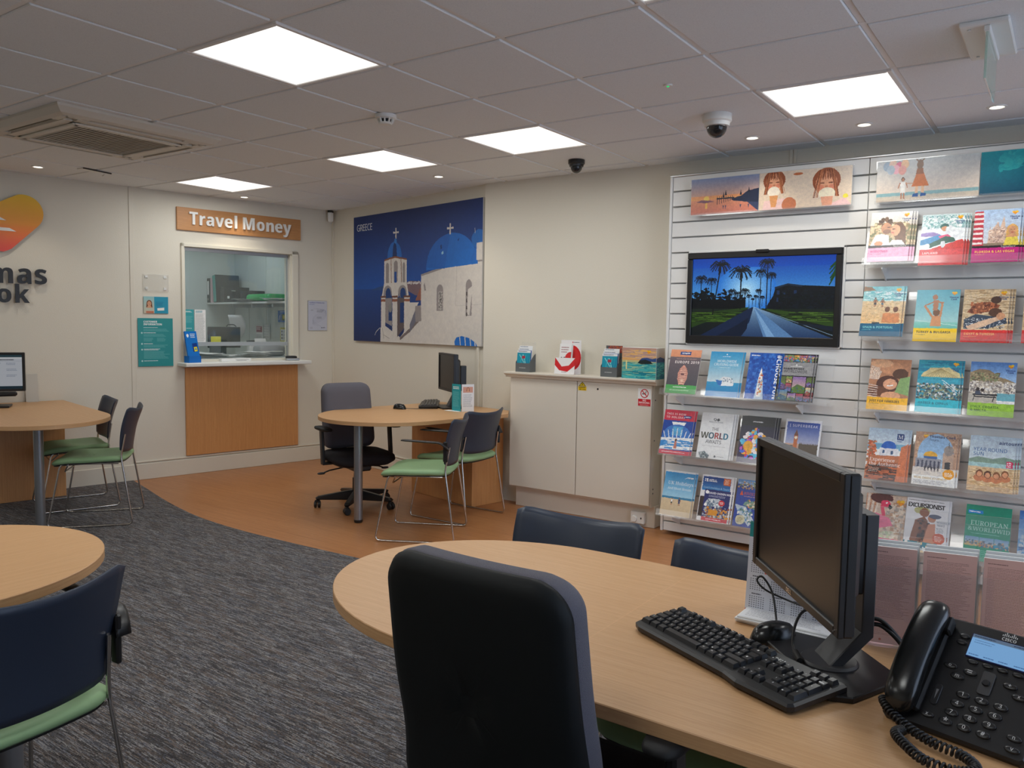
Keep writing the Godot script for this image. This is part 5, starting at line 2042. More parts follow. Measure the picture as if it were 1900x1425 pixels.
			c.ell(50, 190, 56, 30, col(110, 66, 46))
			c.ell(120, 214, 50, 24, col(226, 166, 128))
			for k in 6:
				c.line(0, 150 + k * 14, 50, 160 + k * 12, 4, col(236, 220, 210))
			band(c, 224, col(244, 184, 40), "JUST FOR FAMILIES", col(70, 60, 50))
		"greece":
			c.rect(0, 0, 210, 230, col(28, 150, 180))
			c.dots(0, 0, 210, 110, [col(20, 136, 170), col(50, 170, 190)], 160, 8, 40, 0.3)
			c.poly([20, 80, 60, 44, 150, 40, 200, 70, 210, 96, 16, 96], col(220, 204, 150))
			for k in 16:
				c.line(110, 46, 20 + k * 12, 98, 2, col(176, 156, 104))
			c.vg(0, 110, 210, 40, col(60, 176, 200), col(40, 150, 180))
			c.dots(0, 130, 210, 98, [col(60, 80, 86), col(214, 220, 220), col(110, 130, 120), col(40, 90, 110), col(150, 160, 120)], 520, 4, 14)
			c.line(120, 110, 200, 170, 4, col(210, 230, 234))
			c.line(126, 126, 196, 180, 3, col(210, 230, 234))
			band(c, 222, col(34, 186, 206), "GREECE & CYPRUS", col(20, 110, 130))
			emblem(c)
		"croatia":
			c.vg(0, 0, 210, 120, col(90, 140, 210), col(170, 200, 230))
			c.poly([0, 60, 40, 40, 90, 44, 130, 80, 180, 96, 210, 110, 210, 130, 0, 130], col(150, 130, 100))
			c.dots(0, 56, 130, 70, [col(110, 96, 74), col(180, 160, 124), col(130, 140, 100)], 200, 4, 12)
			c.rect(0, 120, 210, 56, col(220, 214, 204))
			c.dots(0, 104, 210, 70, [col(236, 230, 222), col(190, 176, 160), col(140, 130, 124), col(226, 216, 200)], 340, 5, 15)
			c.dots(0, 116, 210, 56, [col(90, 86, 90)], 70, 2, 5)
			c.rect(130, 170, 80, 40, col(110, 176, 190))
			c.rect(0, 176, 130, 54, col(190, 182, 170))
			c.rect(20, 176, 110, 9, col(40, 40, 46))
			c.rect(24, 190, 104, 6, col(40, 40, 46))
			for x in [28, 118]:
				c.line(x, 186, x - 6, 216, 4, col(40, 40, 46))
			c.ell(40, 152, 9, 11, col(50, 40, 40))
			c.poly([28, 180, 32, 160, 52, 160, 56, 180], col(70, 80, 100))
			c.ell(62, 156, 8, 10, col(60, 44, 40))
			band(c, 226, col(150, 196, 60), "ITALY, CROATIA", col(70, 110, 40))
			c.t("& MALTA", 14, 272, 17, col(70, 110, 40), bold)
			emblem(c)
		"authentic":
			c.vg(0, 0, 210, 110, col(190, 214, 236), col(214, 226, 234))
			c.rect(0, 86, 210, 36, col(120, 176, 206))
			c.dots(0, 70, 40, 120, [col(196, 90, 60), col(150, 110, 80), col(216, 130, 90)], 200, 4, 12)
			c.ell(112, 104, 38, 34, col(30, 96, 190))
			c.rect(64, 112, 100, 46, col(228, 228, 232))
			c.rect(82, 124, 10, 18, col(60, 90, 130))
			c.rect(124, 124, 12, 22, col(60, 90, 130))
			c.poly([20, 158, 210, 150, 210, 297, 0, 297, 0, 230], col(196, 120, 84))
			c.poly([60, 200, 170, 190, 190, 297, 40, 297], col(170, 96, 66))
			c.dots(0, 210, 190, 84, [col(60, 50, 50), col(196, 110, 76), col(110, 66, 54), col(90, 76, 74)], 260, 6, 26, 0.4)
			c.poly([176, 100, 210, 80, 210, 297, 160, 297], col(214, 124, 84))
			c.t("Experience", 18, 190, 25, Color.WHITE, serif)
			c.t("the Authentic", 18, 215, 25, Color.WHITE, serif)
			c.words(18, 230, 60, 3, 9, col(236, 210, 196), 3)
			c.rect(150, 24, 36, 36, col(30, 64, 130))
			c.t("M", 154, 53, 30, Color.WHITE, serif)
			c.words(152, 66, 32, 1, 5, col(30, 64, 130), 3)
		"tours":
			c.rect(0, 0, 210, 297, col(190, 150, 124))
			c.dots(0, 0, 210, 120, [col(160, 120, 96), col(206, 170, 140)], 200, 5, 14)
			c.ell(105, 120, 88, 112, col(150, 190, 228))
			c.rect(17, 120, 176, 100, col(170, 200, 226))
			c.ell(82, 132, 34, 26, col(226, 170, 50))
			c.rect(50, 134, 64, 14, col(60, 100, 160))
			c.rect(10, 148, 126, 50, col(150, 150, 160))
			for k in 6:
				c.rect(20 + k * 20, 164, 9, 34, col(70, 74, 96))
				c.ell(24.5 + k * 20, 164, 4.5, 6, col(70, 74, 96))
			c.rect(142, 110, 52, 120, col(190, 160, 140))
			c.ell(168, 96, 24, 28, col(150, 140, 136))
			c.rect(166, 50, 3, 30, col(80, 80, 86))
			c.rect(154, 160, 26, 50, col(60, 60, 66))
			c.rect(0, 198, 210, 50, col(222, 214, 206))
			for k in 5:
				c.figure(60 + k * 16, 186, 32, col(80, 66, 66), col(40, 44, 60), col(50, 50, 60), col(30, 30, 30))
			c.heart(50, 24, 18)
			c.t("Thomas Cook", 68, 30, 20, col(26, 40, 90), bold)
			c.t("Tours", 68, 48, 18, col(40, 60, 110), sans)
			c.rect(0, 242, 210, 55, col(238, 238, 236))
			c.t("WORLDWIDE JOURNEYS", 10, 262, 15, col(180, 140, 60), sans)
			c.words(10, 270, 180, 3, 7, col(150, 150, 156), 3)
			c.ell(176, 226, 28, 28, col(236, 160, 40))
			c.words(158, 218, 36, 3, 8, Color.WHITE, 4)
		"yearround":
			c.vg(0, 0, 210, 170, col(190, 210, 226), col(206, 216, 220))
			c.poly([0, 128, 40, 112, 110, 120, 160, 106, 210, 116, 210, 146, 0, 146], col(130, 156, 140))
			c.rect(0, 144, 210, 26, col(170, 206, 206))
			c.vg(0, 166, 210, 131, col(222, 190, 150), col(214, 176, 134))
			c.dots(0, 170, 210, 126, sand, 420, 3, 10, 0.5)
			for x in [[54, 202, col(120, 70, 44)], [92, 206, col(90, 50, 36)], [132, 208, col(140, 90, 56)], [170, 198, col(130, 80, 50)]]:
				c.ell(x[0], x[1] + 24, 26, 18, col(206, 130, 90))
				c.ell(x[0], x[1], 17, 20, x[2])
				c.ell(x[0], x[1] + 4, 12, 14, col(222, 156, 116))
			c.t("airtours", 132, 40, 24, col(40, 60, 110), bold)
			c.t("YEAR ROUND", 18, 82, 26, col(40, 84, 150), sans)
			c.t("SUN", 18, 106, 26, col(40, 84, 150), sans)
			c.rect(172, 128, 30, 34, col(214, 40, 90))
			c.words(175, 134, 24, 3, 9, Color.WHITE, 5)
		"summer":
			c.rect(0, 0, 210, 297, col(214, 190, 170))
			for k in 6:
				c.line(k * 14, 0, k * 10, 130, 5, [col(190, 120, 80), col(240, 226, 214)][k % 2])
			c.ell(80, 20, 60, 30, col(96, 50, 50))
			c.dots(100, 30, 110, 200, [col(190, 150, 120), col(226, 210, 190), col(170, 160, 150)], 200, 5, 20)
			c.poly([0, 120, 60, 108, 130, 130, 150, 170, 60, 200, 0, 190], col(232, 110, 150))
			c.line(100, 120, 84, 60, 18, col(226, 60, 100))
			c.ell(104, 50, 26, 20, col(230, 66, 104))
			c.poly([122, 50, 142, 66, 128, 84, 118, 70], col(40, 36, 40))
			c.ell(108, 46, 5, 5, Color.WHITE)
			c.dots(0, 200, 160, 46, [col(190, 206, 170), col(226, 220, 204)], 120, 4, 14)
			band(c, 246, col(220, 40, 110), "SUMMER SUN", Color.WHITE)
			c.heart(180, 36, 30)
		"excursionist":
			c.rect(0, 0, 210, 297, col(230, 232, 236))
			c.t("EXCURSIONIST", 6, 50, 33, col(36, 36, 40), bold, -4.4)
			c.words(10, 10, 190, 1, 6, col(120, 120, 126), 3)
			c.ell(80, 66, 40, 20, col(190, 190, 130))
			c.ell(92, 76, 24, 24, col(150, 96, 70))
			c.poly([30, 230, 50, 120, 96, 96, 116, 130, 110, 250, 34, 250], col(140, 90, 70))
			c.dots(60, 110, 50, 120, [col(40, 36, 44), col(110, 66, 54)], 60, 6, 16)
			c.ell(132, 104, 20, 22, col(190, 130, 100))
			c.ell(146, 92, 30, 12, col(80, 90, 116))
			c.poly([96, 240, 116, 140, 150, 130, 160, 250], col(206, 140, 110))
			c.t("WHERE", 156, 126, 14, col(40, 60, 90), serif)
			c.t("NEXT", 160, 142, 14, col(40, 60, 90), serif)
			c.words(156, 152, 40, 4, 7, col(130, 140, 150), 3)
			c.ell(172, 210, 30, 30, col(206, 90, 60))
			c.words(152, 198, 40, 4, 8, col(246, 220, 210), 4)
			c.rect(0, 240, 160, 57, col(30, 130, 150))
			c.dots(0, 236, 160, 60, [col(236, 240, 240), col(20, 100, 130), col(240, 210, 160)], 60, 8, 24)
		"worldwide_green":
			c.rect(0, 0, 210, 297, col(20, 150, 120))
			c.rect(10, 28, 70, 18, col(30, 140, 220))
			c.words(16, 34, 56, 1, 6, Color.WHITE, 5)
			c.t("EUROPEAN", 24, 108, 32, col(214, 236, 228), serif)
			c.t("&WORLDWIDE", 14, 138, 29, col(214, 236, 228), serif)
			c.words(30, 150, 150, 1, 6, col(150, 210, 196), 3)
			for k in 3:
				c.vg(4 + k * 68, 170, 66, 34, col(120, 170, 214), col(190, 206, 220))
				c.rect(4 + k * 68, 200, 66, 20, [col(206, 180, 120), col(196, 130, 90), col(30, 150, 190)][k])
				c.dots(4 + k * 68, 186, 66, 30, [col(110, 120, 130), col(200, 170, 140), col(60, 120, 150)], 30, 4, 12)
			c.words(20, 240, 160, 4, 9, col(150, 214, 196), 3)
		"europe":
			c.vg(0, 0, 210, 60, col(236, 160, 120), col(226, 150, 110))
			c.vg(0, 50, 210, 190, col(110, 96, 104), col(76, 74, 82))
			c.rect(66, 14, 74, 22, col(40, 70, 140))
			c.words(80, 20, 52, 1, 8, Color.WHITE, 8)
			c.t("THIS IS HOW TO HOLIDAY", 44, 68, 12, col(226, 180, 170), sans)
			c.t("EUROPE 2019", 36, 94, 25, col(240, 230, 226), bold, 1.0)
			var pk := [col(226, 160, 140), col(240, 200, 180), col(200, 120, 110)]
			c.poly([86, 236, 72, 200, 70, 160, 82, 128, 92, 116, 104, 102, 116, 116, 126, 128, 138, 160, 136, 200, 122, 236], pk[0])
			for q in 9:
				c.rect(78 - 4 * sin(q * 0.4), 124 + q * 12, 52 + 8 * sin(q * 0.4), 3, col(150, 90, 88))
				c.rect(84, 130 + q * 12, 40, 4, pk[1])
			c.ell(104, 168, 12, 8, col(120, 80, 84))
			c.ell(104, 210, 9, 12, pk[1])
			c.line(90, 236, 84, 246, 3, pk[1])
			c.line(118, 236, 124, 246, 3, pk[1])
			c.rect(0, 240, 210, 57, col(80, 170, 90))
			c.words(50, 252, 110, 1, 8, Color.WHITE, 5)
			c.words(30, 272, 150, 1, 8, col(180, 226, 180), 6)
		"cruising":
			c.vg(0, 0, 210, 200, col(40, 150, 206), col(206, 222, 230))
			c.vg(0, 200, 210, 97, col(30, 150, 200), col(24, 126, 196))
			c.t("WORLDWIDE", 48, 70, 22, Color.WHITE, sans)
			c.t("CRUISING GUIDE", 30, 92, 21, Color.WHITE, sans)
			c.words(80, 30, 56, 1, 6, Color.WHITE, 3)
			c.words(66, 102, 84, 1, 6, col(206, 230, 240), 3)
			c.ell(106, 18, 4, 5, Color.WHITE)
			c.poly([56, 186, 150, 200, 176, 206, 170, 222, 90, 224, 70, 212], col(236, 240, 244))
			c.poly([56, 186, 100, 192, 94, 224, 72, 216], col(30, 110, 190))
			c.poly([82, 180, 100, 164, 146, 166, 176, 204, 110, 196], col(222, 226, 232))
			c.dots(100, 170, 60, 28, [col(120, 140, 160), col(236, 240, 244)], 50, 3, 8)
			c.words(60, 280, 100, 1, 6, col(150, 210, 236), 4)
		"choosefun":
			c.rect(0, 0, 210, 297, col(24, 84, 176))
			c.dots(0, 0, 210, 297, [col(30, 96, 190), col(20, 70, 160), col(60, 120, 206)], 300, 4, 20)
			c.poly([60, 297, 70, 170, 84, 90, 100, 170, 116, 297], col(190, 210, 230))
			c.poly([70, 280, 74, 150, 84, 96, 94, 150, 100, 280], col(240, 240, 236))
			c.dots(74, 130, 22, 140, [col(220, 160, 80), col(130, 150, 180), col(200, 90, 70)], 60, 3, 9)
			c.words(12, 14, 60, 1, 8, Color.WHITE, 6)
			c.t("#CHOOSE FUN", 168, 10, 42, Color.WHITE, bold, -1.0, true)
		"smallship":
			c.rect(0, 0, 210, 297, col(30, 30, 34))
			var cs := [col(90, 140, 190), col(120, 160, 80), col(214, 150, 60), col(190, 80, 90), col(140, 110, 170), col(40, 110, 150), col(226, 200, 150), col(90, 100, 60)]
			for k in 5:
				c.vg(8 + k * 39, 8, 37, 40, cs[k], cs[(k + 3) % 8])
				c.dots(8 + k * 39, 10, 34, 36, cs, 26, 3, 10)
			c.rect(4, 52, 202, 84, col(150, 150, 152))
			c.words(30, 88, 140, 1, 8, col(60, 60, 64), 9)
			c.t("WORLDWIDE", 34, 118, 24, col(60, 60, 64), sans)
			c.line(70, 78, 140, 78, 1.5, Color.WHITE)
			c.poly([98, 72, 104, 62, 112, 72], Color.WHITE)
			for q in [[8, 142, 44, 80], [54, 142, 36, 40], [54, 186, 36, 50], [94, 142, 76, 100], [174, 142, 30, 60], [174, 206, 30, 50], [8, 226, 62, 64], [74, 246, 46, 44], [124, 246, 40, 44], [168, 260, 36, 30]]:
				var k2: int = c.r.randi() % 8
				c.vg(q[0], q[1], q[2], q[3], cs[k2], cs[(k2 + 2) % 8])
				c.poly([q[0], q[1] + q[3] * 0.7, q[0] + q[2] * 0.4, q[1] + q[3] * 0.45, q[0] + q[2], q[1] + q[3] * 0.65, q[0] + q[2], q[1] + q[3], q[0], q[1] + q[3]], cs[(k2 + 5) % 8].darkened(0.25))
				c.dots(q[0] + 2, q[1] + q[3] * 0.5, q[2] - 10, q[3] * 0.4, [cs[k2].darkened(0.4), cs[(k2 + 1) % 8], cs[(k2 + 5) % 8]], 14, 3, 8)
		"holiday":
			c.rect(0, 0, 210, 297, col(30, 70, 160))
			c.rect(0, 0, 210, 70, col(214, 50, 76))
			c.t("THIS IS HOW", 14, 34, 20, col(250, 220, 220), bold, 1.5)
			c.t("TO HOLIDAY", 14, 56, 20, col(250, 220, 220), bold, 1.5)
			c.rect(136, 34, 52, 18, col(50, 60, 140))
			c.words(148, 40, 36, 1, 6, Color.WHITE, 6)
			c.poly([60, 80, 160, 80, 150, 100, 110, 112, 70, 100], Color.WHITE)
			c.ell(105, 180, 100, 84, col(60, 120, 200))
			c.rect(70, 110, 74, 60, col(90, 170, 220))
			for k in 7:
				c.line(10 + k * 32, 120 + 8 * absf(k - 3), 30 + k * 26, 190, 6, col(226, 230, 236))
			c.poly([0, 190, 210, 180, 210, 260, 0, 268], col(236, 240, 244))
			c.poly([0, 210, 80, 196, 40, 240, 0, 250], col(60, 140, 210))
			c.poly([210, 206, 130, 196, 170, 240, 210, 240], col(60, 140, 210))
			c.dots(20, 200, 170, 56, [col(70, 150, 216), col(236, 240, 244)], 60, 6, 26, 0.4)
			c.poly([96, 256, 100, 210, 112, 208, 118, 258], col(206, 130, 110))
			c.ell(106, 200, 7, 9, col(90, 56, 46))
			c.rect(0, 270, 210, 27, col(214, 50, 76))
			c.words(20, 280, 160, 1, 6, Color.WHITE, 4)
		"world":
			c.rect(0, 0, 210, 297, col(232, 234, 236))
			c.ell(90, 42, 10, 9, col(70, 74, 80))
			c.ell(112, 42, 9, 9, col(70, 74, 80))
			c.ell(90, 42, 5, 5, col(232, 234, 236))
			c.t("PRINCESS CRUISES", 52, 62, 11, col(110, 114, 120), sans)
			c.t("THE", 78, 114, 27, col(60, 62, 70), sans)
			var px := 10.0
			var wc := [col(70, 70, 60), col(60, 90, 110), col(160, 60, 60), col(90, 40, 60), col(40, 110, 140), col(200, 50, 60)]
			for k in 5:
				px = c.t("WORLD"[k], px, 166, 56, wc[k], bold, -3.5)
			c.t("AWAITS", 48, 198, 30, col(60, 62, 70), sans)
			c.words(30, 214, 150, 1, 6, col(190, 190, 194), 3)
			c.poly([10, 262, 50, 250, 84, 276, 80, 297, 30, 297], col(120, 134, 140))
			c.dots(20, 258, 56, 30, [col(190, 200, 204), col(60, 80, 90)], 40, 3, 9)
			c.ell(122, 280, 7, 6, col(80, 90, 100))
			c.words(134, 278, 60, 1, 6, col(150, 150, 156), 4)
		"fireworks":
			c.rect(0, 0, 210, 297, col(40, 42, 46))
			c.vg(0, 60, 210, 237, col(40, 40, 60), col(70, 56, 90))
			var fw := [col(220, 60, 80), col(90, 190, 226), col(240, 170, 50), col(180, 80, 190), col(240, 230, 230), col(60, 110, 220)]
			for k in 150:
				var a := c.r.randf() * TAU
				var l := c.r.randf_range(10, 96)
				c.ell(96 + cos(a) * l * 0.9, 176 + sin(a) * l, 3 + c.r.randf() * 16, 3 + c.r.randf() * 14, fw[c.r.randi() % 6])
			c.ell(60, 190, 30, 34, col(236, 170, 50))
			c.ell(130, 180, 22, 24, col(70, 110, 200))
			c.words(70, 30, 76, 1, 8, col(220, 220, 224), 7)
		"citybreak":
			c.rect(0, 0, 210, 297, col(226, 228, 234))
			c.vg(10, 16, 190, 150, col(56, 84, 170), col(190, 190, 206))
			c.vg(10, 150, 190, 60, col(206, 170, 150), col(150, 130, 130))
			c.t("[ SUPERBREAK ]", 24, 46, 22, Color.WHITE, sans, 2.0)
			c.rect(58, 100, 22, 110, col(190, 110, 70))
			c.poly([56, 100, 69, 62, 82, 100], col(120, 80, 66))
			c.ell(69, 112, 8, 8, col(240, 230, 206))
			c.rect(90, 150, 110, 60, col(96, 86, 76))
			for k in 12:
				c.poly([94 + k * 9, 150, 97 + k * 9, 138, 100 + k * 9, 150], col(96, 86, 76))
			c.rect(10, 160, 46, 50, col(110, 100, 90))
			c.rect(10, 206, 190, 80, col(110, 120, 120))
			c.ell(150, 240, 40, 28, col(60, 66, 64))
			c.dots(10, 200, 180, 70, [col(80, 84, 80), col(150, 150, 140)], 120, 4, 16)
		"ukholidays":
			c.vg(0, 0, 210, 180, col(60, 150, 214), col(170, 214, 236))
			c.rect(0, 172, 210, 16, col(60, 130, 170))
			c.vg(0, 186, 210, 111, col(222, 200, 164), col(206, 184, 150))
			c.rect(0, 0, 210, 10, col(236, 238, 240))
			c.words(156, 34, 44, 1, 8, Color.WHITE, 9)
			c.line(140, 48, 158, 36, 3, Color.WHITE)
			c.t("UK Holidays", 28, 92, 30, Color.WHITE, serif)
			c.t("And Short Breaks", 30, 124, 20, Color.WHITE, serif)
			c.figure(72, 180, 50, col(196, 140, 110), Color.WHITE, col(60, 80, 70), col(60, 46, 40))
			c.figure(124, 174, 54, col(180, 130, 100), col(40, 60, 110), col(40, 60, 110), col(40, 36, 40))
		"coach":
			c.rect(0, 0, 210, 297, col(236, 236, 238))
			c.vg(8, 10, 184, 90, col(20, 60, 140), col(50, 140, 206))
			c.rect(20, 22, 20, 20, Color.WHITE)
			c.rect(24, 22, 6, 20, col(20, 60, 140))
			c.words(44, 26, 66, 2, 9, Color.WHITE, 6)
			c.rect(144, 12, 46, 44, col(226, 110, 50))
			c.words(150, 20, 34, 4, 8, col(250, 220, 200), 4)
			c.t("Coach Holidays & Tours", 16, 86, 16, col(206, 226, 240), sans)
			c.rect(30, 92, 170, 200, col(40, 46, 110))
			c.t("DAVID OGDEN HOLIDAYS", 56, 120, 18, Color.WHITE, bold, -0.8)
			c.words(60, 128, 120, 2, 7, col(190, 196, 220), 3)
			c.ell(46, 110, 11, 11, Color.WHITE)
			c.poly([40, 180, 60, 150, 130, 146, 160, 170, 160, 196, 44, 200], col(190, 200, 210))
			c.dots(46, 152, 110, 44, [col(110, 130, 150), col(226, 230, 234)], 60, 4, 14)
			c.ell(150, 172, 20, 18, col(206, 50, 60))
			c.words(138, 166, 24, 2, 8, Color.WHITE, 4)
			c.dots(34, 200, 160, 80, [col(190, 196, 200), col(120, 130, 140), col(220, 150, 60), col(150, 80, 60)], 160, 5, 18)
			c.rect(70, 220, 60, 36, col(220, 150, 50))
			c.rect(30, 272, 170, 22, col(206, 40, 60))
			c.words(60, 280, 110, 1, 6, Color.WHITE, 4)
			c.rect(4, 140, 26, 130, col(60, 46, 46))
			c.ell(46, 192, 10, 10, Color.WHITE)
		"riviera":
			c.rect(0, 0, 210, 297, col(50, 74, 160))
			c.vg(0, 0, 210, 30, col(90, 140, 200), col(150, 180, 214))
			c.dots(0, 10, 210, 40, [col(226, 226, 226), col(190, 150, 110), col(120, 140, 110)], 120, 4, 12)
			c.poly([20, 100, 32, 70, 44, 100], col(226, 90, 50))
			c.t("RIVIERA", 46, 96, 24, col(226, 96, 56), serif)
			c.words(50, 104, 100, 1, 6, col(226, 160, 140), 3)
			c.poly([60, 140, 210, 110, 210, 170, 120, 180, 50, 160], col(120, 156, 140))
			c.dots(70, 120, 140, 50, [col(226, 206, 180), col(206, 140, 100), col(90, 120, 100)], 120, 4, 12)
			c.poly([0, 160, 70, 170, 130, 250, 100, 290, 20, 200], col(190, 204, 214))
			c.dots(20, 176, 90, 90, [col(110, 150, 190), col(226, 226, 220), col(90, 130, 110)], 100, 4, 14)
			c.t("EUROPE", 150, 220, 15, Color.WHITE, bold)
			c.ell(44, 254, 30, 30, col(206, 200, 170))
			c.words(26, 240, 36, 4, 9, col(130, 120, 80), 4)
		"bikes":
			c.rect(0, 0, 210, 297, col(100, 160, 210))
			c.vg(0, 0, 210, 150, col(60, 120, 200), col(150, 190, 226))
			c.dots(0, 120, 210, 170, [col(226, 230, 236), col(60, 110, 170), col(190, 206, 220)], 180, 6, 22)
	return c.photo(0.025 if id in ["world", "citybreak", "excursionist", "cruising", "ukholidays", "europe", "worldwide_green", "coach", "turkey"] else 0.07, 2.0)


func brochures() -> void:
	# [cover, x of its left edge, bottom, copies seen behind, label]
	var list := [
		["weddings", 1.521, 1.785, 2, "pink-banded wedding brochure with an embracing couple"],
		["snow", 1.782, 1.757, 2, "winter brochure of children sledging in snow"],
		["florida", 2.030, 1.765, 2, "magenta-banded brochure with a fairytale castle"],
		["spain", 1.500, 1.372, 1, "blue-banded brochure of a couple sitting on a beach"],
		["turkey", 1.774, 1.350, 0, "yellow-banded brochure of a man lifting a child from the sea"],
		["egypt", 2.002, 1.350, 2, "red-banded brochure of sunbathers lying on sand"],
		["families", 1.555, 0.962, 0, "amber-banded family brochure of faces lying together"],
		["greece", 1.802, 0.966, 1, "turquoise-banded brochure with a straw parasol"],
		["croatia", 2.053, 0.966, 0, "lime-banded brochure of a white seaside town"],
		["authentic", 1.563, 0.567, 1, "brochure of a white chapel with a blue dome and terracotta walls"],
		["tours", 1.806, 0.567, 1, "tour brochure with a golden dome under a stone arch"],
		["yearround", 2.071, 0.570, 2, "brochure of four people lying in a row on a beach"],
		["summer", 1.568, 0.188, 2, "summer brochure with a pink flamingo float"],
		["excursionist", 1.779, 0.192, 1, "white magazine with a couple in sun hats"],
		["worldwide_green", 2.071, 0.195, 0, "green worldwide travel brochure with three small photos"],
		["europe", 0.330, 0.978, 0, "grey and green brochure with a pink ship seen from above"],
		["cruising", 0.603, 0.973, 1, "pale blue cruising guide with a white ship"],
		["choosefun", 0.855, 0.974, 1, "deep blue cruise brochure with sideways lettering"],
		["smallship", 1.040, 0.974, 1, "dark brochure tiled with small colourful photos"],
		["holiday", 0.299, 0.578, 1, "red and blue brochure of a fan-shaped water park"],
		["world", 0.558, 0.577, 2, "white brochure with the title in patchwork letters"],
		["fireworks", 0.821, 0.577, 2, "black brochure with a bright burst of colours"],
		["citybreak", 1.093, 0.580, 0, "city break brochure with a clock tower"],
		["ukholidays", 0.317, 0.174, 1, "sky blue home holidays brochure with two children on sand"],
		["coach", 0.574, 0.174, 1, "navy coach holiday brochure with an orange flash"],
		["riviera", 0.810, 0.174, 0, "royal blue brochure with an orange peak emblem"],
		["bikes", 2.315, 0.195, 0, "pale blue brochure at the shelf's far end"],
		["cruising", 2.31, 0.966, 0, "ship brochure beside the lime-banded one"],
		["egypt", 2.275, 1.352, 0, "sandy brochure beside the red-banded one"],
	]
	var tex := {}
	var body := done(boxm(Vector3(0, 0.1485, -0.003), Vector3(0.21, 0.297, 0.006), 0.0006))
	var front := picture(0.2095, 0.2965)
	for b in list:
		var n: int = b[3]
		if not tex.has(b[0]):
			tex[b[0]] = printed(cover(b[0]), 0.32)
		for k in range(n, -1, -1):
			var t := thing("brochure", b[4] if k == 0 else "copy tucked behind the " + b[4], "brochure", Vector3(b[1] + 0.105 + 0.012 * k, b[2], ZS + 0.150 - 0.0115 * k), 0.0, "brochures on the display wall")
			t.rotation.x = -0.33
			obj("pages", body, M.paper_edge, t)
			put(obj("cover", front, tex[b[0]], t), Vector3(0, 0.1485, 0.0008))


# ---------------------------------------------------------------- desks

func desk_outline(l: float, a: float, w: float, cut := 0.0) -> PackedVector2Array:
	## wall end at x = 0, straight sides to x = l, rounded end to x = l + a
	var p := PackedVector2Array([Vector2(0, -w), Vector2(l * 0.5, -w)]) if cut <= 0.0 else PackedVector2Array([Vector2(0, -w + cut), Vector2(cut, -w), Vector2(l * 0.5, -w)])
	for k in 33:
		var t := -PI / 2 + PI * k / 32
		p.append(Vector2(l + a * cos(t), w * sin(t)))
	p.append_array(PackedVector2Array([Vector2(l * 0.5, w), Vector2(0, w)]))
	return p


func make_desk(label: String, at: Vector3, turn: float, l: float, a: float, w: float, leg: Vector2, ped: Rect2, cut := 0.0) -> Node3D:
	var t := thing("round_ended_desk", label, "desk", at, turn)
	var flat := Transform3D(Basis(Vector3.RIGHT, Vector3(0, 0, 1), Vector3(0, -1, 0)), Vector3(0, 0.73, 0))
	var st := ms()
	prism(st, desk_outline(l, a, w, cut), 0.0, 0.028, flat, 0.0018, true)
	obj("desktop", st, M.desk_wood, t)
	obj("leg", lathem([Vector2(0.0, 0.02), Vector2(0.030, 0.02), Vector2(0.030, 0.695), Vector2(0.045, 0.697), Vector2(0.045, 0.702), Vector2(0.0, 0.702)], 24, Transform3D(Basis(), Vector3(leg.x, 0, leg.y))), M.leg_metal, t)
	obj("foot", lathem([Vector2(0.0, 0.0), Vector2(0.026, 0.0), Vector2(0.030, 0.006), Vector2(0.031, 0.022), Vector2(0.0, 0.022)], 20, Transform3D(Basis(), Vector3(leg.x, 0, leg.y))), M.black_plastic, t)
	var c := ped.get_center()
	obj("pedestal", boxm(Vector3(c.x, 0.351, c.y), Vector3(ped.size.x, 0.70, ped.size.y), 0.002), M.panel_wood_upright, t)
	return t


func desks() -> void:
	make_desk("beech desk with the keyboard and phone, beside the brochure wall", Vector3(2.85, 0.004, 0.335), PI, 1.47, 0.53, 0.425, Vector2(1.6, 0.0), Rect2(0.0, -0.40, 0.03, 0.8))
	var cb := E1 * -2.05 + E2 * -2.815
	make_desk("beech desk under the church poster", Vector3(cb.x, 0, cb.z), -PI / 2 - TURN, 0.87, 0.545, 0.51, Vector2(1.25, -0.14), Rect2(0.02, -0.30, 0.32, 0.78), 0.17)
	var ca := wb(2.95, 0.004, 0.01)
	make_desk("beech desk below the heart emblem", ca, RP, 1.13, 0.53, 0.45, Vector2(1.34, 0.03), Rect2(0.02, -0.38, 0.29, 0.76))
	make_desk("beech desk whose rounded end points at the church poster, in the middle of the carpet", Vector3(-0.02, 0.004, 2.5), PI / 2, 1.30, 0.47, 0.45, Vector2(1.45, 0.20), Rect2(0.0, -0.40, 0.03, 0.8))


# ---------------------------------------------------------------- chairs

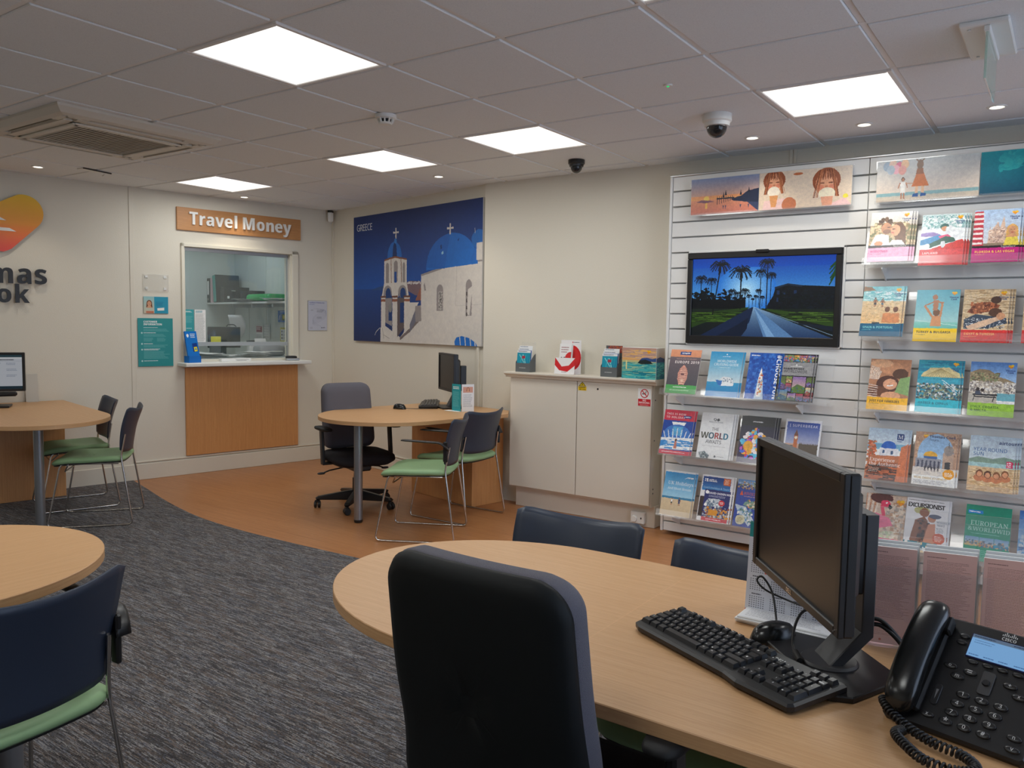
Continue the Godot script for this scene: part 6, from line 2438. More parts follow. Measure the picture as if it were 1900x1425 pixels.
func make_visitor_chair(label: String, arms: int) -> Node3D:
	## faces +z; a wire sled frame, green seat, curved plastic back; arms: 0 none, 1 the chair's left, 2 right, 3 both
	var t := thing("visitor_chair", label, "chair", Vector3.ZERO, 0.0, "green-seated visitor chairs")
	var outline := PackedVector2Array()
	for p in rrect(0.45, 0.455, 0.075, 8):
		outline.append(p)
	var warp := func(p: Vector2): return -0.012 * (1.0 - pow(p.x / 0.225, 2)) + (-0.018 * pow(maxf(0.0, p.y - 0.08) / 0.14, 2)) + 0.006 * maxf(0.0, -p.y) / 0.22
	var up := Transform3D(Basis(Vector3.RIGHT, Vector3(0, 0, 1), Vector3.UP), Vector3(0, 0.435, 0.0))
	var st := ms()
	rings(st, outline, [[0.012, 0.0], [0.0, 0.010], [0.002, 0.022], [0.016, 0.034], [0.035, 0.038], [0.035, 0.038, 0.7], [0.035, 0.037, 0.4], [0.035, 0.036, 0.08]], up, warp)
	obj("seat", st, M.seat_green, t)
	st = ms()
	rings(st, outline, [[0.03, -0.012], [0.012, -0.006], [0.012, 0.003]], up, warp)
	obj("seat_pan", st, M.black_matt, t)
	st = ms()
	sheet(st, 18, 14, back_shape, 0.011)
	obj("backrest", st, M.shell_slate, t)
	for s in [-1, 1]:
		obj("side_frame", tubem(rounded([Vector3(s * 0.195, 0.62, -0.232), Vector3(s * 0.205, 0.47, -0.205), Vector3(s * 0.235, 0.008, -0.275), Vector3(s * 0.235, 0.008, 0.245), Vector3(s * 0.205, 0.428, 0.165), Vector3(s * 0.205, 0.425, -0.19)], 0.035, 5), 0.0062, 8), M.chrome, t)
	obj("cross_bar", tubem(rounded([Vector3(-0.205, 0.418, 0.12), Vector3(-0.12, 0.36, 0.16), Vector3(0.12, 0.36, 0.16), Vector3(0.205, 0.418, 0.12)], 0.03, 4), 0.005, 8), M.chrome, t)
	for s in [-1, 1]:
		if (s == -1 and arms & 1) or (s == 1 and arms & 2):
			var ar := ms()
			sheet(ar, 4, 14, func(u, v): return Vector3(s * (0.232 + 0.028 * sin(minf(v * 3.0, 1.0) * PI / 2) + u * 0.020), 0.655 + 0.012 * v - 0.05 * pow(1.0 - minf(v * 4.0, 1.0), 2), -0.235 + 0.30 * v), 0.012)
			obj("arm_pad", ar, M.black_plastic, t)
			obj("arm_clamp", boxm(Vector3(s * 0.226, 0.595, -0.212), Vector3(0.016, 0.13, 0.03), 0.005), M.black_plastic, t)
	return t


func back_shape(u: float, v: float) -> Vector3:
	var vv := v
	var half := lerpf(0.208, 0.228, smoothstep(0.0, 0.75, vv))
	var top := 0.782 + 0.034 * pow(absf(u), 2.5) - 0.026 * pow(absf(u), 12.0)
	var bot := 0.497 - 0.010 * (1.0 - u * u)
	# rounded lower corners
	bot += 0.02 * pow(absf(u), 14.0)
	var y := lerpf(bot, top, vv)
	var z := -0.235 - 0.02 * vv - 0.055 * vv * vv + 0.058 * u * u * (0.6 + 0.4 * vv)
	return Vector3(half * u, y, z)


func make_office_chair(label: String, low: float) -> Node3D:
	## faces +z
	var t := thing("office_chair", label, "chair")
	# upholstered back: a rounded tall outline, bent
	var o := PackedVector2Array()
	for p in rrect(2.0, 0.50, 0.07, 9):
		var y: float = p.y
		var wide := lerpf(0.206, 0.196, smoothstep(-0.20, 0.15, y))
		o.append(Vector2(signf(p.x) * (wide - (1.0 - absf(p.x))), y))
	var bend := func(p: Vector2): return 0.45 * p.x * p.x - 0.14 * p.y + 0.014 * exp(-pow((p.y + 0.12) / 0.10, 2))
	var T := Transform3D(Basis(), Vector3(0, 0.755 - low, -0.235))
	var st := ms()
	rings(st, o, [[0.004, 0.0], [0.0, 0.012], [0.002, 0.045], [0.014, 0.068], [0.036, 0.080], [0.036, 0.084, 0.85], [0.036, 0.085, 0.65], [0.036, 0.085, 0.4], [0.036, 0.085, 0.1]], T, bend)
	obj("back_cushion", st, M.office_cloth, t)
	st = ms()
	rings(st, o, [[0.03, -0.026, 0.1], [0.03, -0.026, 0.4], [0.03, -0.026, 0.65], [0.03, -0.025, 0.85], [0.03, -0.024], [0.012, -0.018], [0.002, -0.004], [0.002, 0.006]], T, bend)
	obj("back_shell", st, M.office_shell, t)
	obj("back_post", tubem(rounded([Vector3(0, 0.60 - low, -0.275), Vector3(0, 0.5 - low, -0.275), Vector3(0, 0.40 - low, -0.22), Vector3(0, 0.40 - low, 0.0)], 0.06, 5), 0.024, 10), M.black_plastic, t)
	var so := PackedVector2Array()
	for p in rrect(0.49, 0.48, 0.13, 9):
		so.append(p)
	st = ms()
	rings(st, so, [[0.04, 0.0], [0.0, 0.03], [0.004, 0.055], [0.03, 0.075], [0.06, 0.08], [0.06, 0.078, 0.6], [0.06, 0.076, 0.1]], Transform3D(Basis(Vector3.RIGHT, Vector3(0, 0, 1), Vector3.UP), Vector3(0, 0.425 - low, 0.02)), func(p: Vector2): return -0.02 * pow(maxf(0.0, p.y - 0.1) / 0.14, 2))
	obj("seat", st, M.seat_cloth_dark, t)
	st = ms()
	rings(st, so, [[0.09, -0.02], [0.05, -0.012], [0.03, 0.0], [0.035, 0.01]], Transform3D(Basis(Vector3.RIGHT, Vector3(0, 0, 1), Vector3.UP), Vector3(0, 0.425 - low, 0.02)))
	obj("seat_pan", st, M.black_plastic, t)
	obj("mechanism", boxm(Vector3(0, 0.385 - low, 0.0), Vector3(0.14, 0.05, 0.24), 0.012), M.black_plastic, t)
	for s in [-1, 1]:
		var lv := tubem([Vector3(s * 0.06, 0.385 - low, -0.02), Vector3(s * 0.20, 0.36 - low, -0.05), Vector3(s * 0.24, 0.345 - low, -0.06)], 0.006, 6)
		var le := obj("lever", lv, M.black_plastic, t)
		var pd := ms()
		superq(pd, Vector3(s * 0.26, 0.34 - low, -0.062), Vector3(0.032, 0.009, 0.014), 0.8, 0.8, Basis(), 10, 6)
		obj("paddle", pd, M.stand_grey, le)
		obj("arm_post", boxm(Vector3(s * 0.275, 0.55 - low, 0.0), Vector3(0.022, 0.26, 0.05), 0.006, Basis(Vector3.RIGHT, -0.12)), M.black_plastic, t)
		obj("arm_bracket", boxm(Vector3(s * 0.20, 0.425 - low, 0.0), Vector3(0.16, 0.018, 0.05), 0.004), M.black_plastic, t)
		var ap := ms()
		superq(ap, Vector3(s * 0.275, 0.69 - low, 0.02), Vector3(0.038, 0.015, 0.125), 0.6, 0.5, Basis(), 16, 8)
		obj("arm_pad", ap, M.black_matt, t)
	obj("gas_lift", lathem([Vector2(0.0, 0.08), Vector2(0.036, 0.08), Vector2(0.034, 0.22), Vector2(0.026, 0.225), Vector2(0.024, 0.27), Vector2(0.016, 0.272), Vector2(0.016, 0.37 - low), Vector2(0, 0.37 - low)], 18), M.black_plastic, t)
	for k in 5:
		var b := Basis(Vector3.UP, TAU * k / 5 + 0.3)
		st = ms()
		prism(st, PackedVector2Array([Vector2(0.0, 0.055), Vector2(0.03, 0.05), Vector2(0.30, 0.062), Vector2(0.31, 0.075), Vector2(0.29, 0.088), Vector2(0.06, 0.125), Vector2(0.0, 0.13)]), -0.020, 0.020, Transform3D(b, Vector3.ZERO), 0.006)
		var arm := obj("base_arm", st, M.black_plastic, t)
		var cs := ms()
		var cp := b * Vector3(0.295, 0, 0)
		for q in [-0.014, 0.014]:
			lathe(cs, [Vector2(0.0, -0.010), Vector2(0.022, -0.010), Vector2(0.026, -0.006), Vector2(0.026, 0.006), Vector2(0.022, 0.010), Vector2(0.0, 0.010)], 14, Transform3D(b * Basis(Vector3.UP, 0.7 * k) * Basis(Vector3.RIGHT, PI / 2), cp + Vector3(0, 0.026, 0) + b * Basis(Vector3.UP, 0.7 * k) * Vector3(0, 0, q)))
		box(cs, cp + Vector3(0, 0.050, 0), Vector3(0.03, 0.02, 0.04), 0.006, b * Basis(Vector3.UP, 0.7 * k))
		obj("caster", cs, M.black_plastic, arm)
	return t


func facing(t: Node3D, x: float, z: float, fx: float, fz: float, y := 0.0) -> void:
	t.position = Vector3(x, y, z)
	t.rotation.y = atan2(fx, fz)


func chairs() -> void:
	var a1 := make_visitor_chair("armless green visitor chair pulled out from the heart emblem desk", 0)
	facing(a1, -3.03, -0.84, -0.63, 0.78, 0.004)
	var a2 := dup(a1, Vector3.ZERO, 0, "armless green visitor chair tucked in nearest the back wall")
	facing(a2, -3.60, -0.97, -0.30, 0.95, 0.004)
	var b1 := make_visitor_chair("green visitor chair with armrests pulled out from the church poster desk", 3)
	facing(b1, -1.01, -1.965, -0.88, 0.47)
	var b2 := dup(b1, Vector3.ZERO, 0, "green visitor chair with armrests between desk and cream cabinet")
	facing(b2, -1.165, -2.53, -1.0, 0.02)
	var e1 := dup(b1, Vector3.ZERO, 0, "green visitor chair behind the phone desk, by its rounded end")
	facing(e1, 1.245, 0.065, 0.04, 1.0, 0.004)
	var e2 := dup(b1, Vector3.ZERO, 0, "green visitor chair behind the phone desk and the monitor")
	facing(e2, 1.80, 0.12, -0.05, 1.0, 0.004)
	var c1 := dup(b1, Vector3.ZERO, 0, "green visitor chair with armrests at the desk in the middle of the carpet")
	facing(c1, 0.35, 1.185, -1.0, 0.06, 0.004)
	var ob := make_office_chair("black and grey swivel chair under the church poster", 0.075)
	facing(ob, -1.93, -2.27, 0.93, 0.36)
	var od := make_office_chair("black-backed swivel chair at the phone desk", 0.0)
	facing(od, 1.685, 0.690, 0.0, -1.0, 0.004)


# ---------------------------------------------------------------- on the desk with the phone

const TOP := 0.734

func make_monitor(label: String, at: Vector3, turn: float, w: float, h: float, bottom: float, thick: float, screen: Material) -> Node3D:
	## the screen faces +z; at is the foot on the desk below the middle of the panel
	var t := thing("computer_monitor", label, "monitor", at, turn)
	var st := ms()
	var y := bottom + h / 2
	box(st, Vector3(0, y, -thick / 2 - 0.002), Vector3(w, h, thick), 0.004)
	obj("case", st, M.black_plastic, t)
	st = ms()
	for s in [-1, 1]:
		box(st, Vector3(s * (w / 2 - 0.009), y, 0.001), Vector3(0.018, h, 0.012), 0.002)
		box(st, Vector3(0, y + s * (h / 2 - 0.009), 0.001), Vector3(w - 0.036, 0.018, 0.012), 0.002)
	obj("bezel", st, M.black_plastic, t)
	put(obj("screen", picture(w - 0.03, h - 0.03), screen, t), Vector3(0, y, 0.001))
	obj("back_box", boxm(Vector3(0, y, -thick - 0.022), Vector3(w * 0.7, h * 0.72, 0.04), 0.012), M.black_plastic, t)
	return t


func desk_with_phone() -> void:
	# monitor: panel turned to the chair
	var mt := atan2(-0.802, 0.597)
	var mon := make_monitor("black monitor standing beside the phone, its back to the brochures", Vector3(2.066, TOP, 0.392), mt, 0.446, 0.287, 0.146, 0.022, M.screen_off)
	obj("logo", lettering("DELL", 0.026, 0.0008, bold), M.chrome, mon).position = Vector3(0, 0.155, 0.0075)
	put(obj("power_light", boxm(Vector3.ZERO, Vector3(0.004, 0.004, 0.002)), M.chrome, mon), Vector3(0.208, 0.155, 0.0075))
	var st := ms()
	# stand: slanting lower neck and upright spine, one bent bar
	prism(st, PackedVector2Array([Vector2(-0.060, 0.012), Vector2(-0.125, 0.085), Vector2(-0.125, 0.318), Vector2(-0.150, 0.318), Vector2(-0.150, 0.075), Vector2(-0.088, 0.012)]), -0.038, 0.038, Transform3D(Basis(Vector3(0, 0, 1), Vector3.UP, Vector3(-1, 0, 0)), Vector3.ZERO), 0.002)
	obj("neck", st, M.stand_grey, mon)
	obj("neck_slide", boxm(Vector3(0, 0.24, -0.115), Vector3(0.07, 0.16, 0.025), 0.003), M.black_plastic, mon)
	obj("mount", boxm(Vector3(0, 0.29, -0.085), Vector3(0.10, 0.10, 0.05), 0.006), M.black_plastic, mon)
	obj("swivel_disc", lathem([Vector2(0.0, 0.018), Vector2(0.052, 0.018), Vector2(0.056, 0.014), Vector2(0.056, 0.010)], 28, Transform3D(Basis(), Vector3(0, 0, -0.080))), M.stand_grey, mon)
	var bp := ms()
	prism(bp, PackedVector2Array([Vector2(-0.15, 0.075), Vector2(0.15, 0.075), Vector2(0.165, 0.035), Vector2(0.10, -0.105), Vector2(-0.10, -0.105), Vector2(-0.165, 0.035)]), 0.0, 0.012, Transform3D(Basis(Vector3.RIGHT, Vector3(0, 0, 1), Vector3.UP), Vector3(0, 0, -0.075)), 0.002)
	var base := obj("base_plate", bp, M.black_plastic, mon)
	base.rotation.y = 0.1

	keyboard("black full-size keyboard at the phone desk", Vector3(1.958, TOP, 0.44), -0.452)
	mouse("round black mouse behind the full-size keyboard", Vector3(1.998, TOP, 0.277), 2.4)
	# cables
	var cab := thing("mouse_cable", "thin black cable looping over the calendar", "cable", Vector3.ZERO)
	obj("cord", tubem(spline([Vector3(1.990, TOP + 0.02, 0.235), Vector3(1.985, TOP + 0.03, 0.215), Vector3(1.965, TOP + 0.075, 0.185), Vector3(1.940, TOP + 0.105, 0.180), Vector3(1.930, TOP + 0.095, 0.185), Vector3(1.950, TOP + 0.075, 0.180), Vector3(2.0, TOP + 0.060, 0.175), Vector3(2.06, TOP + 0.058, 0.20), Vector3(2.12, TOP + 0.05, 0.24)], 8), 0.0024, 6), M.black_plastic, cab)
	var cb2 := thing("keyboard_cable", "black keyboard cable with a thick plug boot", "cable", Vector3.ZERO)
	obj("cord", tubem(spline([Vector3(2.075, TOP + 0.016, 0.375), Vector3(2.06, TOP + 0.03, 0.35), Vector3(2.055, TOP + 0.06, 0.32), Vector3(2.065, TOP + 0.085, 0.29), Vector3(2.10, TOP + 0.09, 0.26)], 8), 0.0030, 6), M.black_plastic, cb2)
	obj("boot", tubem([Vector3(2.087, TOP + 0.018, 0.395), Vector3(2.070, TOP + 0.022, 0.366)], 0.0065, 10), M.black_matt, cb2)
	var cb3 := thing("monitor_cables", "pair of black cables running from the monitor to the phone", "cable", Vector3.ZERO)
	for k in 2:
		obj("cord", tubem(spline([Vector3(2.19, TOP + 0.085 + 0.012 * k, 0.29), Vector3(2.215, TOP + 0.085 + 0.01 * k, 0.285), Vector3(2.25, TOP + 0.06, 0.29 - 0.008 * k), Vector3(2.28, TOP + 0.02, 0.30 - 0.01 * k), Vector3(2.33, TOP + 0.006, 0.29 - 0.012 * k)], 8), 0.0045, 8), M.black_plastic, cb3)

	# calendar easel with a pad of papers in front
	var cal := thing("desk_calendar", "standing desk calendar with a teal heading and red stripe", "calendar", Vector3(1.995, TOP, 0.142), 0.0)
	var c := Canvas.new(420, 450, col(222, 224, 232), 71)
	c.rect(0, 0, 420, 76, col(36, 146, 146))
	c.t("C", 30, 60, 50, Color.WHITE, bold)
	for q in 4:
		for p in 4:
			var x := 18 + p * 100
			var y := 92 + q * 84
			c.words(x + 10, y, 50, 1, 6, col(70, 70, 80), 5)
			for rr in 6:
				for cc in 7:
					c.rect(x + cc * 11, y + 14 + rr * 10, 5, 4, col(90, 92, 104))
	c.ell(90, 240, 6, 6, col(214, 90, 80))
	c.rect(0, 424, 420, 26, col(206, 40, 80))
	var pg := obj("page", picture(0.205, 0.22), printed(c.im, 0.5), cal)
	put(pg, Vector3(0, 0.110, 0.0), Vector3(-0.10, 0, 0))
	put(obj("rear_board", boxm(Vector3.ZERO, Vector3(0.205, 0.22, 0.003)), M.paper, cal), Vector3(0, 0.110, -0.034), Vector3(0.2, 0, 0))
	var pad := thing("paper_pad", "stack of printed forms in front of the calendar", "papers", Vector3(2.0, TOP, 0.185), -0.02)
	for k in 4:
		var c2 := Canvas.new(210, 80, col(230, 230, 232), 80 + k)
		c2.words(10, 10, 190, 6, 10, col(170, 170, 176), 3)
		var sh := obj("form", boxm(Vector3.ZERO, Vector3(0.21, 0.0035, 0.075)), M.paper, pad)
		sh.position = Vector3(0.004 * (k % 2), 0.003 + 0.004 * k, 0.003 * (k % 3))
		sh.rotation.y = 0.02 * k - 0.03
		put(obj("print", picture(0.205, 0.07), printed(c2.im, 0.7), sh), Vector3(0, 0.0024, 0), Vector3(-PI / 2, 0, 0))

	# clear leaflet rack with rows of dusky pink leaflets
	var lr := thing("leaflet_rack", "clear acrylic leaflet rack with five pockets behind the phone", "leaflet holder", Vector3(2.152, TOP, 0.152), 0.21)
	obj("back_sheet", boxm(Vector3(0.27, 0.147, -0.03), Vector3(0.56, 0.29, 0.003)), M.acrylic, lr)
	obj("base", boxm(Vector3(0.27, 0.002, 0.0), Vector3(0.56, 0.003, 0.06)), M.acrylic, lr)
	obj("front_sheet", boxm(Vector3(0.27, 0.09, 0.028), Vector3(0.56, 0.175, 0.003)), M.acrylic, lr)
	obj("top_rail", boxm(Vector3(0.27, 0.252, -0.026), Vector3(0.56, 0.04, 0.003)), M.acrylic, lr)
	for k in 6:
		obj("divider", boxm(Vector3(-0.006 + 0.110 * k, 0.10, 0.0), Vector3(0.002, 0.20, 0.056)), M.acrylic, lr)
	var lc := Canvas.new(198, 420, col(232, 188, 176), 90)
	lc.words(14, 20, 90, 1, 6, col(140, 94, 86), 3)
	lc.words(14, 36, 168, 44, 6.2, col(170, 122, 112), 2)
	lc.words(14, 356, 150, 5, 6.2, col(170, 122, 112), 2)
	lc.ell(70, 404, 5, 5, col(190, 80, 60))
	var lm := printed(lc.im, 0.6)
	for k in 5:
		for n in 3:
			var lt := thing("leaflet", "dusky pink leaflet of small print facing out of the clear rack" if n == 0 else "white leaflet edge standing behind a dusky pink leaflet", "leaflet", lr.to_global(Vector3(0.050 + 0.110 * k + 0.003 * n, 0.006 + 0.005 * n, 0.019 - 0.010 * n)), 0.21, "leaflets in the clear rack" if n == 0 else "leaflets behind in the clear rack")
			obj("sheets", boxm(Vector3(0, 0.105, -0.003), Vector3(0.098, 0.21, 0.005), 0.0004), M.paper, lt)
			if n == 0:
				put(obj("front", picture(0.098, 0.21), lm, lt), Vector3(0, 0.105, 0.0008))
	phone()


func keyboard(label: String, at: Vector3, turn: float, small := false) -> void:
	var t := thing("keyboard", label, "keyboard", at, turn)
	t.rotation.x = 0.0
	var sl := 0.055                                                     # the slope from back to front
	var slope := Basis(Vector3.RIGHT, sl)
	var o := PackedVector2Array([Vector2(-0.222, -0.078), Vector2(0.222, -0.078), Vector2(0.225, -0.074), Vector2(0.225, 0.062), Vector2(0.218, 0.074), Vector2(0.10, 0.082), Vector2(0.06, 0.074), Vector2(-0.20, 0.074), Vector2(-0.222, 0.064), Vector2(-0.225, 0.05), Vector2(-0.225, -0.074)])
	var st := ms()
	var up := Transform3D(slope * Basis(Vector3.RIGHT, Vector3(0, 0, 1), Vector3.UP), Vector3(0, 0.006, 0))
	rings(st, o, [[0.006, 0.0], [0.0, 0.004], [0.0, 0.013], [0.005, 0.017]], up, null, true)
	obj("body", st, M.black_plastic, t)
	for s in [-1, 1]:
		obj("foot", boxm(Vector3(s * 0.19, 0.006, -0.066), Vector3(0.03, 0.012, 0.012), 0.002), M.black_plastic, t)
	if small:
		obj("key_field", boxm(up.origin + slope * Vector3(0, 0.020, -0.002), Vector3(0.43, 0.008, 0.12), 0.002, slope), M.key_black, t)
		for r in 5:
			for q in 18:
				obj("key", boxm(up.origin + slope * Vector3(-0.20 + q * 0.0235, 0.026, -0.052 + r * 0.023), Vector3(0.019, 0.006, 0.018), 0.002, slope), M.key_black, t)
		return
	if true:
		var lg := obj("logo", lettering("DELL", 0.026, 0.0006, bold), M.ink_white, t)
		lg.transform = Transform3D(slope * Basis(Vector3.RIGHT, -PI / 2), up.origin + slope * Vector3(0.09, 0.0176, -0.050))
	# rows of keys: [width in units, legend]; "-" is a gap
	var rows := [
		["Esc", "-1", "F1", "F2", "F3", "F4", "-.5", "F5", "F6", "F7", "F8", "-.5", "F9", "F10", "F11", "F12"],
		["`", "1", "2", "3", "4", "5", "6", "7", "8", "9", "0", "-_", "=", "2:←"],
		["1.5:Tab", "Q", "W", "E", "R", "T", "Y", "U", "I", "O", "P", "[", "]", "1.5:Ent"],
		["1.75:Caps", "A", "S", "D", "F", "G", "H", "J", "K", "L", ";", "'", "#", "1.25:↵"],
		["1.25:Sh", "\\", "Z", "X", "C", "V", "B", "N", "M", ",", ".", "/", "2.75:Shift"],
		["1.5:Ctrl", "1.25:Win", "1.25:Alt", "5.5: ", "1.25:Gr", "1.25:Fn", "1.25:Mn", "1.75:Ctrl"],
	]
	var zs := [-0.056, -0.031, -0.012, 0.007, 0.026, 0.045]
	var keys := {}
	for r in 6:
		var x := -0.216
		for k in rows[r]:
			if (k.begins_with("-.") or k == "-1") and r == 0:
				x += 0.0190 * absf(float(k))
				continue
			var w := 1.0
			var txt: String = k
			if ":" in k and k.length() > 1:
				w = float(k.get_slice(":", 0))
				txt = k.get_slice(":", 1)
			key(t, up.origin, slope, Vector2(x + w * 0.0095, zs[r]), w, txt, keys, r == 5)
			x += w * 0.0190
	for q in 3:
		for r in 2:
			key(t, up.origin, slope, Vector2(0.088 + q * 0.019, -0.031 + r * 0.019), 1.0, "*", keys)
		key(t, up.origin, slope, Vector2(0.088 + q * 0.019, 0.045), 1.0, ["<", "v", ">"][q], keys)
	key(t, up.origin, slope, Vector2(0.107, 0.026), 1.0, "^", keys)
	var np := [["7", "8", "9", "+"], ["4", "5", "6", ""], ["1", "2", "3", "E"]]
	for q in 4:
		key(t, up.origin, slope, Vector2(0.150 + q * 0.019, -0.031), 1.0, ["N", "/", "*", "-"][q], keys)
	for q in 3:
		key(t, up.origin, slope, Vector2(0.169 + q * 0.019, -0.056), 1.0, "F", keys)
	for r in 3:
		for q in 3:
			key(t, up.origin, slope, Vector2(0.150 + q * 0.019, -0.012 + r * 0.019), 1.0, np[r][q], keys)
	key(t, up.origin, slope, Vector2(0.1595, 0.045), 2.0, "0", keys)
	key(t, up.origin, slope, Vector2(0.188, 0.045), 1.0, ".", keys)
	key(t, up.origin, slope, Vector2(0.207, -0.0025), 1.0, "+", keys, false, 2.0)
	key(t, up.origin, slope, Vector2(0.207, 0.0355), 1.0, "E", keys, false, 2.0)


func key(t: Node3D, o: Vector3, slope: Basis, p: Vector2, w: float, txt: String, keys: Dictionary, low := false, deep := 1.0) -> void:
	var id := "%s_%s" % [w, deep]
	if not keys.has(id):
		var st := ms()
		var wx := w * 0.0190 - 0.0012
		var wz := deep * 0.0190 - 0.0012
		var a := 0.0028
		# a tapering cap
		var b0 := [Vector3(-wx / 2, 0, -wz / 2), Vector3(wx / 2, 0, -wz / 2), Vector3(wx / 2, 0, wz / 2), Vector3(-wx / 2, 0, wz / 2)]
		var b1 := [Vector3(-wx / 2 + a, 0.0085, -wz / 2 + 0.0014), Vector3(wx / 2 - a, 0.0085, -wz / 2 + 0.0014), Vector3(wx / 2 - a, 0.0078, wz / 2 - 0.0038), Vector3(-wx / 2 + a, 0.0078, wz / 2 - 0.0038)]
		var b2 := []
		for q in b1:
			b2.append(q * Vector3(0.93, 1, 0.93) + Vector3(0, 0.0006, 0))
		for i in 4:
			var j := (i + 1) % 4
			face(st, [b0[i], b0[j], b1[j], b1[i]], (b0[i] + b0[j]) / 2)
			face(st, [b1[i], b1[j], b2[j], b2[i]], Vector3.UP)
		face(st, b2, Vector3.UP)
		keys[id] = done(st)
	var k := obj("key", keys[id], M.key_black, t)
	k.transform = Transform3D(slope, o + slope * Vector3(p.x, 0.0165, p.y))
	if txt.strip_edges() and txt.length() <= 2:
		var lk := "t" + txt
		if not keys.has(lk):
			keys[lk] = lettering(txt, 0, 0.0003, sans, 0.0032)
		var l := obj("legend", keys[lk], M.ink_white, k)
		l.transform = Transform3D(Basis(Vector3.RIGHT, -PI / 2 + 0.05), Vector3(-0.0024, 0.0090, -0.0026))


func mouse(label: String, at: Vector3, turn: float) -> void:
	var t := thing("computer_mouse", label, "mouse", at, turn)
	var o := PackedVector2Array()
	for k in 32:
		var a := TAU * k / 32
		o.append(Vector2((0.031 - 0.003 * sin(a)) * cos(a), 0.054 * sin(a)))
	var st := ms()
	rings(st, o, [[0.003, 0.0], [0.0, 0.004], [0.0, 0.012], [0.003, 0.022], [0.008, 0.033], [0.014, 0.038], [0.014, 0.041, 0.6], [0.014, 0.042, 0.1]], Transform3D(Basis(Vector3.RIGHT, Vector3(0, 0, 1), Vector3.UP), Vector3.ZERO), func(p: Vector2): return -0.10 * absf(p.y - 0.012) * absf(p.y - 0.012) / 0.03)
	obj("shell", st, M.handset_black, t)
	obj("wheel", lathem([Vector2(0.0, -0.003), Vector2(0.008, -0.003), Vector2(0.009, 0.0), Vector2(0.008, 0.003), Vector2(0.0, 0.003)], 14, Transform3D(Basis(Vector3.FORWARD, PI / 2), Vector3(0, 0.029, -0.030))), M.stand_grey, t)


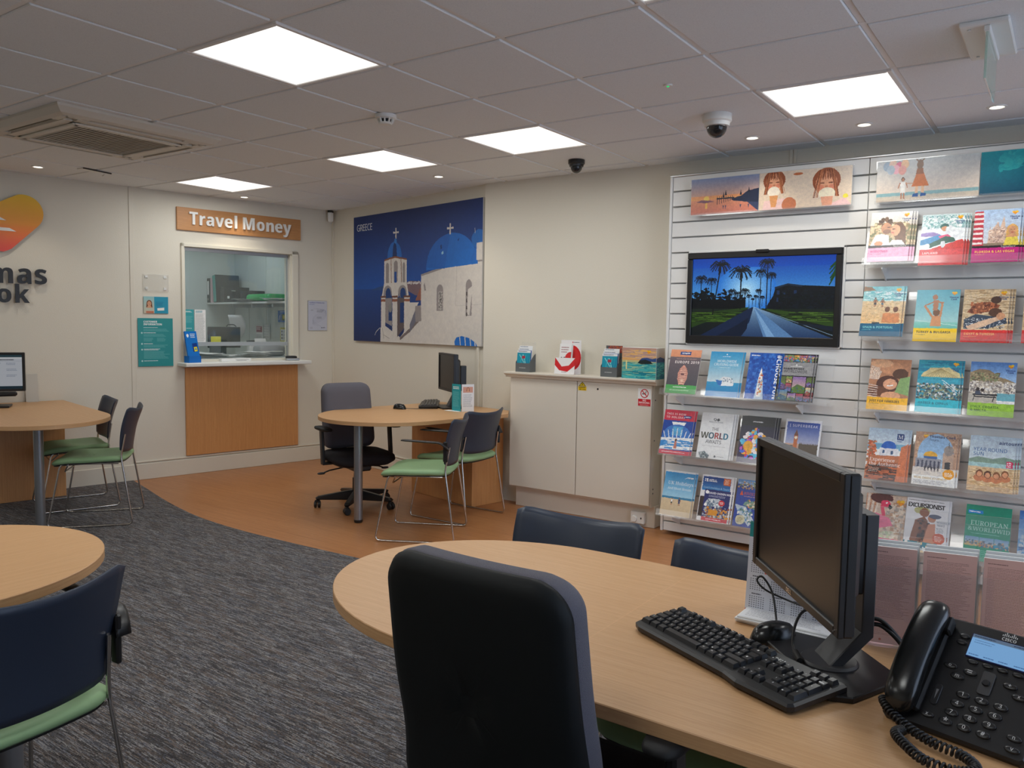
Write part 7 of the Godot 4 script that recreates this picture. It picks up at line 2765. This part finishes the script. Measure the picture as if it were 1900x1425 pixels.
func phone() -> void:
	# the face is a slab tilted up to the user; u runs across it, v up along it from its front edge
	var t := thing("desk_phone", "black office phone with a lit blue display and coiled cord", "phone", Vector3(2.362, TOP, 0.522), -0.24)
	var tilt := 0.72
	var B := Basis(Vector3.RIGHT, tilt) * Basis(Vector3.RIGHT, -PI / 2)      # x across, y up the face, z out of it
	var O := Vector3(0, 0.022, 0)
	var F := Transform3D(B, O)
	var st := ms()
	prism(st, PackedVector2Array([Vector2(-0.105, -0.012), Vector2(-0.098, -0.018), Vector2(0.108, -0.018), Vector2(0.115, -0.012), Vector2(0.113, 0.196), Vector2(0.106, 0.204), Vector2(-0.046, 0.204), Vector2(-0.096, 0.200), Vector2(-0.103, 0.19)]), -0.024, 0.0, F, 0.004)
	obj("body", st, M.black_plastic, t)
	st = ms()
	box(st, F * Vector3(0.0, 0.165, -0.045), Vector3(0.16, 0.05, 0.06), 0.006, B)
	box(st, Vector3(0.004, 0.055, -0.175), Vector3(0.15, 0.11, 0.02), 0.004)
	box(st, Vector3(0.004, 0.006, -0.10), Vector3(0.15, 0.012, 0.16), 0.003)
	obj("stand", st, M.black_matt, t)
	# cradle and handset on the left
	obj("cradle", boxm(F * Vector3(-0.075, 0.100, 0.004), Vector3(0.052, 0.19, 0.012), 0.004, B), M.black_matt, t)
	obj("hook", boxm(F * Vector3(-0.050, 0.175, 0.014), Vector3(0.012, 0.030, 0.022), 0.003, B), M.black_matt, t)
	st = ms()
	var path := []
	for k in 25:
		var v := float(k) / 24
		path.append([lerpf(-0.014, 0.212, v), 0.020 + 0.020 * (1.0 - pow(2.0 * v - 1.0, 2)) + 0.004 * v, 0.026 + 0.004 * pow(absf(2.0 * v - 1.0), 3)])
	st.set_smooth_group(1)
	var rr := []
	for k in 25:
		var v := float(k) / 24
		var endr := sqrt(maxf(0.02, 1.0 - pow(absf(2.0 * v - 1.0), 7.0)))
		var ring := []
		for q in 20:
			var a := TAU * q / 20
			var sx := signf(cos(a)) * pow(absf(cos(a)), 0.75)
			var sz := signf(sin(a)) * pow(absf(sin(a)), 0.75)
			ring.append(F * Vector3(-0.075 + sx * path[k][2] * endr, path[k][0], path[k][1] + sz * (0.017 + 0.006 * pow(absf(2.0 * v - 1.0), 2)) * endr))
		rr.append(ring)
	for k in 24:
		for q in 20:
			var q2 := (q + 1) % 20
			var p := [rr[k][q], rr[k][q2], rr[k + 1][q2], rr[k + 1][q]]
			var cen := F * Vector3(-0.075, (path[k][0] + path[k + 1][0]) / 2, (path[k][1] + path[k + 1][1]) / 2)
			face(st, p, (p[0] + p[1] + p[2] + p[3]) / 4.0 - cen)
	face(st, rr[0], B * Vector3(0, -1, 0))
	face(st, rr[24], B * Vector3(0, 1, 0))
	st.set_smooth_group(-1)
	obj("handset", st, M.handset_black, t)
	# display
	var c := Canvas.new(256, 120, col(126, 176, 226), 3)
	c.rect(0, 0, 256, 18, col(96, 116, 140))
	c.words(8, 6, 100, 1, 6, col(40, 60, 90), 6)
	c.words(170, 6, 70, 1, 6, col(40, 60, 90), 6)
	c.words(14, 28, 90, 2, 12, col(90, 130, 176), 4)
	for k in 4:
		c.words(8 + k * 62, 106, 46, 1, 6, col(70, 110, 160), 5)
	obj("display_frame", boxm(F * Vector3(0.035, 0.158, 0.001), Vector3(0.100, 0.048, 0.003), 0.001, B), mat("display_rim", col(16, 30, 90), 0.3), t)
	var d := obj("display", picture(0.096, 0.044), lit_screen(c.im, 0.75), t)
	d.transform = Transform3D(B, F * Vector3(0.035, 0.158, 0.0035))
	var lg := obj("logo", lettering("CISCO", 0.022, 0.0006, bold), M.ink_white, t)
	lg.transform = Transform3D(B, F * Vector3(0.040, 0.187, 0.0006))
	for k in 9:
		var hh: float = [0.003, 0.005, 0.008, 0.005, 0.003, 0.005, 0.008, 0.005, 0.003][k]
		obj("logo_bar", boxm(F * Vector3(0.029 + k * 0.0027, 0.1925 + hh / 2, 0.0004), Vector3(0.0012, hh, 0.001), 0.0, B), M.ink_white, t)
	# buttons: [u, v, half width, half height, legend]
	var pads := [
		[-0.026, 0.171, 0.0085, 0.0052, ""], [-0.027, 0.158, 0.0085, 0.0052, ""], [0.098, 0.166, 0.0085, 0.0052, ""], [0.098, 0.153, 0.0085, 0.0052, ""],
		[0.000, 0.127, 0.0085, 0.0045, ""], [0.023, 0.127, 0.0085, 0.0045, ""], [0.046, 0.127, 0.0085, 0.0045, ""], [0.069, 0.127, 0.0085, 0.0045, ""],
		[-0.030, 0.108, 0.011, 0.0058, "o"], [0.002, 0.106, 0.011, 0.0058, "="], [-0.014, 0.092, 0.011, 0.0058, "m"],
		[0.064, 0.103, 0.011, 0.0058, "+a"], [0.097, 0.103, 0.011, 0.0058, "+b"], [0.081, 0.088, 0.011, 0.0058, "x"],
		[-0.036, 0.008, 0.011, 0.0058, "x"], [0.092, 0.018, 0.011, 0.0058, "n"], [0.094, -0.001, 0.011, 0.0058, "v"],
	]
	var n := 0
	for r in 4:
		for q in 3:
			pads.append([0.004 + q * 0.0285 - r * 0.0035, 0.062 - r * 0.0185, 0.0108, 0.0068, "123456789*0#"[n]])
			n += 1
	for p in pads:
		var bt := ms()
		var oo := PackedVector2Array()
		for k in 18:
			oo.append(Vector2(p[2] * cos(TAU * k / 18), p[3] * sin(TAU * k / 18)))
		rings(bt, oo, [[0.0, -0.001], [0.0, 0.0022], [0.0012, 0.0034], [0.0035, 0.0038]], Transform3D(B, F * Vector3(p[0], p[1], 0)))
		var k2 := obj("button", bt, M.key_black, t)
		if p[4]:
			var l := obj("legend", lettering(p[4][0], 0, 0.0003, sans, 0.0068 if p[4] in "0123456789*#" else 0.0045), M.ink_white, k2)
			l.transform = Transform3D(B, F * Vector3(p[0], p[1] + 0.0006, 0.0040))
	st = ms()
	prism(st, inset(rrect(0.020, 0.044, 0.004), 0.0), 0.0, 0.003, Transform3D(B, F * Vector3(0.0305, 0.095, 0)), 0.0008)
	obj("navigation_pad", st, M.stand_grey, t)
	obj("select_button", lathem([Vector2(0.0, 0.006), Vector2(0.005, 0.006), Vector2(0.0065, 0.003)], 16, Transform3D(B * Basis(Vector3.RIGHT, PI / 2), F * Vector3(0.0305, 0.095, 0))), M.key_black, t)
	st = ms()
	prism(st, rrect(0.012, 0.040, 0.0055), 0.0, 0.003, Transform3D(B, F * Vector3(-0.034, 0.048, 0)), 0.0008)
	obj("volume_key", st, M.key_black, t)
	st = ms()
	prism(st, PackedVector2Array([Vector2(0, -0.010), Vector2(0.002, 0.009), Vector2(-0.002, 0.009)]), 0.003, 0.0034, Transform3D(B, F * Vector3(-0.034, 0.048, 0)))
	obj("volume_mark", st, mat("mark_grey", col(130, 130, 132), 0.5), t)

	# the coiled cord, lying in a loop before the phone: from the handset's foot round to the left side
	var cp := spline([Vector3(-0.108, 0.030, 0.000), Vector3(-0.085, 0.022, 0.022), Vector3(-0.045, 0.014, 0.040), Vector3(0.0, 0.012, 0.055), Vector3(0.045, 0.012, 0.060), Vector3(0.072, 0.012, 0.085), Vector3(0.055, 0.012, 0.115), Vector3(0.010, 0.012, 0.120), Vector3(-0.030, 0.012, 0.095), Vector3(-0.055, 0.012, 0.070), Vector3(-0.052, 0.012, 0.050)], 10)
	var hel := []
	var turns := 58.0
	var m := 58 * 12
	for k in m + 1:
		var f := float(k) / m * (cp.size() - 1)
		var i := mini(int(f), cp.size() - 2)
		var c0: Vector3 = cp[i].lerp(cp[i + 1], f - i)
		var tg: Vector3 = (cp[mini(i + 2, cp.size() - 1)] - cp[maxi(i - 1, 0)]).normalized()
		var sd := tg.cross(Vector3.UP).normalized()
		var up := sd.cross(tg)
		var a := TAU * turns * k / m
		hel.append(c0 + (sd * cos(a) + up * sin(a)) * 0.0068)
	obj("coiled_cord", tubem(hel, 0.0024, 5), M.black_plastic, t)
	obj("cord_tail", tubem(spline([cp[cp.size() - 1], Vector3(-0.045, 0.006, 0.035), Vector3(-0.06, 0.006, 0.02), Vector3(-0.07, 0.006, 0.0)], 6), 0.0022, 6), M.black_plastic, t)


# ---------------------------------------------------------------- on the far desks

func far_desk_things() -> void:
	# desk under the church poster
	var mt := -0.58
	var mon := make_monitor("black monitor seen from its side under the church poster", Vector3(-1.60, 0.731, -2.93), mt, 0.42, 0.30, 0.135, 0.03, M.screen_off)
	obj("neck", boxm(Vector3(0, 0.16, -0.07), Vector3(0.07, 0.32, 0.03), 0.004), M.black_plastic, mon)
	obj("neck_foot", boxm(Vector3(0, 0.06, -0.05), Vector3(0.07, 0.13, 0.03), 0.004, Basis(Vector3.RIGHT, -0.5)), M.stand_grey, mon)
	obj("base_plate", boxm(Vector3(0, 0.006, -0.03), Vector3(0.26, 0.012, 0.20), 0.004), M.black_plastic, mon)
	obj("rear_unit", boxm(Vector3(0.06, 0.24, -0.115), Vector3(0.05, 0.20, 0.05), 0.004), M.black_plastic, mon)
	keyboard("small black keyboard under the church poster", Vector3(-1.78, 0.731, -2.93), -0.9, true)
	mouse("black mouse on the church poster desk", Vector3(-1.80, 0.731, -2.60), -1.2)
	var cb := thing("mouse_cable", "mouse cable on the church poster desk", "cable", Vector3.ZERO)
	obj("cord", tubem(spline([Vector3(-1.76, 0.738, -2.62), Vector3(-1.70, 0.734, -2.68), Vector3(-1.66, 0.734, -2.74), Vector3(-1.60, 0.734, -2.82)], 6), 0.0025, 6), M.black_plastic, cb)
	# teal and white table card
	var c := Canvas.new(100, 210, col(36, 150, 160), 33)
	c.words(12, 20, 70, 2, 12, Color.WHITE, 6)
	c.words(12, 60, 76, 12, 10, col(130, 200, 206), 3)
	var c2 := Canvas.new(100, 210, col(226, 228, 232), 34)
	c2.rect(10, 20, 80, 44, col(206, 150, 130))
	c2.portrait(50, 38, 18, col(220, 160, 124), col(130, 80, 50))
	c2.words(12, 80, 76, 10, 10, col(130, 136, 146), 3)
	var fl := thing("table_card", "folded teal and white information card on the church poster desk", "card", Vector3(-1.345, 0.731, -2.80), 0.0)
	put(obj("teal_side", picture(0.10, 0.21), printed(c.im), fl), Vector3(-0.030, 0.105, 0.020), Vector3(0, -0.15, 0))
	put(obj("white_side", picture(0.10, 0.21), printed(c2.im), fl), Vector3(0.050, 0.105, -0.022), Vector3(0, 1.0, 0))
	obj("sheet", boxm(Vector3(-0.05, 0.0015, 0.03), Vector3(0.14, 0.002, 0.05)), M.paper, fl)

	# desk below the emblem: a lit monitor showing a page
	var w := Canvas.new(512, 330, col(206, 210, 218), 44)
	w.rect(0, 0, 512, 26, col(40, 70, 80))
	w.rect(0, 26, 512, 16, col(226, 228, 232))
	w.words(300, 46, 180, 1, 10, col(60, 60, 66), 8)
	w.words(30, 46, 200, 1, 10, col(60, 60, 66), 8)
	w.rect(0, 62, 512, 2, col(160, 166, 176))
	for k in 14:
		w.words(30 + (k % 4) * 120, 80 + (k / 4) * 56, 80, 2, 12, col(140, 150, 170), 5)
	w.rect(0, 300, 512, 30, col(20, 50, 64))
	var ma := make_monitor("lit monitor showing a web page below the heart emblem", Vector3(-4.06, 0.735, -0.60), 1.05, 0.47, 0.29, 0.115, 0.03, lit_screen(w.im, 0.42))
	obj("neck", boxm(Vector3(0, 0.09, -0.05), Vector3(0.10, 0.18, 0.03), 0.006, Basis(Vector3.RIGHT, -0.15)), M.stand_grey, ma)
	obj("base_plate", boxm(Vector3(0, 0.008, 0.02), Vector3(0.28, 0.014, 0.18), 0.004), M.black_plastic, ma)
	obj("sound_bar", boxm(Vector3(0, 0.095, 0.0), Vector3(0.36, 0.035, 0.04), 0.010), M.black_plastic, ma)
	mouse("black mouse below the lit monitor", Vector3(-3.86, 0.735, -0.50), 1.2)
	var st := thing("card_stand", "clear upright card stand beside the lit monitor", "card stand", Vector3(-4.27, 0.735, -0.99), 1.4)
	obj("back_sheet", boxm(Vector3(0, 0.11, 0), Vector3(0.09, 0.22, 0.004), 0.0, Basis(Vector3.RIGHT, -0.1)), mat("frosted_card", col(196, 190, 178), 0.4), st)
	obj("foot", boxm(Vector3(0, 0.002, 0.03), Vector3(0.09, 0.004, 0.07)), M.acrylic, st)
